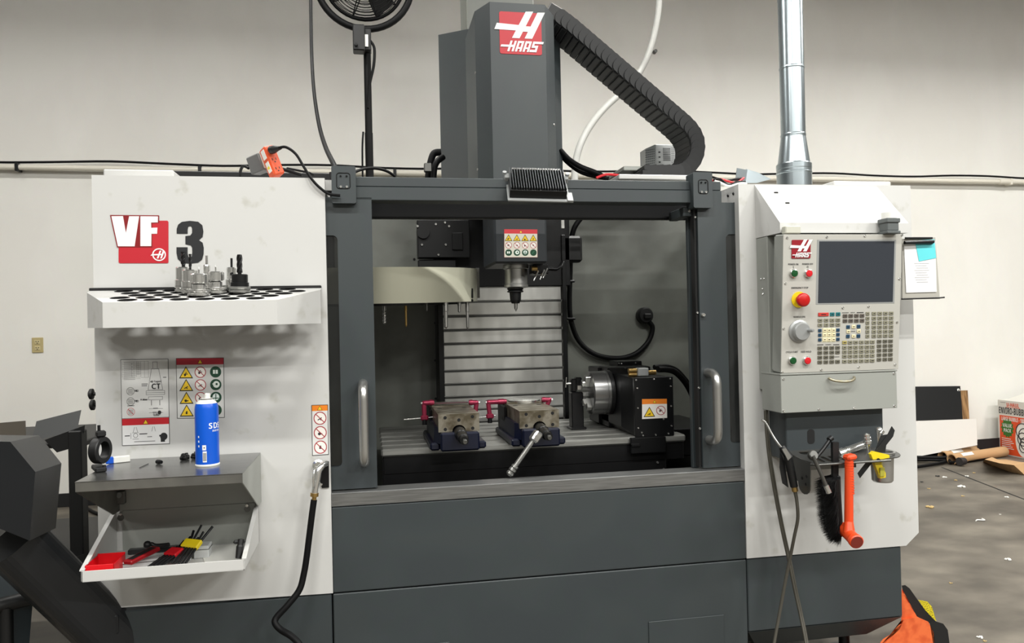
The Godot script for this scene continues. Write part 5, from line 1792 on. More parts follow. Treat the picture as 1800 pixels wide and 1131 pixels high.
	var rc := thing("ring_clamp", "black ring-shaped clamp standing at the left end of the steel shelf", "clamp", c)
	b = Mesher.new()
	var ctr := c + Vector3(0.006, 0.056, 0)
	var fwd := Vector3(0.96, 0.0, 0.28).normalized()
	b.lathe(ctr - fwd * 0.014, fwd, PackedVector2Array([Vector2(0.024, 0), Vector2(0.035, 0.0), Vector2(0.037, 0.003), Vector2(0.037, 0.021), Vector2(0.035, 0.024), Vector2(0.024, 0.024), Vector2(0.024, 0.0)]), 36)
	b.obox(c + Vector3(0.0, 0.007, 0), Vector3(0.028, 0.013, 0.075), Basis(Vector3.UP, 0.45), 0.003)
	b.obox(ctr + Vector3(0, 0.045, 0), Vector3(0.024, 0.016, 0.024), Basis(Vector3.UP, 0.45), 0.003)
	part(b, "ring", mats.black_plastic, rc)
	b = Mesher.new()
	b.cyl(ctr + Vector3(-0.004, 0.052, 0), ctr + Vector3(-0.004, 0.068, 0), 0.004, 0.004, 10)
	b.cyl(c + Vector3(0.02, 0.012, 0.02), c + Vector3(0.02, 0.018, 0.02), 0.005, 0.004, 10)
	part(b, "clamp_screw", mats.dark_steel, rc)

func px_on_shelf(x: float, y: float) -> Vector3:
	# grid laid over the shelf top: 318..346 by 802..810
	var a: Vector3 = Vector3(-0.5452, 0.8985, 0.0782)
	var u: Vector3 = (Vector3(-0.4984, 0.8985, 0.093) - a) / 28.0
	var w: Vector3 = (Vector3(-0.5651, 0.8985, -0.0092) - a) / 8.0
	return a + u * (x - 318.0) + w * (810.0 - y)

func wrap_text(b: Mesher, s: String, c: Vector3, r: float, y: float, h: float, ang: float) -> void:
	var t := Mesher.new()
	t.text(s, h, 0.0, Transform3D())
	for i in range(0, t.v.size(), 3):
		var q: Array = []
		for k in 3:
			var a := ang + t.v[i + k].x / r
			q.append([c + Vector3(sin(a) * r, y + t.v[i + k].y, cos(a) * r), Vector3(sin(a), 0, cos(a))])
		b.tri(q[0][0], q[1][0], q[2][0], q[0][1], q[1][1], q[2][1])

func wrap_bar(b: Mesher, c: Vector3, r: float, y: float, h: float, a0: float, a1: float) -> void:
	for i in 6:
		var p := lerpf(a0, a1, i / 6.0)
		var q := lerpf(a0, a1, (i + 1) / 6.0)
		var e := Vector3(sin(p), 0, cos(p))
		var g := Vector3(sin(q), 0, cos(q))
		b.quad_s(c + e * r + Vector3(0, y - h / 2, 0), c + g * r + Vector3(0, y - h / 2, 0), c + g * r + Vector3(0, y + h / 2, 0), c + e * r + Vector3(0, y + h / 2, 0), e, g, g, e)

func bin_tray() -> void:
	var W = mats.white_paint
	var o := thing("bin_tray", "white wedge-shaped tray full of small tools on the left cabinet", "tray", Vector3(-0.54, 0.63, 0.0))
	var xl := -0.748
	var xr := -0.343
	var yf := 0.627
	var yt := 0.6555
	var yb: float = 0.7469
	var zf := 0.28
	var b := Mesher.new()
	b.box(Vector3(xl, yf, 0.001), Vector3(xr, yf + 0.002, zf))
	part(b, "floor_plate", W, o)
	b = Mesher.new()
	b.box(Vector3(xl, yf, zf - 0.002), Vector3(xr, yt, zf), 0.0006)
	part(b, "front_lip", W, o)
	b = Mesher.new()
	b.box(Vector3(xl + 0.02, yf, 0.001), Vector3(xr, yb, 0.004))
	var bp := part(b, "back_plate", mats.pendant_grey, o)
	for p in [Vector3(-0.7328, 0.7382, 0.004), Vector3(-0.3754, 0.7404, 0.004)]:
		bolt(p, Vector3.BACK, 0.0055, 0.005, mats.chrome, bp)
		b = Mesher.new()
		b.lathe(p + Vector3(0, -0.011, 0), Vector3.BACK, PackedVector2Array([Vector2(0.0095, 0), Vector2(0.0095, 0.0008), Vector2(0.0, 0.0008)]), 16)
		part(b, "keyhole", mats.dull_steel, bp)
	for s in [[xl, 0.003], [xr - 0.003, 0.003]]:
		b = Mesher.new()
		var pa := PackedVector3Array()
		var pb := PackedVector3Array()
		for q in [[yf, 0.001], [yf, zf], [yt, zf], [yb, 0.02], [yb, 0.001]]:
			pa.append(Vector3(s[0], q[0], q[1]))
			pb.append(Vector3(s[0] + s[1], q[0], q[1]))
		b.loft(pa, pb)
		# folded rim
		b.loft(PackedVector3Array([Vector3(s[0] - 0.004, yt, zf), Vector3(s[0] + 0.008, yt, zf), Vector3(s[0] + 0.008, yb, 0.02), Vector3(s[0] - 0.004, yb, 0.02)]), PackedVector3Array([Vector3(s[0] - 0.004, yt + 0.003, zf), Vector3(s[0] + 0.008, yt + 0.003, zf), Vector3(s[0] + 0.008, yb + 0.003, 0.02), Vector3(s[0] - 0.004, yb + 0.003, 0.02)]))
		part(b, "side_plate", W, o)
	# ---- contents
	var fy := yf + 0.002
	var c: Vector3 = Vector3(-0.7288, 0.629, 0.1889)
	b = Mesher.new()
	var rb := thing("small_bin", "small bright red open plastic bin in the tray's left front corner", "bin", Vector3(-0.706, fy, 0.235))
	var bx0 := -0.742
	var bx1: float = -0.6712
	var z0 := 0.175
	var z1 := 0.272
	var by := 0.667
	b.box(Vector3(bx0, fy, z0), Vector3(bx1, fy + 0.003, z1))
	b.box(Vector3(bx0, fy, z1 - 0.002), Vector3(bx1, by, z1), 0.0008)
	b.box(Vector3(bx0, fy, z0), Vector3(bx1, by + 0.004, z0 + 0.002), 0.0008)
	b.box(Vector3(bx0, fy, z0), Vector3(bx0 + 0.002, by, z1), 0.0008)
	b.box(Vector3(bx1 - 0.002, fy, z0), Vector3(bx1, by, z1), 0.0008)
	part(b, "tub", mat("bin_red", Color(0.83, 0.05, 0.10), 0.4), rb)
	# clear plastic cases
	var clear := mat("clear_plastic", Color(0.75, 0.76, 0.76), 0.25)
	for q in [[Vector3(-0.6306, 0.629, 0.1788), 0.09, 0.03, 0.02, 0.14, "flat clear plastic case under the dark red folding key set"], [Vector3(-0.5445, 0.629, 0.1432), 0.075, 0.045, 0.018, 0.1, "flat clear plastic case behind the red key set"], [Vector3(-0.4806, 0.629, 0.1215), 0.04, 0.05, 0.035, 0.0, "upright clear plastic box right of the yellow key set"]]:
		var pc := thing("plastic_case", q[5], "case", q[0])
		b = Mesher.new()
		var tb := Basis(Vector3.UP, q[4])
		b.obox(q[0] + Vector3(0, q[3] / 2, 0), Vector3(q[1], q[3], q[2]), tb, 0.002)
		part(b, "body", clear, pc)
		b = Mesher.new()
		b.obox(q[0] + Vector3(0, q[3] * 0.72, 0), Vector3(q[1] + 0.002, 0.0015, q[2] + 0.002), tb)
		part(b, "lid_line", mats.dull_steel, pc)
	# folding key sets
	key_set(Vector3(-0.6213, 0.6641, 0.2), Vector3(0.052, 0.012, -0.085), Vector3(0.026, 0.0, 0.016), mats.dark_red, 0, "dark red folding key set lying across the clear case")
	key_set(Vector3(-0.5509, 0.6574, 0.19), Vector3(0.04, 0.02, -0.075), Vector3(0.034, 0.0, 0.018), mats.red, 4, "black keyed folding set with bright red clip in the tray")
	key_set(Vector3(-0.5062, 0.6705, 0.17), Vector3(0.026, 0.034, -0.06), Vector3(0.046, 0.0, 0.010), mats.yellow, 6, "folding key set with yellow clip and black keys in the tray")
	# loose tools
	b = Mesher.new()
	b.tube(path(PackedVector3Array([Vector3(-0.6379, 0.6623, 0.1), Vector3(-0.6283, 0.6653, 0.09), Vector3(-0.6131, 0.6593, 0.09), Vector3(-0.5769, 0.6627, 0.1)]), 5), 0.006, 8)
	b.ball(Vector3(-0.6348, 0.6669, 0.1), 0.011, 10)
	single(b, "bent_tool", mats.black_plastic, "black bent tool lying at the tray's back left", "tool", Vector3(-0.6107, 0.6538, 0.1))
	b = Mesher.new()
	b.lathe(Vector3(-0.3633, 0.6513, 0.25), Vector3(0.12, 1.0, -0.35), PackedVector2Array([Vector2(0, 0), Vector2(0.008, 0), Vector2(0.010, 0.03), Vector2(0.008, 0.035), Vector2(0.0085, 0.05), Vector2(0.0, 0.052)]), 14)
	b.obox(Vector3(-0.3628, 0.6907, 0.23), Vector3(0.032, 0.011, 0.012), Basis(), 0.004)
	single(b, "hook_wrench", mats.black_plastic, "black hooked tool leaning in the tray's right front corner", "tool", Vector3(-0.3633, 0.6513, 0.25))
	b = Mesher.new()
	b.obox(Vector3(-0.60, 0.637, 0.045), Vector3(0.20, 0.014, 0.022), Basis(Vector3.UP, 0.03), 0.002)
	single(b, "steel_strip", mats.dull_dark, "long flat dark steel strip lying along the back of the tray", "strip", Vector3(-0.60, 0.629, 0.045))
	b = Mesher.new()
	b.plate(PackedVector2Array([Vector2(-0.51, 0.02), Vector2(-0.36, 0.02), Vector2(-0.36, 0.22), Vector2(-0.45, 0.24)]), 0.001, Transform3D(Basis(Vector3.RIGHT, Vector3(0, 0, 1), Vector3(0, 1, 0)), Vector3(0, fy + 0.0012, 0)))
	single(b, "paper_sheet", mats.white, "white paper sheet lining the right of the tray", "paper", Vector3(-0.42, fy, 0.13))
	b = Mesher.new()
	b.obox(Vector3(-0.685, 0.634, 0.1914), Vector3(0.02, 0.008, 0.012), Basis(Vector3.UP, 0.4), 0.002)
	b.cyl(Vector3(-0.688, 0.634, 0.1957), Vector3(-0.6768, 0.636, 0.1797), 0.004, 0.003, 10)
	single(b, "black_bit", mats.black_plastic, "small black bit beside the red bin", "tool bit", Vector3(-0.6904, 0.629, 0.1736))

func key_set(c: Vector3, along: Vector3, across: Vector3, m: Material, n: int, label: String) -> void:
	c.y = maxf(c.y, 0.645)
	var o := thing("folding_key_set", label, "key set", c)
	var u := along.normalized()
	var w := (across - u * across.dot(u)).normalized()
	var v := w.cross(u).normalized()
	if v.y < 0.0:
		v = -v
	var B := Basis(w, v, u)
	var b := Mesher.new()
	var L := along.length()
	var wd := across.length()
	if n == 0:
		b.obox(c, Vector3(wd, 0.012, L), B, 0.003)
		part(b, "case", m, o)
		b = Mesher.new()
		b.obox(c + v * 0.0068, Vector3(wd * 0.55, 0.0012, L * 0.8), B, 0.0004)
		part(b, "slot_inlay", mats.black_plastic, o)
		return
	b.obox(c + u * L * 0.15, Vector3(wd * 1.1, 0.014, L * 0.42), B, 0.003)
	part(b, "clip", m, o)
	for i in n:
		var off := (i + 0.5) / n - 0.5
		b = Mesher.new()
		b.tube(PackedVector3Array([c - u * L * 0.85 + w * wd * off * 1.25, c + u * L * 0.36 + w * wd * off, c + u * L * (0.5 + 0.25 * (i % 3)) + w * wd * off * (1.0 + 0.6 * (i % 2)) + v * 0.006 * (i % 3)]), 0.0033 + 0.0005 * (i % 2), 6)
		part(b, "key", mats.black_steel, o)

func air_gun_left() -> void:
	var o := thing("air_gun", "chrome air gun with black hose hooked on the left cabinet below the orange-topped strip", "air gun", Vector3(-0.1584, 0.8001, 0.03))
	var b := Mesher.new()
	b.plate(PackedVector2Array([Vector2(-0.1744, 0.8619), Vector2(-0.1315, 0.8614), Vector2(-0.1323, 0.7803), Vector2(-0.1538, 0.7798)]), 0.003, at_z(0.004))
	part(b, "hook_plate", mats.black_steel, o)
	b = Mesher.new()
	b.lathe(Vector3(-0.1618, 0.8528, 0.012), Vector3(0, 0, 1), PackedVector2Array([Vector2(0.018, 0), Vector2(0.018, 0.008), Vector2(0.012, 0.012), Vector2(0.012, 0.02), Vector2(0, 0.02)]), 20)
	b.tube(path(PackedVector3Array([Vector3(-0.1411, 0.8574, 0.015), Vector3(-0.1502, 0.8544, 0.035), Vector3(-0.16, 0.8412, 0.045), Vector3(-0.1653, 0.8161, 0.048), Vector3(-0.1707, 0.791, 0.05), Vector3(-0.1727, 0.7739, 0.05)]), 5), 0.0105, 12)
	b.tube(path(PackedVector3Array([Vector3(-0.1706, 0.8479, 0.06), Vector3(-0.1739, 0.8252, 0.066), Vector3(-0.1747, 0.7988, 0.062)]), 4), 0.004, 8)
	part(b, "body", mats.chrome, o)
	b = Mesher.new()
	b.cyl(Vector3(-0.1727, 0.7757, 0.05), Vector3(-0.1737, 0.7654, 0.05), 0.0125, 0.0125, 14)
	b.cyl(Vector3(-0.1737, 0.7654, 0.05), Vector3(-0.1748, 0.7534, 0.05), 0.007, 0.007, 12)
	part(b, "brass_fitting", mats.brass, o)
	b = Mesher.new()
	b.tube(path(PackedVector3Array([Vector3(-0.1748, 0.7551, 0.05), Vector3(-0.1803, 0.7198, 0.052), Vector3(-0.1898, 0.6526, 0.055), Vector3(-0.199, 0.5862, 0.06), Vector3(-0.2079, 0.5372, 0.065), Vector3(-0.2211, 0.494, 0.075), Vector3(-0.2547, 0.4565, 0.09), Vector3(-0.2848, 0.4277, 0.1), Vector3(-0.2872, 0.4134, 0.11), Vector3(-0.2704, 0.3974, 0.12), Vector3(-0.2399, 0.3842, 0.14), Vector3(-0.2147, 0.3635, 0.16), Vector3(-0.2035, 0.3259, 0.17), Vector3(-0.213, 0.2084, 0.16), Vector3(-0.2419, 0.038, 0.14)]), 8), 0.0095, 12)
	part(b, "hose", mats.cable_black, o)
	for q in [Vector3(-0.1384, 0.8518, 0.004), Vector3(-0.155, 0.7912, 0.004)]:
		bolt(q, Vector3.BACK, 0.004, 0.003, mats.chrome, o)

func chip_conveyor() -> void:
	var D = mat("conveyor_grey", Color(0.105, 0.113, 0.125), 0.42)
	var o := thing("chip_conveyor", "dark grey chip conveyor with a boxy discharge head and slanting tube, left of the machine", "chip conveyor", Vector3(-0.95, 0, 0.05))
	# discharge head: faceted box
	var b := Mesher.new()
	b.loft(PackedVector3Array([Vector3(-1.0749, 0.9997, 0.2), Vector3(-0.9257, 0.9951, 0.24), Vector3(-0.8323, 0.9279, 0.33), Vector3(-0.8562, 0.7514, 0.31), Vector3(-0.9407, 0.7772, 0.27), Vector3(-1.0779, 0.8136, 0.2)]), PackedVector3Array([Vector3(-1.2179, 0.9822, -0.1), Vector3(-0.9688, 0.9738, -0.05), Vector3(-0.8735, 0.9032, 0.05), Vector3(-0.8916, 0.7191, 0.05), Vector3(-0.9905, 0.7147, -0.02), Vector3(-1.2217, 0.7527, -0.1)]))
	part(b, "discharge_head", D, o)
	# tube
	b = Mesher.new()
	var a0: Vector3 = Vector3(-0.9649, 0.6849, 0.1)
	var a1: Vector3 = Vector3(-0.77, 0.3372, -0.06)
	var d := (a1 - a0).normalized()
	var n1 := (Vector3(0.25, 0.5, 0.85) - d * Vector3(0.25, 0.5, 0.85).dot(d)).normalized()
	var n2 := d.cross(n1)
	var ring := PackedVector2Array()
	for q in round_rect(-0.075, -0.085, 0.075, 0.085, 0.05, 6):
		ring.append(q)
	b.plate(ring, (a1 - a0).length() + 0.12, Transform3D(Basis(n1, n2, -d) if Basis(n1, n2, -d).determinant() > 0.0 else Basis(n2, n1, -d), a0 - d * 0.03))
	part(b, "discharge_tube", D, o)
	b = Mesher.new()
	b.box(Vector3(-0.7852, 0.3928, 0) + Vector3(0, 0, -0.12), Vector3(-0.7375, 0.4487, 0) + Vector3(0.0, 0, 0.03), 0.004)
	part(b, "mounting_collar", D, o)


func build_top() -> void:
	cable_carrier()
	work_light()
	power_items()
	fan()
	# duct rising from the right cabinet
	var dz := -0.9
	var x: float = 2.0078
	var y0: float = 1.9308
	var o := thing("exhaust_duct", "round galvanised exhaust duct rising from the top of the right cabinet", "duct", Vector3(x, y0, dz))
	var b := Mesher.new()
	var c := Vector3(x, y0, dz)
	b.lathe(c, Vector3.UP, PackedVector2Array([Vector2(0.080, -0.12), Vector2(0.080, 0.03), Vector2(0.082, 0.032), Vector2(0.082, 0.037), Vector2(0.080, 0.039), Vector2(0.080, 0.052), Vector2(0.081, 0.054), Vector2(0.081, 0.076), Vector2(0.078, 0.08)]), 40)
	part(b, "collar", mats.galvanised, o)
	b = Mesher.new()
	b.lathe(c, Vector3.UP, PackedVector2Array([Vector2(0.074, 0.08), Vector2(0.0575, 0.205), Vector2(0.0575, 0.21)]), 40)
	part(b, "reducer", mats.galvanised, o)
	var prev := 0.21
	for h in [0.53, 0.86, 1.20, 1.6, 2.3]:
		b = Mesher.new()
		b.lathe(c, Vector3.UP, PackedVector2Array([Vector2(0.0572, prev), Vector2(0.0585, prev + 0.003), Vector2(0.0585, prev + 0.009), Vector2(0.0565, prev + 0.012), Vector2(0.0565, h)]), 40)
		part(b, "duct_section", mats.galvanised, o)
		prev = h
	# supports hidden behind the cabinet top carry it down to the housing
	b = Mesher.new()
	b.box(Vector3(1.70, 1.70, -1.05), Vector3(x + 0.12, y0 - 0.11, -0.75), 0.004)
	part(b, "duct_plinth", mats.white_paint, mill)
	# flexible grey conduit curving up to the wall
	b = Mesher.new()
	b.tube(path(PackedVector3Array([Vector3(1.2006, 2.1031, -1.9), Vector3(1.2241, 2.231, -1.95), Vector3(1.2761, 2.3624, -2), Vector3(1.3727, 2.5007, -2.1), Vector3(1.4986, 2.6383, -2.2), Vector3(1.6603, 2.7826, -2.3), Vector3(1.7928, 2.9239, -2.4), Vector3(1.8592, 3.0404, -2.4), Vector3(1.9108, 3.1948, -2.4), Vector3(1.9426, 3.3488, -2.4), Vector3(1.9592, 3.5404, -2.4)]), 8), 0.021, 14)
	single(b, "flexible_conduit", mat("flex_grey", Color(0.60, 0.60, 0.585), 0.5), "pale flexible conduit curving up behind the black cable carrier", "conduit", Vector3(1.2006, 2.1031, -1.9))
	# hanging cable at the left
	b = Mesher.new()
	b.tube(path(PackedVector3Array([Vector3(-0.2592, 3.0515, -1.6), Vector3(-0.2551, 2.7505, -1.5), Vector3(-0.2466, 2.5463, -1.4), Vector3(-0.2262, 2.3484, -1.2), Vector3(-0.1912, 2.1393, -0.9), Vector3(-0.1472, 1.9549, -0.5), Vector3(-0.099, 1.7957, -0.08), Vector3(-0.0852, 1.7518, -0.07)]), 8), 0.0085, 10)
	single(b, "drop_cable", mats.cable_black, "black cable hanging down from above to the left header bracket", "cable", Vector3(-0.0957, 1.781, -0.08))
	# cables at the foot of the column
	b = Mesher.new()
	b.tube(path(PackedVector3Array([Vector3(0.3335, 2.0561, -1), Vector3(0.3027, 2.0504, -1), Vector3(0.2866, 2.0117, -1), Vector3(0.275, 1.9476, -1), Vector3(0.2714, 1.8965, -1)]), 6), 0.016, 10)
	b.tube(path(PackedVector3Array([Vector3(0.3413, 2.0313, -0.98), Vector3(0.311, 2.0036, -0.96), Vector3(0.2976, 1.9654, -0.96), Vector3(0.2934, 1.8895, -0.96)]), 6), 0.014, 10)
	single(b, "column_cables", mats.cable_black, "short black cables bending down at the left foot of the column", "cable", Vector3(0.275, 1.9476, -1))
	b = Mesher.new()
	b.box(Vector3(0.2513, 1.9526, -0.95), Vector3(0.2847, 1.9909, -0.95) + Vector3(0, 0, 0.03), 0.003)
	single(b, "cable_connector", mats.dull_steel, "small grey connector block beside the short cables", "connector", Vector3(0.2663, 1.9528, -0.95))
	b = Mesher.new()
	b.tube(path(PackedVector3Array([Vector3(0.8747, 2.066, -0.95), Vector3(0.9085, 2.0206, -0.93), Vector3(0.9528, 1.9814, -0.9), Vector3(1.0129, 1.9526, -0.88), Vector3(1.0514, 1.9287, -0.86)]), 6), 0.012, 10)
	b.tube(path(PackedVector3Array([Vector3(0.8793, 2.0497, -0.97), Vector3(0.9134, 2.0042, -0.95), Vector3(0.9632, 1.9598, -0.92), Vector3(1.0319, 1.9362, -0.9), Vector3(1.079, 1.9252, -0.88)]), 6), 0.010, 10)
	single(b, "column_hoses", mats.cable_black, "pair of black hoses sweeping down right of the head", "hose", Vector3(1.0514, 1.9287, -0.86))
	var red := Mesher.new()
	red.tube(path(PackedVector3Array([Vector3(0.9958, 1.9112, -0.8), Vector3(1.0431, 1.927, -0.8), Vector3(1.1059, 1.9228, -0.8), Vector3(1.1452, 1.9107, -0.8)]), 6), 0.006, 8)
	single(red, "red_cable", mats.red, "short red cable on the enclosure roof below the hoses", "cable", Vector3(1.0427, 1.9119, -0.8))
	# pale roof pieces and the perforated power supply behind the header
	b = Mesher.new()
	b.box(Vector3(0.9993, 1.8692 - 0.02, -0.85), Vector3(1.3008, 1.8692, -0.5), 0.003)
	part(b, "roof_panel", mats.white_paint, mill)
	b = Mesher.new()
	b.box(Vector3(1.157, 1.9872 - 0.02, -1.4), Vector3(1.5058, 1.9872, -0.9), 0.003)
	part(b, "roof_panel", mats.pendant_grey, mill)
	b = Mesher.new()
	var tl: Vector3 = Vector3(1.3915, 2.1386, -1.1)
	var br: Vector3 = Vector3(1.5451, 2.0271, -1.1)
	var ps := thing("power_supply", "grey perforated metal power supply box behind the curl of the cable carrier", "power supply", Vector3((tl.x + br.x) / 2.0, br.y, -1.15))
	b.box(Vector3(tl.x, br.y, -1.22), Vector3(br.x, tl.y, -1.1), 0.002)
	b.loft(PackedVector3Array([Vector3(tl.x, br.y, -1.1), Vector3(tl.x, tl.y, -1.1), Vector3(tl.x, tl.y, -1.22), Vector3(tl.x, br.y, -1.22)]), PackedVector3Array([Vector3(tl.x - 0.035, br.y, -1.14), Vector3(tl.x - 0.035, tl.y - 0.012, -1.14), Vector3(tl.x - 0.035, tl.y - 0.012, -1.22), Vector3(tl.x - 0.035, br.y, -1.22)]))
	part(b, "case", mats.aluminium, ps)
	b = Mesher.new()
	var w := br.x - tl.x
	var h := tl.y - br.y
	for i in 9:
		b.box(Vector3(tl.x + w * 0.25, br.y + h * (0.3 + 0.065 * i), -1.1), Vector3(tl.x + w * 0.5, br.y + h * (0.325 + 0.065 * i), -1.0985))
	for i in 3:
		for j in 10:
			b.box(Vector3(tl.x + w * (0.54 + 0.06 * i), br.y + h * (0.12 + 0.08 * j), -1.1), Vector3(tl.x + w * (0.565 + 0.06 * i), br.y + h * (0.15 + 0.08 * j), -1.0985))
	for j in 3:
		b.box(Vector3(tl.x + w * 0.74, br.y + h * (0.15 + 0.28 * j), -1.1), Vector3(tl.x + w * 0.8, br.y + h * (0.27 + 0.28 * j), -1.0985))
		b.box(Vector3(tl.x + w * 0.1, br.y + h * (0.2 + 0.22 * j), -1.1), Vector3(tl.x + w * 0.16, br.y + h * (0.25 + 0.22 * j), -1.0985))
	for j in 8:
		for i in 7:
			var e := Vector3(tl.x - 0.0355 + 0.005 * i, br.y + h * (0.1 + 0.1 * j), -1.1395 + 0.0056 * i)
			b.obox(e, Vector3(0.0025, 0.005, 0.002), Basis(Vector3.UP, -0.85))
	part(b, "vent_slots", mats.black_steel, ps)
	# bent silver offcut and wires by the right bracket
	b = Mesher.new()
	var s0: Vector3 = Vector3(1.4718, 1.8039, -0.35)
	b.plate(PackedVector2Array([Vector2(0, 0), Vector2(0.05, 0.0), Vector2(0.062, 0.055), Vector2(0.012, 0.06)]), 0.002, Transform3D(Basis(Vector3.UP, 0.2), Vector3(1.4237, 1.8101, -0.35)))
	b.loft(PackedVector3Array([Vector3(1.4814, 1.871, -0.37), Vector3(1.5299, 1.8582, -0.37), Vector3(1.5963, 1.8338, -0.38), Vector3(1.5264, 1.8151, -0.37), Vector3(1.4748, 1.8126, -0.36)]), PackedVector3Array([Vector3(1.492, 1.8753, -0.39), Vector3(1.5462, 1.8644, -0.4), Vector3(1.6076, 1.8378, -0.4), Vector3(1.5426, 1.8209, -0.4), Vector3(1.4958, 1.8203, -0.4)]))
	single(b, "metal_offcut", mats.galvanised, "bent shiny sheet metal piece lying on the right cabinet top beside the duct", "metal piece", Vector3(1.4718, 1.8039, -0.35))
	var i := 0
	for col in [mats.cable_black, mats.red, mats.cable_black, mats.white]:
		b = Mesher.new()
		var off := Vector3(0, -0.008 * i, 0.01 * i)
		var pts := PackedVector3Array()
		for q in PackedVector3Array([Vector3(1.3003, 1.821, -0.3), Vector3(1.3283, 1.8214, -0.3), Vector3(1.3585, 1.8087, -0.3), Vector3(1.4088, 1.8176, -0.32), Vector3(1.4607, 1.8326, -0.36)]):
			pts.append(q + off + Vector3(0, 0.006 * sin(q.x * 60.0 + i * 2.0), 0))
		b.tube(path(pts, 5), 0.0045, 6)
		single(b, "loose_wire", col, ["topmost black wire beside the right header bracket", "red wire among the loose wires by the right header bracket", "lower black wire beside the right header bracket", "white wire lowest of the loose wires by the right header bracket"][i], "wire", Vector3(1.3468, 1.8085, -0.3))
		i += 1

func cable_carrier() -> void:
	var o := thing("cable_carrier", "black segmented cable carrier running diagonally down right of the head and curling under", "cable carrier", Vector3(1.3791, 1.9396, -0.75))
	var z := -0.80
	var w := 0.19
	# centre line in the picture plane z
	var line := PackedVector2Array()
	var raw: PackedVector2Array = PackedVector2Array([Vector2(0.8495, 2.6188), Vector2(0.8975, 2.5864), Vector2(1.4277, 2.1661)])
	line.append_array(raw)
	# curl round the lower right, then back left along the roof
	var c: Vector2 = PackedVector2Array([Vector2(1.3545, 2.0567)])[0]
	var e: Vector2 = line[line.size() - 1]
	var a0 := (e - c).angle()
	var r0 := (e - c).length()
	var r1: float = absf(c.y - 1.9417)
	var a1 := -PI / 2.0 - 0.05
	for i in range(1, 9):
		var u := i / 8.0
		var a := lerpf(a0, a1, u)
		line.append(c + Vector2(cos(a), sin(a)) * lerpf(r0, r1, u))
	line.append(PackedVector2Array([Vector2(1.2228, 1.9397)])[0])
	# resample into links
	var total := 0.0
	for i in line.size() - 1:
		total += line[i].distance_to(line[i + 1])
	var n := 36
	var step := total / n
	var dist := 0.0
	var seg := 0
	var pts := []
	for k in n + 1:
		var want := minf(step * k, total - 1e-5)
		while seg < line.size() - 2 and dist + line[seg].distance_to(line[seg + 1]) < want:
			dist += line[seg].distance_to(line[seg + 1])
			seg += 1
		pts.append(line[seg].lerp(line[seg + 1], (want - dist) / line[seg].distance_to(line[seg + 1])))
	var th := 0.066
	for k in n:
		var a: Vector2 = pts[k]
		var d2: Vector2 = pts[k + 1]
		var u := Vector3(d2.x - a.x, d2.y - a.y, 0).normalized()
		var v := Vector3(-u.y, u.x, 0)
		var m := Vector3((a.x + d2.x) / 2.0, (a.y + d2.y) / 2.0, z - w / 2.0)
		var b := Mesher.new()
		var B := Basis(u, v, Vector3.BACK)
		b.obox(m, Vector3(step * 0.985, th, w - 0.012), B, 0.002)
		b.obox(m - u * step * 0.1 - v * 0.004, Vector3(step * 0.8, th, w - 0.02), B * Basis(Vector3.BACK, 0.07), 0.003)
		# rounded side plate overlapping the next link
		var disc := PackedVector2Array()
		for i in 9:
			var g := -PI / 2.0 + PI * i / 8.0
			disc.append(Vector2(-step * 0.45 - cos(g) * th * 0.36, sin(g) * th * 0.5))
		disc.append_array(PackedVector2Array([Vector2(step * 0.55, th * 0.5), Vector2(step * 0.55, -th * 0.5)]))
		b.plate(disc, 0.008, Transform3D(B * Basis(Vector3.UP, 0.16), m + Vector3(0, 0, w / 2.0)))
		part(b, "link", mat("carrier_black", Color(0.085, 0.09, 0.098), 0.5), o)
	var b := Mesher.new()
	b.obox(Vector3(pts[0].x - 0.02, pts[0].y + 0.012, z - w / 2), Vector3(0.08, th, w), Basis(Vector3.BACK, -0.5), 0.004)
	part(b, "end_bracket", mats.black_plastic, o)
	b = Mesher.new()
	b.box(Vector3(1.2063, 1.9166, -0.8), Vector3(1.266, 1.9556, -0.8) + Vector3(0, 0, -0.1), 0.006)
	part(b, "end_bracket", mats.black_plastic, o)

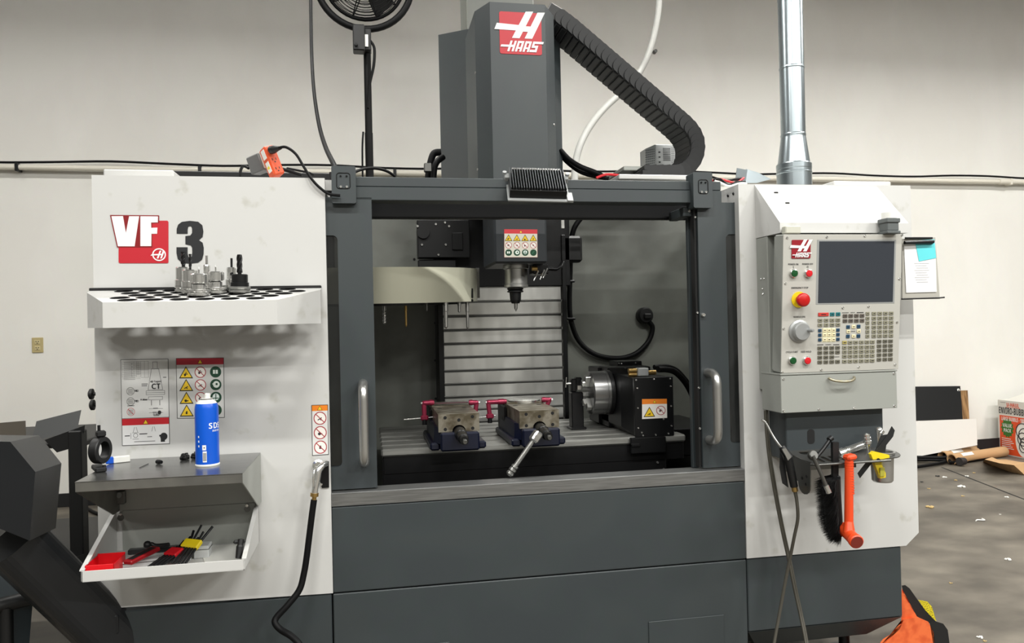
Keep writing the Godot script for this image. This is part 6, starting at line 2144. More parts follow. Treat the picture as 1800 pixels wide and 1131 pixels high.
func work_light() -> void:
	# finned lamp clamped on the header, tipped back
	var c: Vector3 = Vector3(0.5494, 1.7394, 0)
	var o := thing("work_light", "finned black LED work light with silver edges clamped on the header", "lamp", c)
	o.rotation = Vector3(deg_to_rad(-46), deg_to_rad(-3), deg_to_rad(-2.5))
	origin[o] = Vector3.ZERO
	var w := 0.185
	var h := 0.118
	var b := Mesher.new()
	b.box(Vector3(-w / 2 - 0.006, -h / 2 - 0.016, -0.03), Vector3(w / 2 + 0.012, h / 2, -0.024), 0.001)
	part(b, "mounting_plate", mats.aluminium, o)
	b = Mesher.new()
	b.box(Vector3(-w / 2, -h / 2, -0.024), Vector3(w / 2, h / 2, -0.008), 0.002)
	b.box(Vector3(-w / 2, -h / 2 - 0.004, -0.024), Vector3(w / 2, -h / 2, 0.006), 0.001)
	part(b, "body", mats.black_steel, o)
	b = Mesher.new()
	b.box(Vector3(-w / 2 + 0.012, h / 2 - 0.006, -0.008), Vector3(w / 2 - 0.012, h / 2 + 0.002, 0.012), 0.001)
	part(b, "top_bar", mats.chrome, o)
	for i in 22:
		b = Mesher.new()
		var x := lerpf(-w / 2 + 0.003, w / 2 - 0.003, i / 21.0)
		b.box(Vector3(x - 0.0012, -h / 2, -0.01), Vector3(x + 0.0012, h / 2, 0.014), 0.0005)
		part(b, "fin", mat("fin_grey", Color(0.30, 0.31, 0.32), 0.35, 0.7), o)
	for s in [-1.0, 1.0]:
		b = Mesher.new()
		b.box(Vector3(s * (w / 2 + 0.004) - 0.008, -0.015 + h * 0.3, -0.02), Vector3(s * (w / 2 + 0.004) + 0.010, 0.01 + h * 0.3, 0.0), 0.002)
		b.cyl(Vector3(s * (w / 2 + 0.012), h * 0.34, 0.0), Vector3(s * (w / 2 + 0.012), h * 0.34, 0.008), 0.007, 0.007, 12)
		part(b, "side_bracket", mats.aluminium, o)
	b = Mesher.new()
	b.box(Vector3(w / 2 + 0.002, -h / 2 - 0.016, -0.03), Vector3(w / 2 + 0.022, -h / 2 + 0.03, -0.02), 0.001)
	part(b, "foot", mats.aluminium, o)

func power_items() -> void:
	# orange power strip leaning on the left cabinet
	var c: Vector3 = Vector3(-0.2971, 1.8136, -0.12)
	var o := thing("power_strip", "orange power strip leaning upright on the left cabinet top", "power strip", Vector3(-0.2856, 1.7678, -0.12))
	var B := Basis(Vector3.BACK, deg_to_rad(20)) * Basis(Vector3.UP, deg_to_rad(28))
	var b := Mesher.new()
	b.obox(c, Vector3(0.038, 0.098, 0.045), B, 0.005)
	var body := part(b, "body", mat("strip_orange", Color(0.80, 0.29, 0.11), 0.5), o)
	for i in 3:
		b = Mesher.new()
		var p := c + B * Vector3(0, 0.03 - i * 0.03, 0.0228)
		b.obox(p + B * Vector3(-0.006, 0.002, 0), Vector3(0.0025, 0.007, 0.001), B)
		b.obox(p + B * Vector3(0.006, 0.002, 0), Vector3(0.0025, 0.007, 0.001), B)
		b.obox(p + B * Vector3(0.0, -0.007, 0), Vector3(0.004, 0.004, 0.001), B)
		part(b, "socket", mats.black_plastic, body)
	for q in [[0.026, 0.03], [-0.016, 0.034]]:
		b = Mesher.new()
		b.obox(c + B * Vector3(-0.0195, q[0], 0.004), Vector3(0.001, q[1], 0.026), B)
		part(b, "label", mats.white, body)
	b = Mesher.new()
	b.obox(c + B * Vector3(-0.0202, -0.018, 0.004), Vector3(0.001, 0.008, 0.016), B)
	part(b, "label_mark", mats.yellow, body)
	# plug and cable into the strip
	b = Mesher.new()
	var pl := thing("plug_cable", "black plug in the orange strip with its cable looping to the header bracket", "cable", Vector3(-0.271, 1.8363, -0.08))
	b.lathe(Vector3(-0.2963, 1.8453, -0.09), Vector3(-0.2616, 1.8463, -0.06) - Vector3(-0.2963, 1.8453, -0.09), PackedVector2Array([Vector2(0, 0), Vector2(0.013, 0), Vector2(0.013, 0.014), Vector2(0.008, 0.03), Vector2(0.005, 0.045)]), 16)
	part(b, "plug", mats.black_plastic, pl)
	b = Mesher.new()
	b.tube(path(PackedVector3Array([Vector3(-0.2685, 1.8462, -0.06), Vector3(-0.245, 1.8461, -0.05), Vector3(-0.2143, 1.8207, -0.03), Vector3(-0.187, 1.7722, 0), Vector3(-0.1647, 1.735, 0.012), Vector3(-0.1413, 1.7089, 0.012), Vector3(-0.1144, 1.6902, 0.01), Vector3(-0.0801, 1.6855, 0.008)]), 8), 0.0045, 8)
	part(b, "cord", mats.cable_black, pl)
	# grey adapter box beside it
	c = Vector3(-0.3481, 1.8222, -0.2)
	var g := thing("adapter_box", "grey plastic adapter box tilted against the orange power strip", "box", Vector3(-0.3489, 1.7826, -0.2))
	B = Basis(Vector3.BACK, deg_to_rad(17)) * Basis(Vector3.UP, deg_to_rad(-28))
	b = Mesher.new()
	b.obox(c, Vector3(0.05, 0.058, 0.05), B, 0.003)
	part(b, "body", mat("adapter_grey", Color(0.36, 0.36, 0.36), 0.5), g)
	b = Mesher.new()
	b.obox(c + B * Vector3(0.032, 0.003, -0.002), Vector3(0.014, 0.054, 0.046), B, 0.002)
	part(b, "pale_side", mat("adapter_pale", Color(0.72, 0.68, 0.64), 0.5), g)
	b = Mesher.new()
	b.tube(path(PackedVector3Array([Vector3(-0.3808, 1.8085, -0.2), Vector3(-0.3999, 1.8199, -0.22), Vector3(-0.4138, 1.8106, -0.25), Vector3(-0.4207, 1.7933, -0.28)]), 5), 0.005, 8)
	part(b, "cord", mats.cable_black, g)
	# coiled bits behind the strip
	b = Mesher.new()
	b.tube(path(PackedVector3Array([Vector3(-0.2776, 1.8082, -0.2), Vector3(-0.2521, 1.801, -0.2), Vector3(-0.2303, 1.7938, -0.2), Vector3(-0.212, 1.7883, -0.2)]), 5), 0.006, 8)
	b.tube(path(PackedVector3Array([Vector3(-0.2623, 1.8206, -0.25), Vector3(-0.2318, 1.8092, -0.22), Vector3(-0.1933, 1.7981, -0.2), Vector3(-0.1713, 1.7889, -0.2)]), 5), 0.004, 8)
	single(b, "cable_end", mats.cable_black, "short black cable ends lying behind the orange power strip", "cable", Vector3(-0.2486, 1.7935, -0.2))
	# dark tube standing between cabinet and bracket
	b = Mesher.new()
	b.box(Vector3(-0.119, 1.7005, -0.05), Vector3(-0.1078, 1.7295, -0.05) + Vector3(0, 0, -0.02), 0.002)
	b.tube(path(PackedVector3Array([Vector3(-0.111, 1.7713, -0.06), Vector3(-0.1079, 1.7395, -0.055), Vector3(-0.1048, 1.706, -0.05)]), 5), 0.004, 8)
	single(b, "door_switch", mats.dark_steel, "small dark switch between the left cabinet and the header bracket", "switch", Vector3(-0.1137, 1.7005, -0.05))

func fan() -> void:
	var z := -2.6
	var c: Vector3 = Vector3(0.0136, 3.5154, -2.6)
	var o := thing("pedestal_fan", "black pedestal fan on a pole behind the machine, cut by the picture's top edge", "fan", Vector3(c.x, 0, z))
	var K = mats.cable_black
	var b := Mesher.new()
	var R: float = 0.3043
	var ring := PackedVector3Array()
	for i in 49:
		var a := TAU * i / 48.0
		ring.append(c + Vector3(cos(a) * R, sin(a) * R, 0.0))
	b.tube(ring, 0.022, 10)
	part(b, "yoke_ring", K, o)
	# wire guard: front and back domes
	b = Mesher.new()
	var rg := R * 0.83
	for s in [-1.0, 1.0]:
		for k in 12:
			var u := (k + 1) / 12.0
			var rr := rg * u
			var dz: float = s * 0.09 * (1.0 - u * u) + 0.02
			var p := PackedVector3Array()
			for i in 41:
				var a := TAU * i / 40.0
				p.append(c + Vector3(cos(a) * rr, sin(a) * rr, dz))
			b.tube(p, 0.0026 if k < 11 else 0.012, 5)
		for i in 10:
			var a := TAU * i / 10.0
			var p := PackedVector3Array()
			for k in 7:
				var u := k / 6.0
				p.append(c + Vector3(cos(a) * rg * u, sin(a) * rg * u, s * 0.09 * (1.0 - u * u) + 0.02))
			b.tube(p, 0.004, 5)
	part(b, "wire_guard", K, o)
	for i in 3:
		b = Mesher.new()
		var a := -0.95 + TAU * i / 3.0
		var u := Vector3(cos(a), sin(a), 0)
		var v := Vector3(-sin(a), cos(a), 0.6).normalized()
		b.loft(PackedVector3Array([c + u * 0.06 - v * 0.03, c + u * 0.06 + v * 0.03, c + u * rg * 0.88 + v * 0.085, c + u * rg * 0.88 - v * 0.07]), PackedVector3Array([c + u * 0.06 - v * 0.03 + Vector3(0, 0, 0.003), c + u * 0.06 + v * 0.03 + Vector3(0, 0, 0.003), c + u * rg * 0.88 + v * 0.085 + Vector3(0, 0, 0.003), c + u * rg * 0.88 - v * 0.07 + Vector3(0, 0, 0.003)]))
		part(b, "blade", mats.black_plastic, o)
	b = Mesher.new()
	b.cyl(c + Vector3(0, 0, -0.1), c + Vector3(0, 0, 0.06), 0.07, 0.06, 24)
	part(b, "motor", mats.black_plastic, o)
	b = Mesher.new()
	b.box(Vector3(-0.0647, 3.0428, -2.6) , Vector3(0.0109, 3.2086, -2.6) + Vector3(0, 0, 0.09), 0.006)
	b.box(Vector3(0.0077, 3.0533, -2.6) + Vector3(0, 0, -0.02), Vector3(0.0505, 3.1957, -2.6) + Vector3(0, 0, 0.06), 0.006)
	var sw := part(b, "switch_box", mats.black_plastic, o)
	b = Mesher.new()
	var kp: Vector3 = Vector3(-0.0445, 3.0717, -2.505)
	b.cyl(kp, kp + Vector3(0, 0, 0.02), 0.011, 0.009, 14)
	part(b, "knob", mats.black_rubber, sw)
	b = Mesher.new()
	b.box(Vector3(0.0103, 3.0724, -2.53), Vector3(0.0316, 3.1499, -2.53) + Vector3(0, 0, 0.004))
	part(b, "label", mats.white, sw)
	b = Mesher.new()
	var pb: Vector3 = Vector3(-0.0006, 2.293, -2.6)
	b.cyl(Vector3(c.x + 0.01, 0.05, z), Vector3(c.x + 0.01, 3.0497, z), 0.0235, 0.0235, 18)
	b.cyl(Vector3(c.x + 0.01, 0.05, z), Vector3(c.x + 0.01, 2.5364, z), 0.026, 0.026, 18)
	b.lathe(Vector3(c.x + 0.01, 0, z), Vector3.UP, PackedVector2Array([Vector2(0.32, 0), Vector2(0.32, 0.03), Vector2(0.05, 0.07), Vector2(0.03, 0.12)]), 32)
	part(b, "pole", K, o)
	b = Mesher.new()
	b.tube(path(PackedVector3Array([Vector3(0.0452, 3.1178, -2.55), Vector3(0.0695, 3.0713, -2.55), Vector3(0.0636, 2.9611, -2.55), Vector3(0.036, 2.8424, -2.56), Vector3(0.0221, 2.6909, -2.57)]), 6), 0.009, 8)
	part(b, "cord", K, o)
	b = Mesher.new()
	b.tube(path(PackedVector3Array([Vector3(-0.0116, 2.5334, -2.56), Vector3(-0.0191, 2.4285, -2.55), Vector3(-0.0212, 2.2388, -2.55)]), 6), 0.006, 8)
	part(b, "cord", K, o)
	# cable from bracket over the header
	b = Mesher.new()
	b.tube(path(PackedVector3Array([Vector3(-0.0379, 1.7704, -0.05), Vector3(-0.0056, 1.79, -0.09), Vector3(0.0312, 1.7986, -0.12), Vector3(0.0687, 1.7939, -0.14), Vector3(0.0953, 1.781, -0.16)]), 6), 0.005, 8)
	single(b, "header_cable", mats.cable_black, "thin black cable arching over the header right of the left bracket", "cable", Vector3(0.0307, 1.7704, -0.12))


func build_right_tools() -> void:
	var S = mats.dull_steel
	# ---- holder bracket: perforated steel flange with side plate and cup ring
	var y: float = 0.8242
	var o := thing("tool_bracket", "stainless tool bracket with perforated flange and cup ring below the control", "bracket", Vector3(1.5, y, 0.1))
	var x0: float = 1.3455
	var x1: float = 1.6106
	var cup := Vector3(1.649, y, 0.185)
	var outline := PackedVector2Array([Vector2(x0, -0.105), Vector2(x0, -0.262), Vector2(x0 + 0.02, -0.27)])
	outline.append(Vector2(cup.x - 0.03, -0.268))
	for i in 11:
		var a := -PI * 0.62 + PI * 1.05 * i / 10.0
		outline.append(Vector2(cup.x + cos(a) * 0.056, -cup.z + sin(a) * 0.056))
	outline.append(Vector2(cup.x - 0.02, -0.105))
	var holes := [round_rect(x0 + 0.035, -0.16, x0 + 0.1, -0.125, 0.012)]
	for i in 4:
		holes.append(round_rect(x0 + 0.05 + i * 0.026, -0.245, x0 + 0.064 + i * 0.026, -0.185, 0.006))
	var ch := PackedVector2Array()
	for i in 24:
		ch.append(Vector2(cup.x + cos(TAU * i / 24) * 0.0365, -cup.z + sin(TAU * i / 24) * 0.0365))
	holes.append(ch)
	var fl := cut_plate("flange", outline, holes, 0.0, 0.003, S, o)
	fl.transform = Transform3D(Basis(Vector3.RIGHT, -PI / 2.0 + 0.13), Vector3(0, y + 0.0242, 0) - origin[o])
	var b := Mesher.new()
	b.tube(PackedVector3Array([Vector3(x0, y + 0.0115, 0.105), Vector3(x0, y - 0.0085, 0.262), Vector3(x0 + 0.02, y - 0.0095, 0.27), Vector3(cup.x - 0.03, y - 0.0095, 0.268)]), 0.0035, 8)
	part(b, "rolled_edge", S, o)
	var side := PackedVector2Array([Vector2(-0.262, 0.0), Vector2(-0.10, 0.0), Vector2(-0.10, -0.05)])
	for i in 9:
		var a := TAU - PI * i / 8.0
		side.append(Vector2(-0.225 + cos(a) * 0.035, -0.075 + sin(a) * 0.034))
	b = Mesher.new()
	b.plate(side, 0.003, Transform3D(Basis(Vector3(0, 0, -1), Vector3.UP, Vector3(1, 0, 0)), Vector3(x0, y, 0)))
	var sp := part(b, "side_plate", S, o)
	for q in [[-0.05, 0.24], [-0.075, 0.235], [-0.06, 0.215]]:
		b = Mesher.new()
		b.cyl(Vector3(x0 - 0.0035, y + q[0], q[1]), Vector3(x0 + 0.0005, y + q[0], q[1]), 0.005, 0.005, 12)
		part(b, "hole", mats["void"], sp)
	b = Mesher.new()
	b.box(Vector3(x0, y - 0.06, 0.10), Vector3(x1, y + 0.0, 0.103))
	b.box(Vector3(x0 + 0.05, y - 0.04, 0.0), Vector3(x1 - 0.06, y - 0.01, 0.102), 0.003)
	part(b, "back_plate", S, o)
	b = Mesher.new()
	b.lathe(cup, Vector3.UP, PackedVector2Array([Vector2(0.0, -0.094), Vector2(0.029, -0.094), Vector2(0.033, -0.089), Vector2(0.0362, 0.0), Vector2(0.041, 0.003), Vector2(0.041, 0.0045), Vector2(0.035, 0.0045), Vector2(0.031, -0.085), Vector2(0, -0.085)]), 36)
	part(b, "cup", mats.steel, o)
	# ---- dead blow hammer
	b = Mesher.new()
	var hz := 0.285
	var h := thing("dead_blow_hammer", "bright orange dead blow hammer hanging head down from the bracket", "hammer", Vector3(1.4611, 0.8436, 0.285))
	b.cyl(Vector3(1.4618, 0.8329, 0.285), Vector3(1.4552, 0.6226, 0.285), 0.0125, 0.0135, 20)
	b.obox(Vector3(1.4648, 0.8363, 0.285), Vector3(0.034, 0.018, 0.034), Basis(Vector3.BACK, 0.12), 0.006)
	for i in 13:
		b.cyl(Vector3(1.4615, 0.8223, 0.285) + Vector3(0, -0.008 * i, 0), Vector3(1.4615, 0.8223, 0.285) + Vector3(0, -0.008 * i - 0.004, 0), 0.0136, 0.0136, 16)
	part(b, "handle", mats.orange, h)
	b = Mesher.new()
	var ha: Vector3 = Vector3(1.4587, 0.6064, 0.25)
	var hb: Vector3 = Vector3(1.4412, 0.5888, 0.345)
	var hd := hb - ha
	b.lathe(ha, hd, PackedVector2Array([Vector2(0, 0), Vector2(0.019, 0.0), Vector2(0.0215, 0.003), Vector2(0.0215, 0.02), Vector2(0.0195, 0.03), Vector2(0.0195, hd.length() - 0.025), Vector2(0.0215, hd.length() - 0.016), Vector2(0.0215, hd.length() - 0.003), Vector2(0.019, hd.length()), Vector2(0, hd.length())]), 32)
	b.cyl(Vector3(1.4555, 0.635, 0.285), Vector3(1.4489, 0.6027, 0.295), 0.0135, 0.018, 20)
	part(b, "head", mats.orange, h)
	b = Mesher.new()
	b.cyl(hb, hb + hd.normalized() * 0.0006, 0.0185, 0.0185, 28)
	part(b, "worn_face", mat("worn_orange", Color(0.45, 0.13, 0.07), 0.7), h, "dull brown worn striking face")
	# ---- brush
	var br := thing("bristle_brush", "black bristle brush with flat handle hanging left of the orange hammer", "brush", Vector3(1.4108, 0.573, 0.24))
	b = Mesher.new()
	b.loft(PackedVector3Array([Vector3(1.4302, 0.879, 0.25), Vector3(1.452, 0.8779, 0.25), Vector3(1.4469, 0.7633, 0.25), Vector3(1.4291, 0.7643, 0.25)]), PackedVector3Array([Vector3(1.4302, 0.879, 0.25) + Vector3(0, 0, -0.012), Vector3(1.452, 0.8779, 0.25) + Vector3(0, 0, -0.012), Vector3(1.4469, 0.7633, 0.25) + Vector3(0, 0, -0.012), Vector3(1.4291, 0.7643, 0.25) + Vector3(0, 0, -0.012)]))
	part(b, "handle", mats.black_plastic, br)
	b = Mesher.new()
	var core_a: Vector3 = Vector3(1.4379, 0.7727, 0.24)
	var core_b: Vector3 = Vector3(1.4487, 0.5775, 0.24)
	b.obox((core_a + core_b) / 2.0 + Vector3(0.004, 0, 0), Vector3(0.012, (core_a - core_b).length(), 0.03), Basis(), 0.003)
	part(b, "bristle_back", mats.black_plastic, br)
	b = Mesher.new()
	b.lathe(core_b + Vector3(-0.012, -0.004, 0), core_a - core_b, PackedVector2Array([Vector2(0, 0), Vector2(0.012, 0), Vector2(0.026, 0.05), Vector2(0.028, 0.19), Vector2(0, 0.195)]), 18)
	var rng := RandomNumberGenerator.new()
	rng.seed = 77
	for i in 5200:
		var u := rng.randf()
		var w := rng.randf_range(-1.0, 1.0)
		var root := core_a.lerp(core_b, u) + Vector3(-0.001, 0, w * 0.016)
		var reach := 0.052 * (1.0 - 0.55 * pow(maxf(0.0, u - 0.55) / 0.45, 2.0)) + rng.randf_range(-0.006, 0.006)
		var tip := root + Vector3(-reach * cos(w * 0.9), -0.016 - rng.randf() * 0.014, reach * sin(w * 1.1) * 0.9)
		var s := Vector3(rng.randf_range(-1, 1), rng.randf_range(-1, 1), rng.randf_range(-1, 1)).normalized() * 0.001
		var nn := (tip - root).cross(s).normalized()
		b.tri(root - s, root + s, tip, nn, nn, nn)
		b.tri(root + s.cross(nn), root - s.cross(nn), tip, s.normalized(), s.normalized(), s.normalized())
	var bs := part(b, "bristles", mat("bristle_black", Color(0.05, 0.052, 0.056), 0.55), br)
	bs.set_meta("kind", "stuff")
	# ---- ratchet and hex handle
	var rt := thing("ratchet", "chrome ratchet hanging over the bracket edge in front of the brush", "ratchet", Vector3(1.3421, 0.8456, 0.27))
	b = Mesher.new()
	b.lathe(Vector3(1.347, 0.8423, 0.262), Vector3(0.1, 0.4, 1), PackedVector2Array([Vector2(0, 0), Vector2(0.014, 0), Vector2(0.0155, 0.003), Vector2(0.0155, 0.013), Vector2(0.013, 0.016), Vector2(0, 0.016)]), 24)
	b.tube(PackedVector3Array([Vector3(1.3417, 0.8455, 0.28), Vector3(1.3642, 0.7906, 0.285), Vector3(1.3865, 0.7323, 0.29)]), 0.0062, 12)
	part(b, "handle", mats.dull_steel, rt)
	b = Mesher.new()
	b.cyl(Vector3(1.3781, 0.7537, 0.289), Vector3(1.3868, 0.7307, 0.291), 0.008, 0.008, 14)
	part(b, "socket", mats.chrome, rt)
	b = Mesher.new()
	b.tube(PackedVector3Array([Vector3(1.3739, 0.8371, 0.25), Vector3(1.4024, 0.8574, 0.24), Vector3(1.4355, 0.8867, 0.23)]), 0.006, 10)
	b.cyl(Vector3(1.4281, 0.8837, 0.232), Vector3(1.4396, 0.8901, 0.23), 0.009, 0.009, 12)
	single(b, "black_wrench", mats.black_steel, "short black bar leaning up across the bracket left of the brush handle", "wrench", Vector3(1.3739, 0.8371, 0.25))
	b = Mesher.new()
	b.cyl(Vector3(1.5038, 0.8265, 0.17), Vector3(1.616, 0.8496, 0.15), 0.0125, 0.0135, 18)
	b.cyl(Vector3(1.4996, 0.8249, 0.17), Vector3(1.5196, 0.8291, 0.168), 0.0165, 0.0165, 18)
	b.cyl(Vector3(1.5314, 0.8319, 0.166), Vector3(1.5383, 0.8332, 0.165), 0.015, 0.015, 18)
	single(b, "chrome_bar", mats.chrome, "chrome ratchet handle lying across the bracket flange above the hammer", "tool handle", Vector3(1.5581, 0.8258, 0.16))
	b = Mesher.new()
	b.lathe(Vector3(1.5922, 0.823, 0.2), Vector3(1.582, 0.9031, 0.2) - Vector3(1.5922, 0.823, 0.2), PackedVector2Array([Vector2(0.005, 0), Vector2(0.006, 0.02), Vector2(0.010, 0.035), Vector2(0.0125, 0.038), Vector2(0.0125, 0.046), Vector2(0.0105, 0.048), Vector2(0.0125, 0.051), Vector2(0.0125, 0.058), Vector2(0.0105, 0.06), Vector2(0.011, 0.068), Vector2(0.0, 0.072)]), 18)
	single(b, "chrome_tool", mats.chrome, "ribbed chrome tool end standing up in the cup", "tool", Vector3(1.5922, 0.823, 0.2))
	b = Mesher.new()
	b.cyl(Vector3(1.6517, 0.8339, 0.17), Vector3(1.6473, 0.9056, 0.17), 0.0065, 0.0085, 14)
	b.ball(Vector3(1.6513, 0.896, 0.17), 0.0125, 12)
	b.cyl(Vector3(1.6521, 0.8879, 0.18), Vector3(1.6572, 0.8973, 0.182), 0.008, 0.007, 12)
	single(b, "ball_joint_tool", mats.chrome, "chrome knobbed tool in the cup behind the black blade", "tool", Vector3(1.6514, 0.8245, 0.17))
	# ---- try square: dark blade and yellow clamp
	b = Mesher.new()
	b.plate(PackedVector2Array([Vector2(1.5323, 0.77), Vector2(1.6439, 0.8906), Vector2(1.6591, 0.9157), Vector2(1.669, 0.9023), Vector2(1.6623, 0.8824), Vector2(1.54, 0.7549)]), 0.003, at_z(0.225))
	b.plate(PackedVector2Array([Vector2(1.5973, 0.8336), Vector2(1.6214, 0.8876), Vector2(1.6462, 0.8901), Vector2(1.6343, 0.8317)]), 0.003, at_z(0.222))
	single(b, "square_rule", mats.dull_dark, "dark flat steel blade slanting up out of the cup", "rule", Vector3(1.5786, 0.8278, 0.225))
	var yc := thing("yellow_clamp", "bright yellow angled clamp hooked over the rim of the cup", "clamp", Vector3(1.5964, 0.7527, 0.24))
	b = Mesher.new()
	b.plate(PackedVector2Array([Vector2(1.5665, 0.8334), Vector2(1.5789, 0.8419), Vector2(1.6315, 0.8282), Vector2(1.6333, 0.819), Vector2(1.6107, 0.8166), Vector2(1.6022, 0.8025), Vector2(1.6176, 0.7706), Vector2(1.6172, 0.7561), Vector2(1.5988, 0.7535)]), 0.014, at_z(0.245))
	part(b, "frame", mats.yellow, yc)
	b = Mesher.new()
	b.box(Vector3(1.5943, 0.7612, 0.246), Vector3(1.6113, 0.7894, 0.246) + Vector3(0, 0, 0.004), 0.001)
	part(b, "slider", mat("slider_yellow", Color(0.62, 0.6, 0.22), 0.4), yc)
	b = Mesher.new()
	b.cyl(Vector3(1.5924, 0.8139, 0.245), Vector3(1.5859, 0.8158, 0.254), 0.006, 0.005, 12)
	part(b, "screw", mats.black_steel, yc)
	# ---- air gun at the left of the bracket
	var g := thing("air_gun", "black pistol air gun with long thin nozzle hooked at the left of the tool bracket", "air gun", Vector3(1.3111, 0.738, 0.2))
	b = Mesher.new()
	b.tube(path(PackedVector3Array([Vector3(1.238, 0.9469, 0.16), Vector3(1.2516, 0.9371, 0.16), Vector3(1.2671, 0.901, 0.17), Vector3(1.2787, 0.8763, 0.18), Vector3(1.2912, 0.8582, 0.185)]), 5), 0.004, 8)
	part(b, "nozzle", mats.steel, g)
	b = Mesher.new()
	b.cyl(Vector3(1.2913, 0.8618, 0.185), Vector3(1.3094, 0.8269, 0.2), 0.011, 0.013, 14)
	b.cyl(Vector3(1.3036, 0.8326, 0.2), Vector3(1.3229, 0.7355, 0.2), 0.014, 0.012, 14)
	b.loft(PackedVector3Array([Vector3(1.2822, 0.8521, 0.19), Vector3(1.2971, 0.815, 0.19), Vector3(1.3088, 0.7306, 0.19), Vector3(1.2874, 0.7465, 0.19), Vector3(1.2789, 0.7978, 0.19)]), PackedVector3Array([Vector3(1.2936, 0.8484, 0.17), Vector3(1.3086, 0.811, 0.17), Vector3(1.3204, 0.7259, 0.17), Vector3(1.2988, 0.7418, 0.17), Vector3(1.2902, 0.7936, 0.17)]))
	part(b, "grip", mats.black_plastic, g)
	b = Mesher.new()
	b.plate(PackedVector2Array([Vector2(1.276, 0.8599), Vector2(1.2878, 0.8629), Vector2(1.3067, 0.8331), Vector2(1.2946, 0.823)]), 0.004, at_z(0.216))
	part(b, "lever", mats.steel, g)
	b = Mesher.new()
	b.cyl(Vector3(1.3229, 0.7355, 0.2), Vector3(1.3255, 0.7208, 0.2), 0.010, 0.010, 10)
	part(b, "brass_fitting", mats.brass, g)
	b = Mesher.new()
	b.cyl(Vector3(1.3255, 0.7208, 0.2), Vector3(1.3299, 0.6987, 0.2), 0.006, 0.0055, 12)
	b.tube(path(PackedVector3Array([Vector3(1.3299, 0.6987, 0.2), Vector3(1.333, 0.6641, 0.2), Vector3(1.335, 0.6264, 0.195), Vector3(1.3305, 0.5682, 0.18), Vector3(1.3265, 0.4986, 0.16), Vector3(1.312, 0.4137, 0.15), Vector3(1.2893, 0.3142, 0.15), Vector3(1.2634, 0.2286, 0.16), Vector3(1.2363, 0.1486, 0.18), Vector3(1.2101, 0.0165, 0.2), Vector3(1.2039, -0.0973, 0.22)]), 8), 0.0054, 10)
	part(b, "hose", mats.hose_grey, g)
	# braided line
	b = Mesher.new()
	var bp := path(PackedVector3Array([Vector3(1.3108, 0.9635, 0.05), Vector3(1.3103, 0.8911, 0.055), Vector3(1.3167, 0.814, 0.055), Vector3(1.3291, 0.7269, 0.055), Vector3(1.3436, 0.6395, 0.055), Vector3(1.3592, 0.5436, 0.06), Vector3(1.375, 0.4575, 0.065), Vector3(1.3847, 0.3658, 0.08), Vector3(1.3914, 0.2867, 0.1), Vector3(1.3899, 0.2136, 0.13), Vector3(1.3834, 0.1246, 0.16), Vector3(1.3757, -0.0908, 0.17)]), 8)
	b.tube(bp, 0.0046, 10)
	var bh := single(b, "braided_hose", mats.hose_grey, "grey braided hose running down the white panel from under the control", "hose", Vector3(1.3108, 0.9635, 0.05))
	b = Mesher.new()
	var off := PackedVector3Array()
	for p in bp:
		off.append(p + Vector3(0.0085, 0, -0.004))
	b.tube(off, 0.0042, 10)
	part(b, "second_line", mats.hose_grey, bh)


func build_background() -> void:
	wall_runs()
	left_cart()
	right_corner()
	floor_machine()

func wall_runs() -> void:
	var z := -3.70
	var b := Mesher.new()
	var y: float = 2.5015
	b.cyl(Vector3(-6.7, y, z), Vector3(9.7, y, z), 0.021, 0.021, 14)
	var o := single(b, "wall_conduit", mats.conduit_grey, "pale metal conduit running along the whole back wall", "conduit", Vector3(1.2, y, z))
	for x in [-2.4936, -1.235, 5.8708, 0.2253]:
		b = Mesher.new()
		b.box(Vector3(x - 0.012, y - 0.03, z - 0.05), Vector3(x + 0.012, y + 0.028, z + 0.026), 0.003)
		part(b, "strap", mats.conduit_grey if x > 1.0 else mats.black_steel, o)
	b = Mesher.new()
	b.cyl(Vector3(5.7493, y, z), Vector3(5.8711, y, z), 0.026, 0.026, 14)
	part(b, "coupling", mats.conduit_grey, o)
	# black cable tied above it
	b = Mesher.new()
	var pts := PackedVector3Array()
	for i in 42:
		var x := lerpf(-6.6, 9.6, i / 41.0)
		pts.append(Vector3(x, y + 0.042 + 0.010 * sin(i * 1.7), z + 0.005))
	b.tube(path(pts, 4), 0.009, 7)
	single(b, "wall_cable", mats.cable_black, "thin black cable tied along the top of the wall conduit", "cable", Vector3(1.2, y + 0.04, z))
	# outlet plate
	var p: Vector3 = Vector3(-2.4009, 1.2011, -3.75)
	var w: float = 0.0764
	var h: float = w * 1.46
	var e := thing("wall_outlet", "cream duplex wall outlet plate low on the left wall", "outlet", p)
	b = Mesher.new()
	b.box(p + Vector3(-w / 2, -h / 2, 0.0), p + Vector3(w / 2, h / 2, 0.008), 0.003)
	part(b, "plate", mat("outlet_cream", Color(0.70, 0.64, 0.46), 0.5), e)
	for s in [-1.0, 1.0]:
		b = Mesher.new()
		b.obox(p + Vector3(0, s * h * 0.2, 0.009), Vector3(w * 0.5, h * 0.26, 0.004), Basis(), 0.002)
		var rc := part(b, "receptacle", mat("outlet_pale", Color(0.76, 0.71, 0.54), 0.5), e)
		b = Mesher.new()
		for q in [[-0.1, 0.03], [0.1, 0.03], [0.0, -0.07]]:
			b.obox(p + Vector3(w * q[0], s * h * 0.2 + h * q[1], 0.0115), Vector3(w * 0.06, h * 0.07, 0.001), Basis())
		part(b, "slots", mats.black_plastic, rc)
	# small hook on the wall and a few fixing marks
	b = Mesher.new()
	var hk: Vector3 = Vector3(2.439, 3.5747, -3.75)
	b.cyl(hk, hk + Vector3(0, 0, 0.04), 0.018, 0.014, 12)
	single(b, "wall_hook", mats.dull_steel, "small metal wall fitting beside the pale flexible conduit", "fitting", hk)

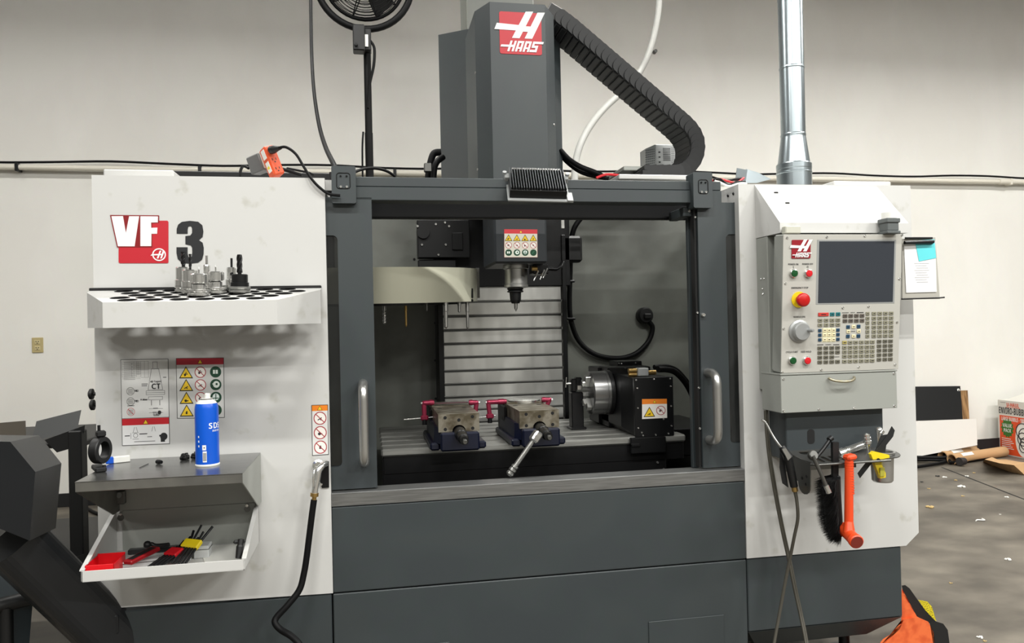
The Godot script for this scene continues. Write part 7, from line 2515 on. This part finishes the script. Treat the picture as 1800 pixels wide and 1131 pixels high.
func left_cart() -> void:
	var K = mat("cart_black", Color(0.03, 0.034, 0.04), 0.5)
	var at: Vector3 = Vector3(-1.5793, 0, -2.1976)
	var z := -0.75
	var o := thing("work_cart", "black metal cart with a gusseted post behind the chip conveyor", "cart", Vector3(-1.25, 0, -0.9))
	var b := Mesher.new()
	# front right post with flared top gusset
	b.box(Vector3(-1.081, 0.0, -0.64), Vector3(-1.0352, 0.9214, -0.58), 0.004)
	b.loft(PackedVector3Array([Vector3(-1.1653, 0.8913, -0.6), Vector3(-1.0286, 0.9387, -0.6), Vector3(-1.0319, 0.916, -0.6), Vector3(-1.0539, 0.8631, -0.6), Vector3(-1.1246, 0.8439, -0.6)]), PackedVector3Array([Vector3(-1.1844, 0.8851, -0.65), Vector3(-1.0455, 0.9333, -0.65), Vector3(-1.0488, 0.9102, -0.65), Vector3(-1.0711, 0.8564, -0.65), Vector3(-1.143, 0.8369, -0.65)]))
	part(b, "post", K, o)
	b = Mesher.new()
	b.box(Vector3(-2.4, 0.0, -0.64), Vector3(-2.35, 0.9214, -0.58), 0.004)
	part(b, "post", K, o)
	b = Mesher.new()
	b.loft(PackedVector3Array([Vector3(-1.1129, 0.4575, -0.55), Vector3(-1.0227, 0.4811, -0.55), Vector3(-1.0236, 0.4301, -0.55), Vector3(-1.1136, 0.417, -0.55)]), PackedVector3Array([Vector3(-1.3168, 0.3205, -1.1), Vector3(-1.2099, 0.3485, -1.1), Vector3(-1.2108, 0.3003, -1.1), Vector3(-1.3174, 0.2846, -1.1)]))
	b.box(Vector3(-2.4, 0.4204, -1.3), Vector3(-1.0441, 0.4513, -0.55), 0.004)
	part(b, "lower_shelf", K, o)
	b = Mesher.new()
	b.box(Vector3(-2.4, 0.8457, -1.3), Vector3(-1.0696, 0.8669, -0.70), 0.004)
	part(b, "top_shelf", K, o)
	# sheets standing in the cart
	b = Mesher.new()
	b.loft(PackedVector3Array([Vector3(-1.2139, 0.9544, -0.66), Vector3(-1.0605, 0.99, -0.66), Vector3(-1.0616, 0.921, -0.62), Vector3(-1.2146, 0.8867, -0.62)]), PackedVector3Array([Vector3(-1.2217, 0.9523, -0.68), Vector3(-1.0673, 0.9882, -0.68), Vector3(-1.0685, 0.9188, -0.64), Vector3(-1.2225, 0.8843, -0.64)]))
	single(b, "dark_plate", mat("plate_grey", Color(0.20, 0.205, 0.205), 0.45), "dark slanting metal plate on top of the black cart", "plate", Vector3(-1.1421, 0.8915, -0.65))
	b = Mesher.new()
	b.loft(PackedVector3Array([Vector3(-1.4287, 0.9465, -0.7), Vector3(-1.2662, 0.9541, -0.7), Vector3(-1.2656, 0.8798, -0.7), Vector3(-1.43, 0.8669, -0.7)]), PackedVector3Array([Vector3(-1.4423, 0.9435, -0.73), Vector3(-1.2783, 0.9511, -0.73), Vector3(-1.2776, 0.8761, -0.73), Vector3(-1.4437, 0.8631, -0.73)]))
	single(b, "grey_board", mat("board_taupe", Color(0.36, 0.335, 0.30), 0.7), "taupe board standing behind the conveyor's discharge head", "board", Vector3(-1.3157, 0.8717, -0.7))
	# cable on the floor by the cart
	b = Mesher.new()
	b.tube(path(PackedVector3Array([Vector3(-2.4317, 0.012, -4.1741), Vector3(-2.2712, 0.012, -3.9637), Vector3(-2.0549, 0.012, -3.6177), Vector3(-1.8648, 0.012, -3.3563), Vector3(-1.7838, 0.012, -3.4182)]), 6), 0.012, 8)
	single(b, "floor_cable", mats.cable_black, "black cable on the floor behind the cart post", "cable", Vector3(-2.0549, 0.012, -3.6177))
	# teal tub and frame below the tube
	var t := thing("coolant_tub", "dark teal tub under the slanting conveyor tube", "tub", Vector3(-1.0947, 0.4194, -0.15))
	b = Mesher.new()
	b.loft(PackedVector3Array([Vector3(-1.264, 0.5592, -0.25), Vector3(-1.0939, 0.4916, -0.25), Vector3(-0.9939, 0.4939, -0.05), Vector3(-1.1258, 0.5032, 0.05)]), PackedVector3Array([Vector3(-1.2687, 0.2735, -0.25), Vector3(-1.0979, 0.2565, -0.25), Vector3(-1.0089, 0.3308, -0.05), Vector3(-1.1283, 0.3525, 0.05)]))
	part(b, "body", mat("teal", Color(0.02, 0.10, 0.13), 0.5), t)
	b = Mesher.new()
	b.tube(PackedVector3Array([Vector3(-1.1259, 0.4953, 0.05), Vector3(-0.9868, 0.5001, -0.04)]), 0.022, 8)
	b.tube(PackedVector3Array([Vector3(-1.0461, 0.4895, 0), Vector3(-1.0462, 0.3062, 0)]), 0.02, 8)
	part(b, "rim", K, t)

func right_corner() -> void:
	var zb := -3.70
	# boards leaning on the wall
	var b := Mesher.new()
	b.loft(PackedVector3Array([Vector3(4.779, 0.6404, -3.7), Vector3(5.2933, 0.627, -3.7), Vector3(5.2249, 0.3354, -3.6), Vector3(4.693, 0.3487, -3.6)]), PackedVector3Array([Vector3(4.7907, 0.6388, -3.715), Vector3(5.3062, 0.6255, -3.715), Vector3(5.2422, 0.3323, -3.62), Vector3(4.7085, 0.3456, -3.62)]))
	var o := thing("dark_board", "near-black flat panel leaning on the wall above the white board", "board", Vector3(4.9213, 0.3487, -3.6))
	part(b, "panel", mat("board_navy", Color(0.028, 0.034, 0.042), 0.4), o)
	bolt(Vector3(5.2643, 0.5896, -3.695), Vector3.BACK, 0.016, 0.01, mats.white, o)
	b = Mesher.new()
	b.loft(PackedVector3Array([Vector3(5.2889, 0.5849, -3.71), Vector3(5.3781, 0.5842, -3.71), Vector3(5.3446, 0.3232, -3.66), Vector3(5.2618, 0.3165, -3.66)]), PackedVector3Array([Vector3(5.3103, 0.5821, -3.735), Vector3(5.3999, 0.5814, -3.735), Vector3(5.3708, 0.3185, -3.69), Vector3(5.2876, 0.3118, -3.69)]))
	var wood := textured("plywood", noise_tex(41, 0.02, Color(0.42, 0.30, 0.17), Color(0.62, 0.48, 0.31), 256, 4), Vector3(6, 0.8, 6), 0.7)
	single(b, "wooden_board", wood, "strip of brown plywood showing beside the near-black panel", "board", Vector3(5.3033, 0.325, -3.66))
	b = Mesher.new()
	b.loft(PackedVector3Array([Vector3(4.6618, 0.3498, -3.56), Vector3(5.3272, 0.3432, -3.56), Vector3(5.2523, 0.1236, -3.47), Vector3(4.6535, 0.0565, -3.46), Vector3(4.5755, 0.0458, -3.46)]), PackedVector3Array([Vector3(4.6773, 0.3467, -3.58), Vector3(5.3449, 0.3401, -3.58), Vector3(5.27, 0.1197, -3.49), Vector3(4.6692, 0.0524, -3.48), Vector3(4.591, 0.0417, -3.48)]))
	single(b, "white_board", mat("board_white", Color(0.80, 0.79, 0.77), 0.55), "white board leaning low against the wall behind the cardboard tubes", "board", Vector3(4.8632, 0.0587, -3.47))
	b = Mesher.new()
	b.loft(PackedVector3Array([Vector3(5.3691, 0.1496, -3.6), Vector3(5.6, 0.1539, -3.6), Vector3(5.5493, 0.0099, -3.55), Vector3(5.3208, 0.0218, -3.55)]), PackedVector3Array([Vector3(5.3957, 0.1441, -3.63), Vector3(5.6278, 0.1483, -3.63), Vector3(5.577, 0.0036, -3.58), Vector3(5.3474, 0.0156, -3.58)]))
	single(b, "black_plate", mats.black_steel, "low black plate standing between white board and printed carton", "plate", Vector3(5.4513, 0.0629, -3.57))
	# two cardboard tubes
	var r: float = 0.0452
	tube_roll(Vector3(4.8894, 0.03, -3.455), Vector3(5.6697, 0.03, -3.7113), r, "cardboard tube lying behind the other tube by the white board")
	tube_roll(Vector3(4.8629, 0.03, -3.3174), Vector3(5.5645, 0.03, -3.5152), r, "front cardboard tube with torn white label beside the cable coil")
	# black cable coil and plug
	b = Mesher.new()
	var coil := PackedVector3Array()
	var cc: Vector3 = Vector3(4.8525, 0.02, -3.5271)
	for i in 46:
		var a := i * 0.26
		coil.append(cc + Vector3(cos(a) * 0.24, 0.004 + 0.0008 * i, sin(a) * 0.13 + 0.01 * sin(i * 1.3)))
	for q in [Vector3(4.8406, 0.02, -3.298), Vector3(4.9379, 0.02, -3.2955)]:
		coil.append(q)
	b.tube(coil, 0.014, 8)
	b.tube(path(PackedVector3Array([Vector3(4.3883, 0.02, -3.2209), Vector3(4.5079, 0.02, -3.2372), Vector3(4.7264, 0.02, -3.3059), Vector3(4.8347, 0.02, -3.3566)]), 5), 0.014, 8)
	b.tube(path(PackedVector3Array([Vector3(4.9986, 0.02, -3.3334), Vector3(5.254, 0.02, -3.3987), Vector3(5.5183, 0.02, -3.4975)]), 5), 0.014, 8)
	var ce := single(b, "cable_coil", mats.cable_black, "coil of black cable on the floor before the white board", "cable", cc)
	b = Mesher.new()
	b.cyl(Vector3(4.8607, 0.04, -3.231), Vector3(4.9186, 0.04, -3.2409), 0.035, 0.03, 14)
	part(b, "plug", mat("plug_grey", Color(0.16, 0.15, 0.15), 0.6), ce)
	# crumpled kraft paper
	b = Mesher.new()
	var kp := [Vector3(5.2044, 0, -3.357), Vector3(5.1457, 0, -3.2063), Vector3(5.057, 0, -2.9191), Vector3(5.0578, 0, -2.7723), Vector3(5.4198, 0, -3.1205), Vector3(5.465, 0, -3.3917)]
	var top := [Vector3(4.811, 0.1172, -2.9), Vector3(4.925, 0.1212, -2.95), Vector3(4.9161, 0.1065, -2.85), Vector3(4.9827, 0.0799, -2.8), Vector3(5.2057, 0.0686, -2.9), Vector3(5.2166, 0.0602, -3)]
	var mid: Vector3 = Vector3(4.8588, 0.1001, -2.8)
	for i in 6:
		var j := (i + 1) % 6
		b.face(PackedVector3Array([kp[i], kp[j], top[j]]), mid - Vector3(0, 1, 0))
		b.face(PackedVector3Array([kp[i], top[j], top[i]]), mid - Vector3(0, 1, 0))
		b.face(PackedVector3Array([top[i], top[j], mid]), mid - Vector3(0, 1, 0))
	single(b, "kraft_paper", mats.cardboard, "crumpled brown packing paper on the floor before the printed carton", "paper", kp[2])
	carton()
	debris()
	# saw cut in the slab
	b = Mesher.new()
	var j0: Vector3 = Vector3(4.6965, 0, -3.2377)
	var j1: Vector3 = Vector3(4.3397, 0, -1.911)
	var dv := (j1 - j0).normalized() * 0.008
	var sd := Vector3(-dv.z, 0, dv.x)
	b.quad(j0 - sd + Vector3(0, 0.0008, 0), j1 - sd + Vector3(0, 0.0008, 0), j1 + sd + Vector3(0, 0.0008, 0), j0 + sd + Vector3(0, 0.0008, 0), Vector3.UP)
	var fl = get_node("floor")
	part(b, "saw_cut", mats["void"], fl)

func tube_roll(a: Vector3, c: Vector3, r: float, label: String) -> void:
	var d := (c - a)
	a.y = r
	d.y = 0.0
	var o := thing("cardboard_tube", label, "cardboard tube", Vector3(a.x, 0, a.z))
	var L := d.length()
	var b := Mesher.new()
	b.lathe(a, d, PackedVector2Array([Vector2(r * 0.84, L), Vector2(r, L), Vector2(r, 0), Vector2(r * 0.84, 0), Vector2(r * 0.84, L)]), 28)
	part(b, "body", mats.cardboard, o)
	b = Mesher.new()
	var u := d.normalized()
	var m := Mesher.frame(d)
	for k in 4:
		var t := 0.35 + 0.13 * k
		var e0 := Vector3(0, sin(0.6 + 0.1 * k), 0) + u.cross(Vector3.UP) * cos(0.6 + 0.1 * k) * 1.0
		b.obox(a + u * (0.12 + 0.05 * (k % 3) + (0.5 if k > 4 else 0.0)) + Vector3(0, r * 0.75, 0) + u.cross(Vector3.UP) * r * (0.66 - 0.02 * k), Vector3(0.03, 0.003, 0.05), Basis(u.cross(Vector3.UP), Vector3.UP, u) * Basis(Vector3.BACK, -0.75), 0.0)
	part(b, "torn_label", mats.white, o)

func carton() -> void:
	# printed moving-supply carton, its printed side facing left
	var h := 0.497
	var o := thing("printed_carton", "white and orange printed carton standing in the corner at the right", "carton", Vector3(5.9, 0, -3.3))
	var b := Mesher.new()
	b.box(Vector3(5.63, 0.0, -3.645), Vector3(6.25, h, -2.95), 0.002)
	var body := part(b, "body", mat("carton_white", Color(0.80, 0.79, 0.76), 0.7), o)
	b = Mesher.new()
	b.obox(Vector3(5.80, h + 0.03, -3.3), Vector3(0.3, 0.004, 0.6), Basis(Vector3.BACK, 0.25), 0.001)
	part(b, "flap", mats.carton_white, o)
	var face := Basis(Vector3.BACK, Vector3.UP, Vector3.LEFT)
	var xf := Transform3D(face, Vector3(5.629, 0, -3.645))
	var put := func(q: Mesher, x0: float, y0: float, x1: float, y1: float, k: float) -> void:
		q.plate(PackedVector2Array([Vector2(x0, y0), Vector2(x1, y0), Vector2(x1, y1), Vector2(x0, y1)]), 0.001, Transform3D(face, xf.origin + Vector3(-k, 0, 0)))
	b = Mesher.new()
	put.call(b, 0.02, 0.01, 0.69, h * 0.72, 0.0)
	part(b, "orange_panel", mat("carton_orange", Color(0.85, 0.30, 0.12), 0.6), body)
	b = Mesher.new()
	b.text("ENVIRO-BUBBLE", 0.058, 0.001, Transform3D(face, xf.origin + Vector3(0, h * 0.81, 0.012)), false, 0.0, 0.5)
	put.call(b, 0.03, h * 0.955, 0.09, h * 0.96, 0.0)
	part(b, "black_lettering", mats.ink, body)
	b = Mesher.new()
	b.text("U-HAUL", 0.034, 0.001, Transform3D(face, xf.origin + Vector3(0, h * 0.925, 0.10)), false, 0.0, 0.8)
	put.call(b, 0.09, h * 0.875, 0.25, h * 0.882, 0.0)
	part(b, "orange_lettering", mats.carton_orange, body)
	b = Mesher.new()
	b.text("LARGE BUBBLE - 100", 0.034, 0.002, Transform3D(face, xf.origin + Vector3(0, h * 0.665, 0.04)), false, 0.0, 0.55)
	for i in 6:
		put.call(b, 0.04, h * (0.30 - 0.035 * i), 0.14 + 0.015 * (i % 3), h * (0.312 - 0.035 * i), 0.001)
	part(b, "white_lettering", mats.white, body)
	b = Mesher.new()
	var star := PackedVector2Array()
	var c := Vector2(0.105, h * 0.50)
	for i in 28:
		var a := TAU * i / 28.0
		star.append(c + Vector2(cos(a) * 0.8, sin(a)) * (0.09 if i % 2 == 0 else 0.072))
	b.plate(star, 0.001, Transform3D(face, xf.origin + Vector3(-0.001, 0, 0)))
	part(b, "green_burst", mat("burst_green", Color(0.2, 0.42, 0.12), 0.6), body)
	b = Mesher.new()
	b.text("VALUE", 0.032, 0.002, Transform3D(face, xf.origin + Vector3(0, c.y + 0.022, c.x)), true, 0.0, 0.75)
	b.text("PACK", 0.032, 0.002, Transform3D(face, xf.origin + Vector3(0, c.y - 0.022, c.x)), true, 0.0, 0.75)
	part(b, "burst_lettering", mats.white, body)
	# line drawing of a wrapped object
	b = Mesher.new()
	var blob := PackedVector2Array()
	for i in 20:
		var a := TAU * i / 20.0
		blob.append(Vector2(0.275 + cos(a) * 0.085, h * 0.33 + sin(a) * h * 0.31))
	b.plate(blob, 0.0005, Transform3D(face, xf.origin + Vector3(-0.001, 0, 0)))
	part(b, "drawing_ground", mats.white, body)
	b = Mesher.new()
	for i in 5:
		var e := PackedVector3Array()
		for k in 15:
			var a := TAU * k / 14.0
			e.append(xf * Vector3(0.27 + 0.02 * (i % 2) + cos(a) * (0.07 - 0.008 * i), h * (0.48 - 0.07 * i) + sin(a) * (0.07 - 0.006 * i), 0.002))
		b.tube(e, 0.004, 5)
	part(b, "drawn_lines", mats.ink, body)

func debris() -> void:
	var spots := [[1633, 860, 0.02, 0], [1690, 857, 0.05, 1], [1635, 893, 0.045, 0], [1660, 840, 0.03, 1], [1648, 838, 0.03, 2], [1692, 873, 0.02, 0], [1700, 838, 0.025, 1], [1712, 832, 0.02, 0], [1770, 875, 0.025, 1], [1722, 916, 0.05, 3], [1772, 985, 0.03, 1], [1671, 1026, 0.014, 0], [1723, 1122, 0.022, 1], [1731, 1128, 0.012, 0], [1745, 820, 0.02, 0], [1620, 848, 0.02, 2], [1680, 845, 0.02, 0], [1758, 905, 0.012, 1]]
	var pos := PackedVector3Array([Vector3(4.0224, 0, -2.5531), Vector3(4.2818, 0, -2.5383), Vector3(3.6325, 0, -2.0618), Vector3(4.4176, 0, -2.8719), Vector3(4.4001, 0, -2.9244), Vector3(4.0723, 0, -2.2856), Vector3(4.6118, 0, -2.8602), Vector3(4.7618, 0, -2.9598), Vector3(4.3281, 0, -2.1749), Vector3(3.6811, 0, -1.696), Vector3(3.2239, 0, -0.9977), Vector3(2.6877, 0, -0.7642), Vector3(2.3377, 0, -0.1948), Vector3(2.3297, 0, -0.1632), Vector3(5.1197, 0, -3.1598), Vector3(4.1374, 0, -2.7739), Vector3(4.4204, 0, -2.7562), Vector3(3.9169, 0, -1.7924)])
	var pale := mat("crumb_pale", Color(0.72, 0.62, 0.42), 0.8)
	for i in pos.size():
		var s: float = spots[i][2] * 0.7
		var p := pos[i]
		var b := Mesher.new()
		if spots[i][3] == 3:
			b.tube(path(PackedVector3Array([p + Vector3(-s, 0.004, 0.01), p + Vector3(-0.01, 0.005, -0.005), p + Vector3(s * 0.7, 0.005, 0.012), p + Vector3(s, 0.006, -0.02)]), 4), 0.004, 6)
		else:
			for k in 3:
				b.obox(p + Vector3(cos(k * 2.1 + i) * s * 0.5, s * 0.18, sin(k * 2.1 + i) * s * 0.5), Vector3(s * 0.8, s * 0.36, s * 0.5), Basis(Vector3.UP, k * 1.3 + i), s * 0.1)
		single(b, "litter_scrap", mats.ink if spots[i][3] == 2 else (pale if spots[i][3] == 0 else mats.white), ["small tan crumb of litter on the bare floor right of the machine", "small white scrap of litter on the bare floor right of the machine", "small dark crumb on the floor in front of the cardboard tubes", "pale curled strip of litter lying on the bare floor"][spots[i][3]], "scrap", p, "scraps littering the floor" if spots[i][3] < 3 else "")

func floor_machine() -> void:
	# orange equipment peeping out behind the machine's right corner
	var o := thing("floor_machine", "orange rounded machine with black bumper and yellow pad behind the right corner of the base", "floor equipment", Vector3(2.0183, 0, -0.1209))
	var z := -0.55
	var b := Mesher.new()
	b.loft(PackedVector3Array([Vector3(1.7425, 0.0364, -0.05), Vector3(1.8062, 0.1041, -0.05), Vector3(1.8765, 0.1345, -0.05), Vector3(1.8913, 0.1662, -0.05), Vector3(1.9476, 0.1715, -0.05), Vector3(1.9941, 0.1485, -0.05), Vector3(2.0142, 0.1091, -0.05), Vector3(2.0188, 0.019, -0.05), Vector3(1.892, 0.0214, -0.05)]), PackedVector3Array([Vector3(1.9433, -0.0981, -0.32), Vector3(2.0063, -0.0269, -0.32), Vector3(2.079, 0.0073, -0.32), Vector3(2.0959, 0.0562, -0.32), Vector3(2.1581, 0.0597, -0.32), Vector3(2.2043, 0.0325, -0.32), Vector3(2.2213, -0.0153, -0.32), Vector3(2.2264, -0.1151, -0.32), Vector3(2.1015, -0.114, -0.32)]))
	part(b, "body", mats.worn_orange_paint, o)
	b = Mesher.new()
	b.loft(PackedVector3Array([Vector3(1.895, 0.2764, -0.06), Vector3(1.9015, 0.2551, -0.06), Vector3(1.9239, 0.2178, -0.06), Vector3(1.9554, 0.1671, -0.06), Vector3(1.889, 0.142, -0.06)]), PackedVector3Array([Vector3(1.9177, 0.2646, -0.09), Vector3(1.9242, 0.243, -0.09), Vector3(1.9469, 0.2052, -0.09), Vector3(1.9788, 0.1539, -0.09), Vector3(1.9116, 0.1285, -0.09)]))
	part(b, "fin", mats.worn_orange_paint, o)
	b = Mesher.new()
	b.loft(PackedVector3Array([Vector3(1.9255, 0.2711, -0.1), Vector3(1.9398, 0.272, -0.1), Vector3(1.9585, 0.2578, -0.1), Vector3(1.9907, 0.2127, -0.1), Vector3(2.0301, 0.1604, -0.1), Vector3(2.0653, 0.1253, -0.1), Vector3(2.0386, 0.1214, -0.1), Vector3(1.9866, 0.1495, -0.1), Vector3(1.9545, 0.201, -0.1), Vector3(1.9318, 0.2389, -0.1)]), PackedVector3Array([Vector3(1.9859, 0.2398, -0.18), Vector3(2.0007, 0.2407, -0.18), Vector3(2.0199, 0.226, -0.18), Vector3(2.0532, 0.1795, -0.18), Vector3(2.0938, 0.1256, -0.18), Vector3(2.1301, 0.0894, -0.18), Vector3(2.1026, 0.0854, -0.18), Vector3(2.0489, 0.1143, -0.18), Vector3(2.0159, 0.1675, -0.18), Vector3(1.9924, 0.2066, -0.18)]))
	b.loft(PackedVector3Array([Vector3(1.9988, 0.1481, -0.05), Vector3(2.0248, 0.1478, -0.05), Vector3(2.0554, 0.1366, -0.05), Vector3(2.0737, 0.1119, -0.05), Vector3(2.0795, 0.0632, -0.05), Vector3(2.0781, 0.0131, -0.05), Vector3(2.0188, 0.019, -0.05), Vector3(2.0186, 0.0962, -0.05)]), PackedVector3Array([Vector3(2.2146, 0.0269, -0.32), Vector3(2.2382, 0.027, -0.32), Vector3(2.2668, 0.0152, -0.32), Vector3(2.2845, -0.012, -0.32), Vector3(2.2909, -0.0659, -0.32), Vector3(2.2894, -0.1214, -0.32), Vector3(2.2369, -0.1161, -0.32), Vector3(2.2366, -0.0306, -0.32)]))
	part(b, "bumper", mat("bumper_black", Color(0.045, 0.045, 0.045), 0.7), o)
	b = Mesher.new()
	b.loft(PackedVector3Array([Vector3(2.0165, 0.2001, -0.13), Vector3(2.0551, 0.1903, -0.13), Vector3(2.0741, 0.1692, -0.13), Vector3(2.092, 0.1116, -0.13), Vector3(2.0539, 0.1452, -0.13)]), PackedVector3Array([Vector3(2.0869, 0.1627, -0.22), Vector3(2.1268, 0.1526, -0.22), Vector3(2.1464, 0.1308, -0.22), Vector3(2.165, 0.0712, -0.22), Vector3(2.1255, 0.106, -0.22)]))
	part(b, "grip_pad", mats.speckled_yellow, o, "speckled yellow pad")
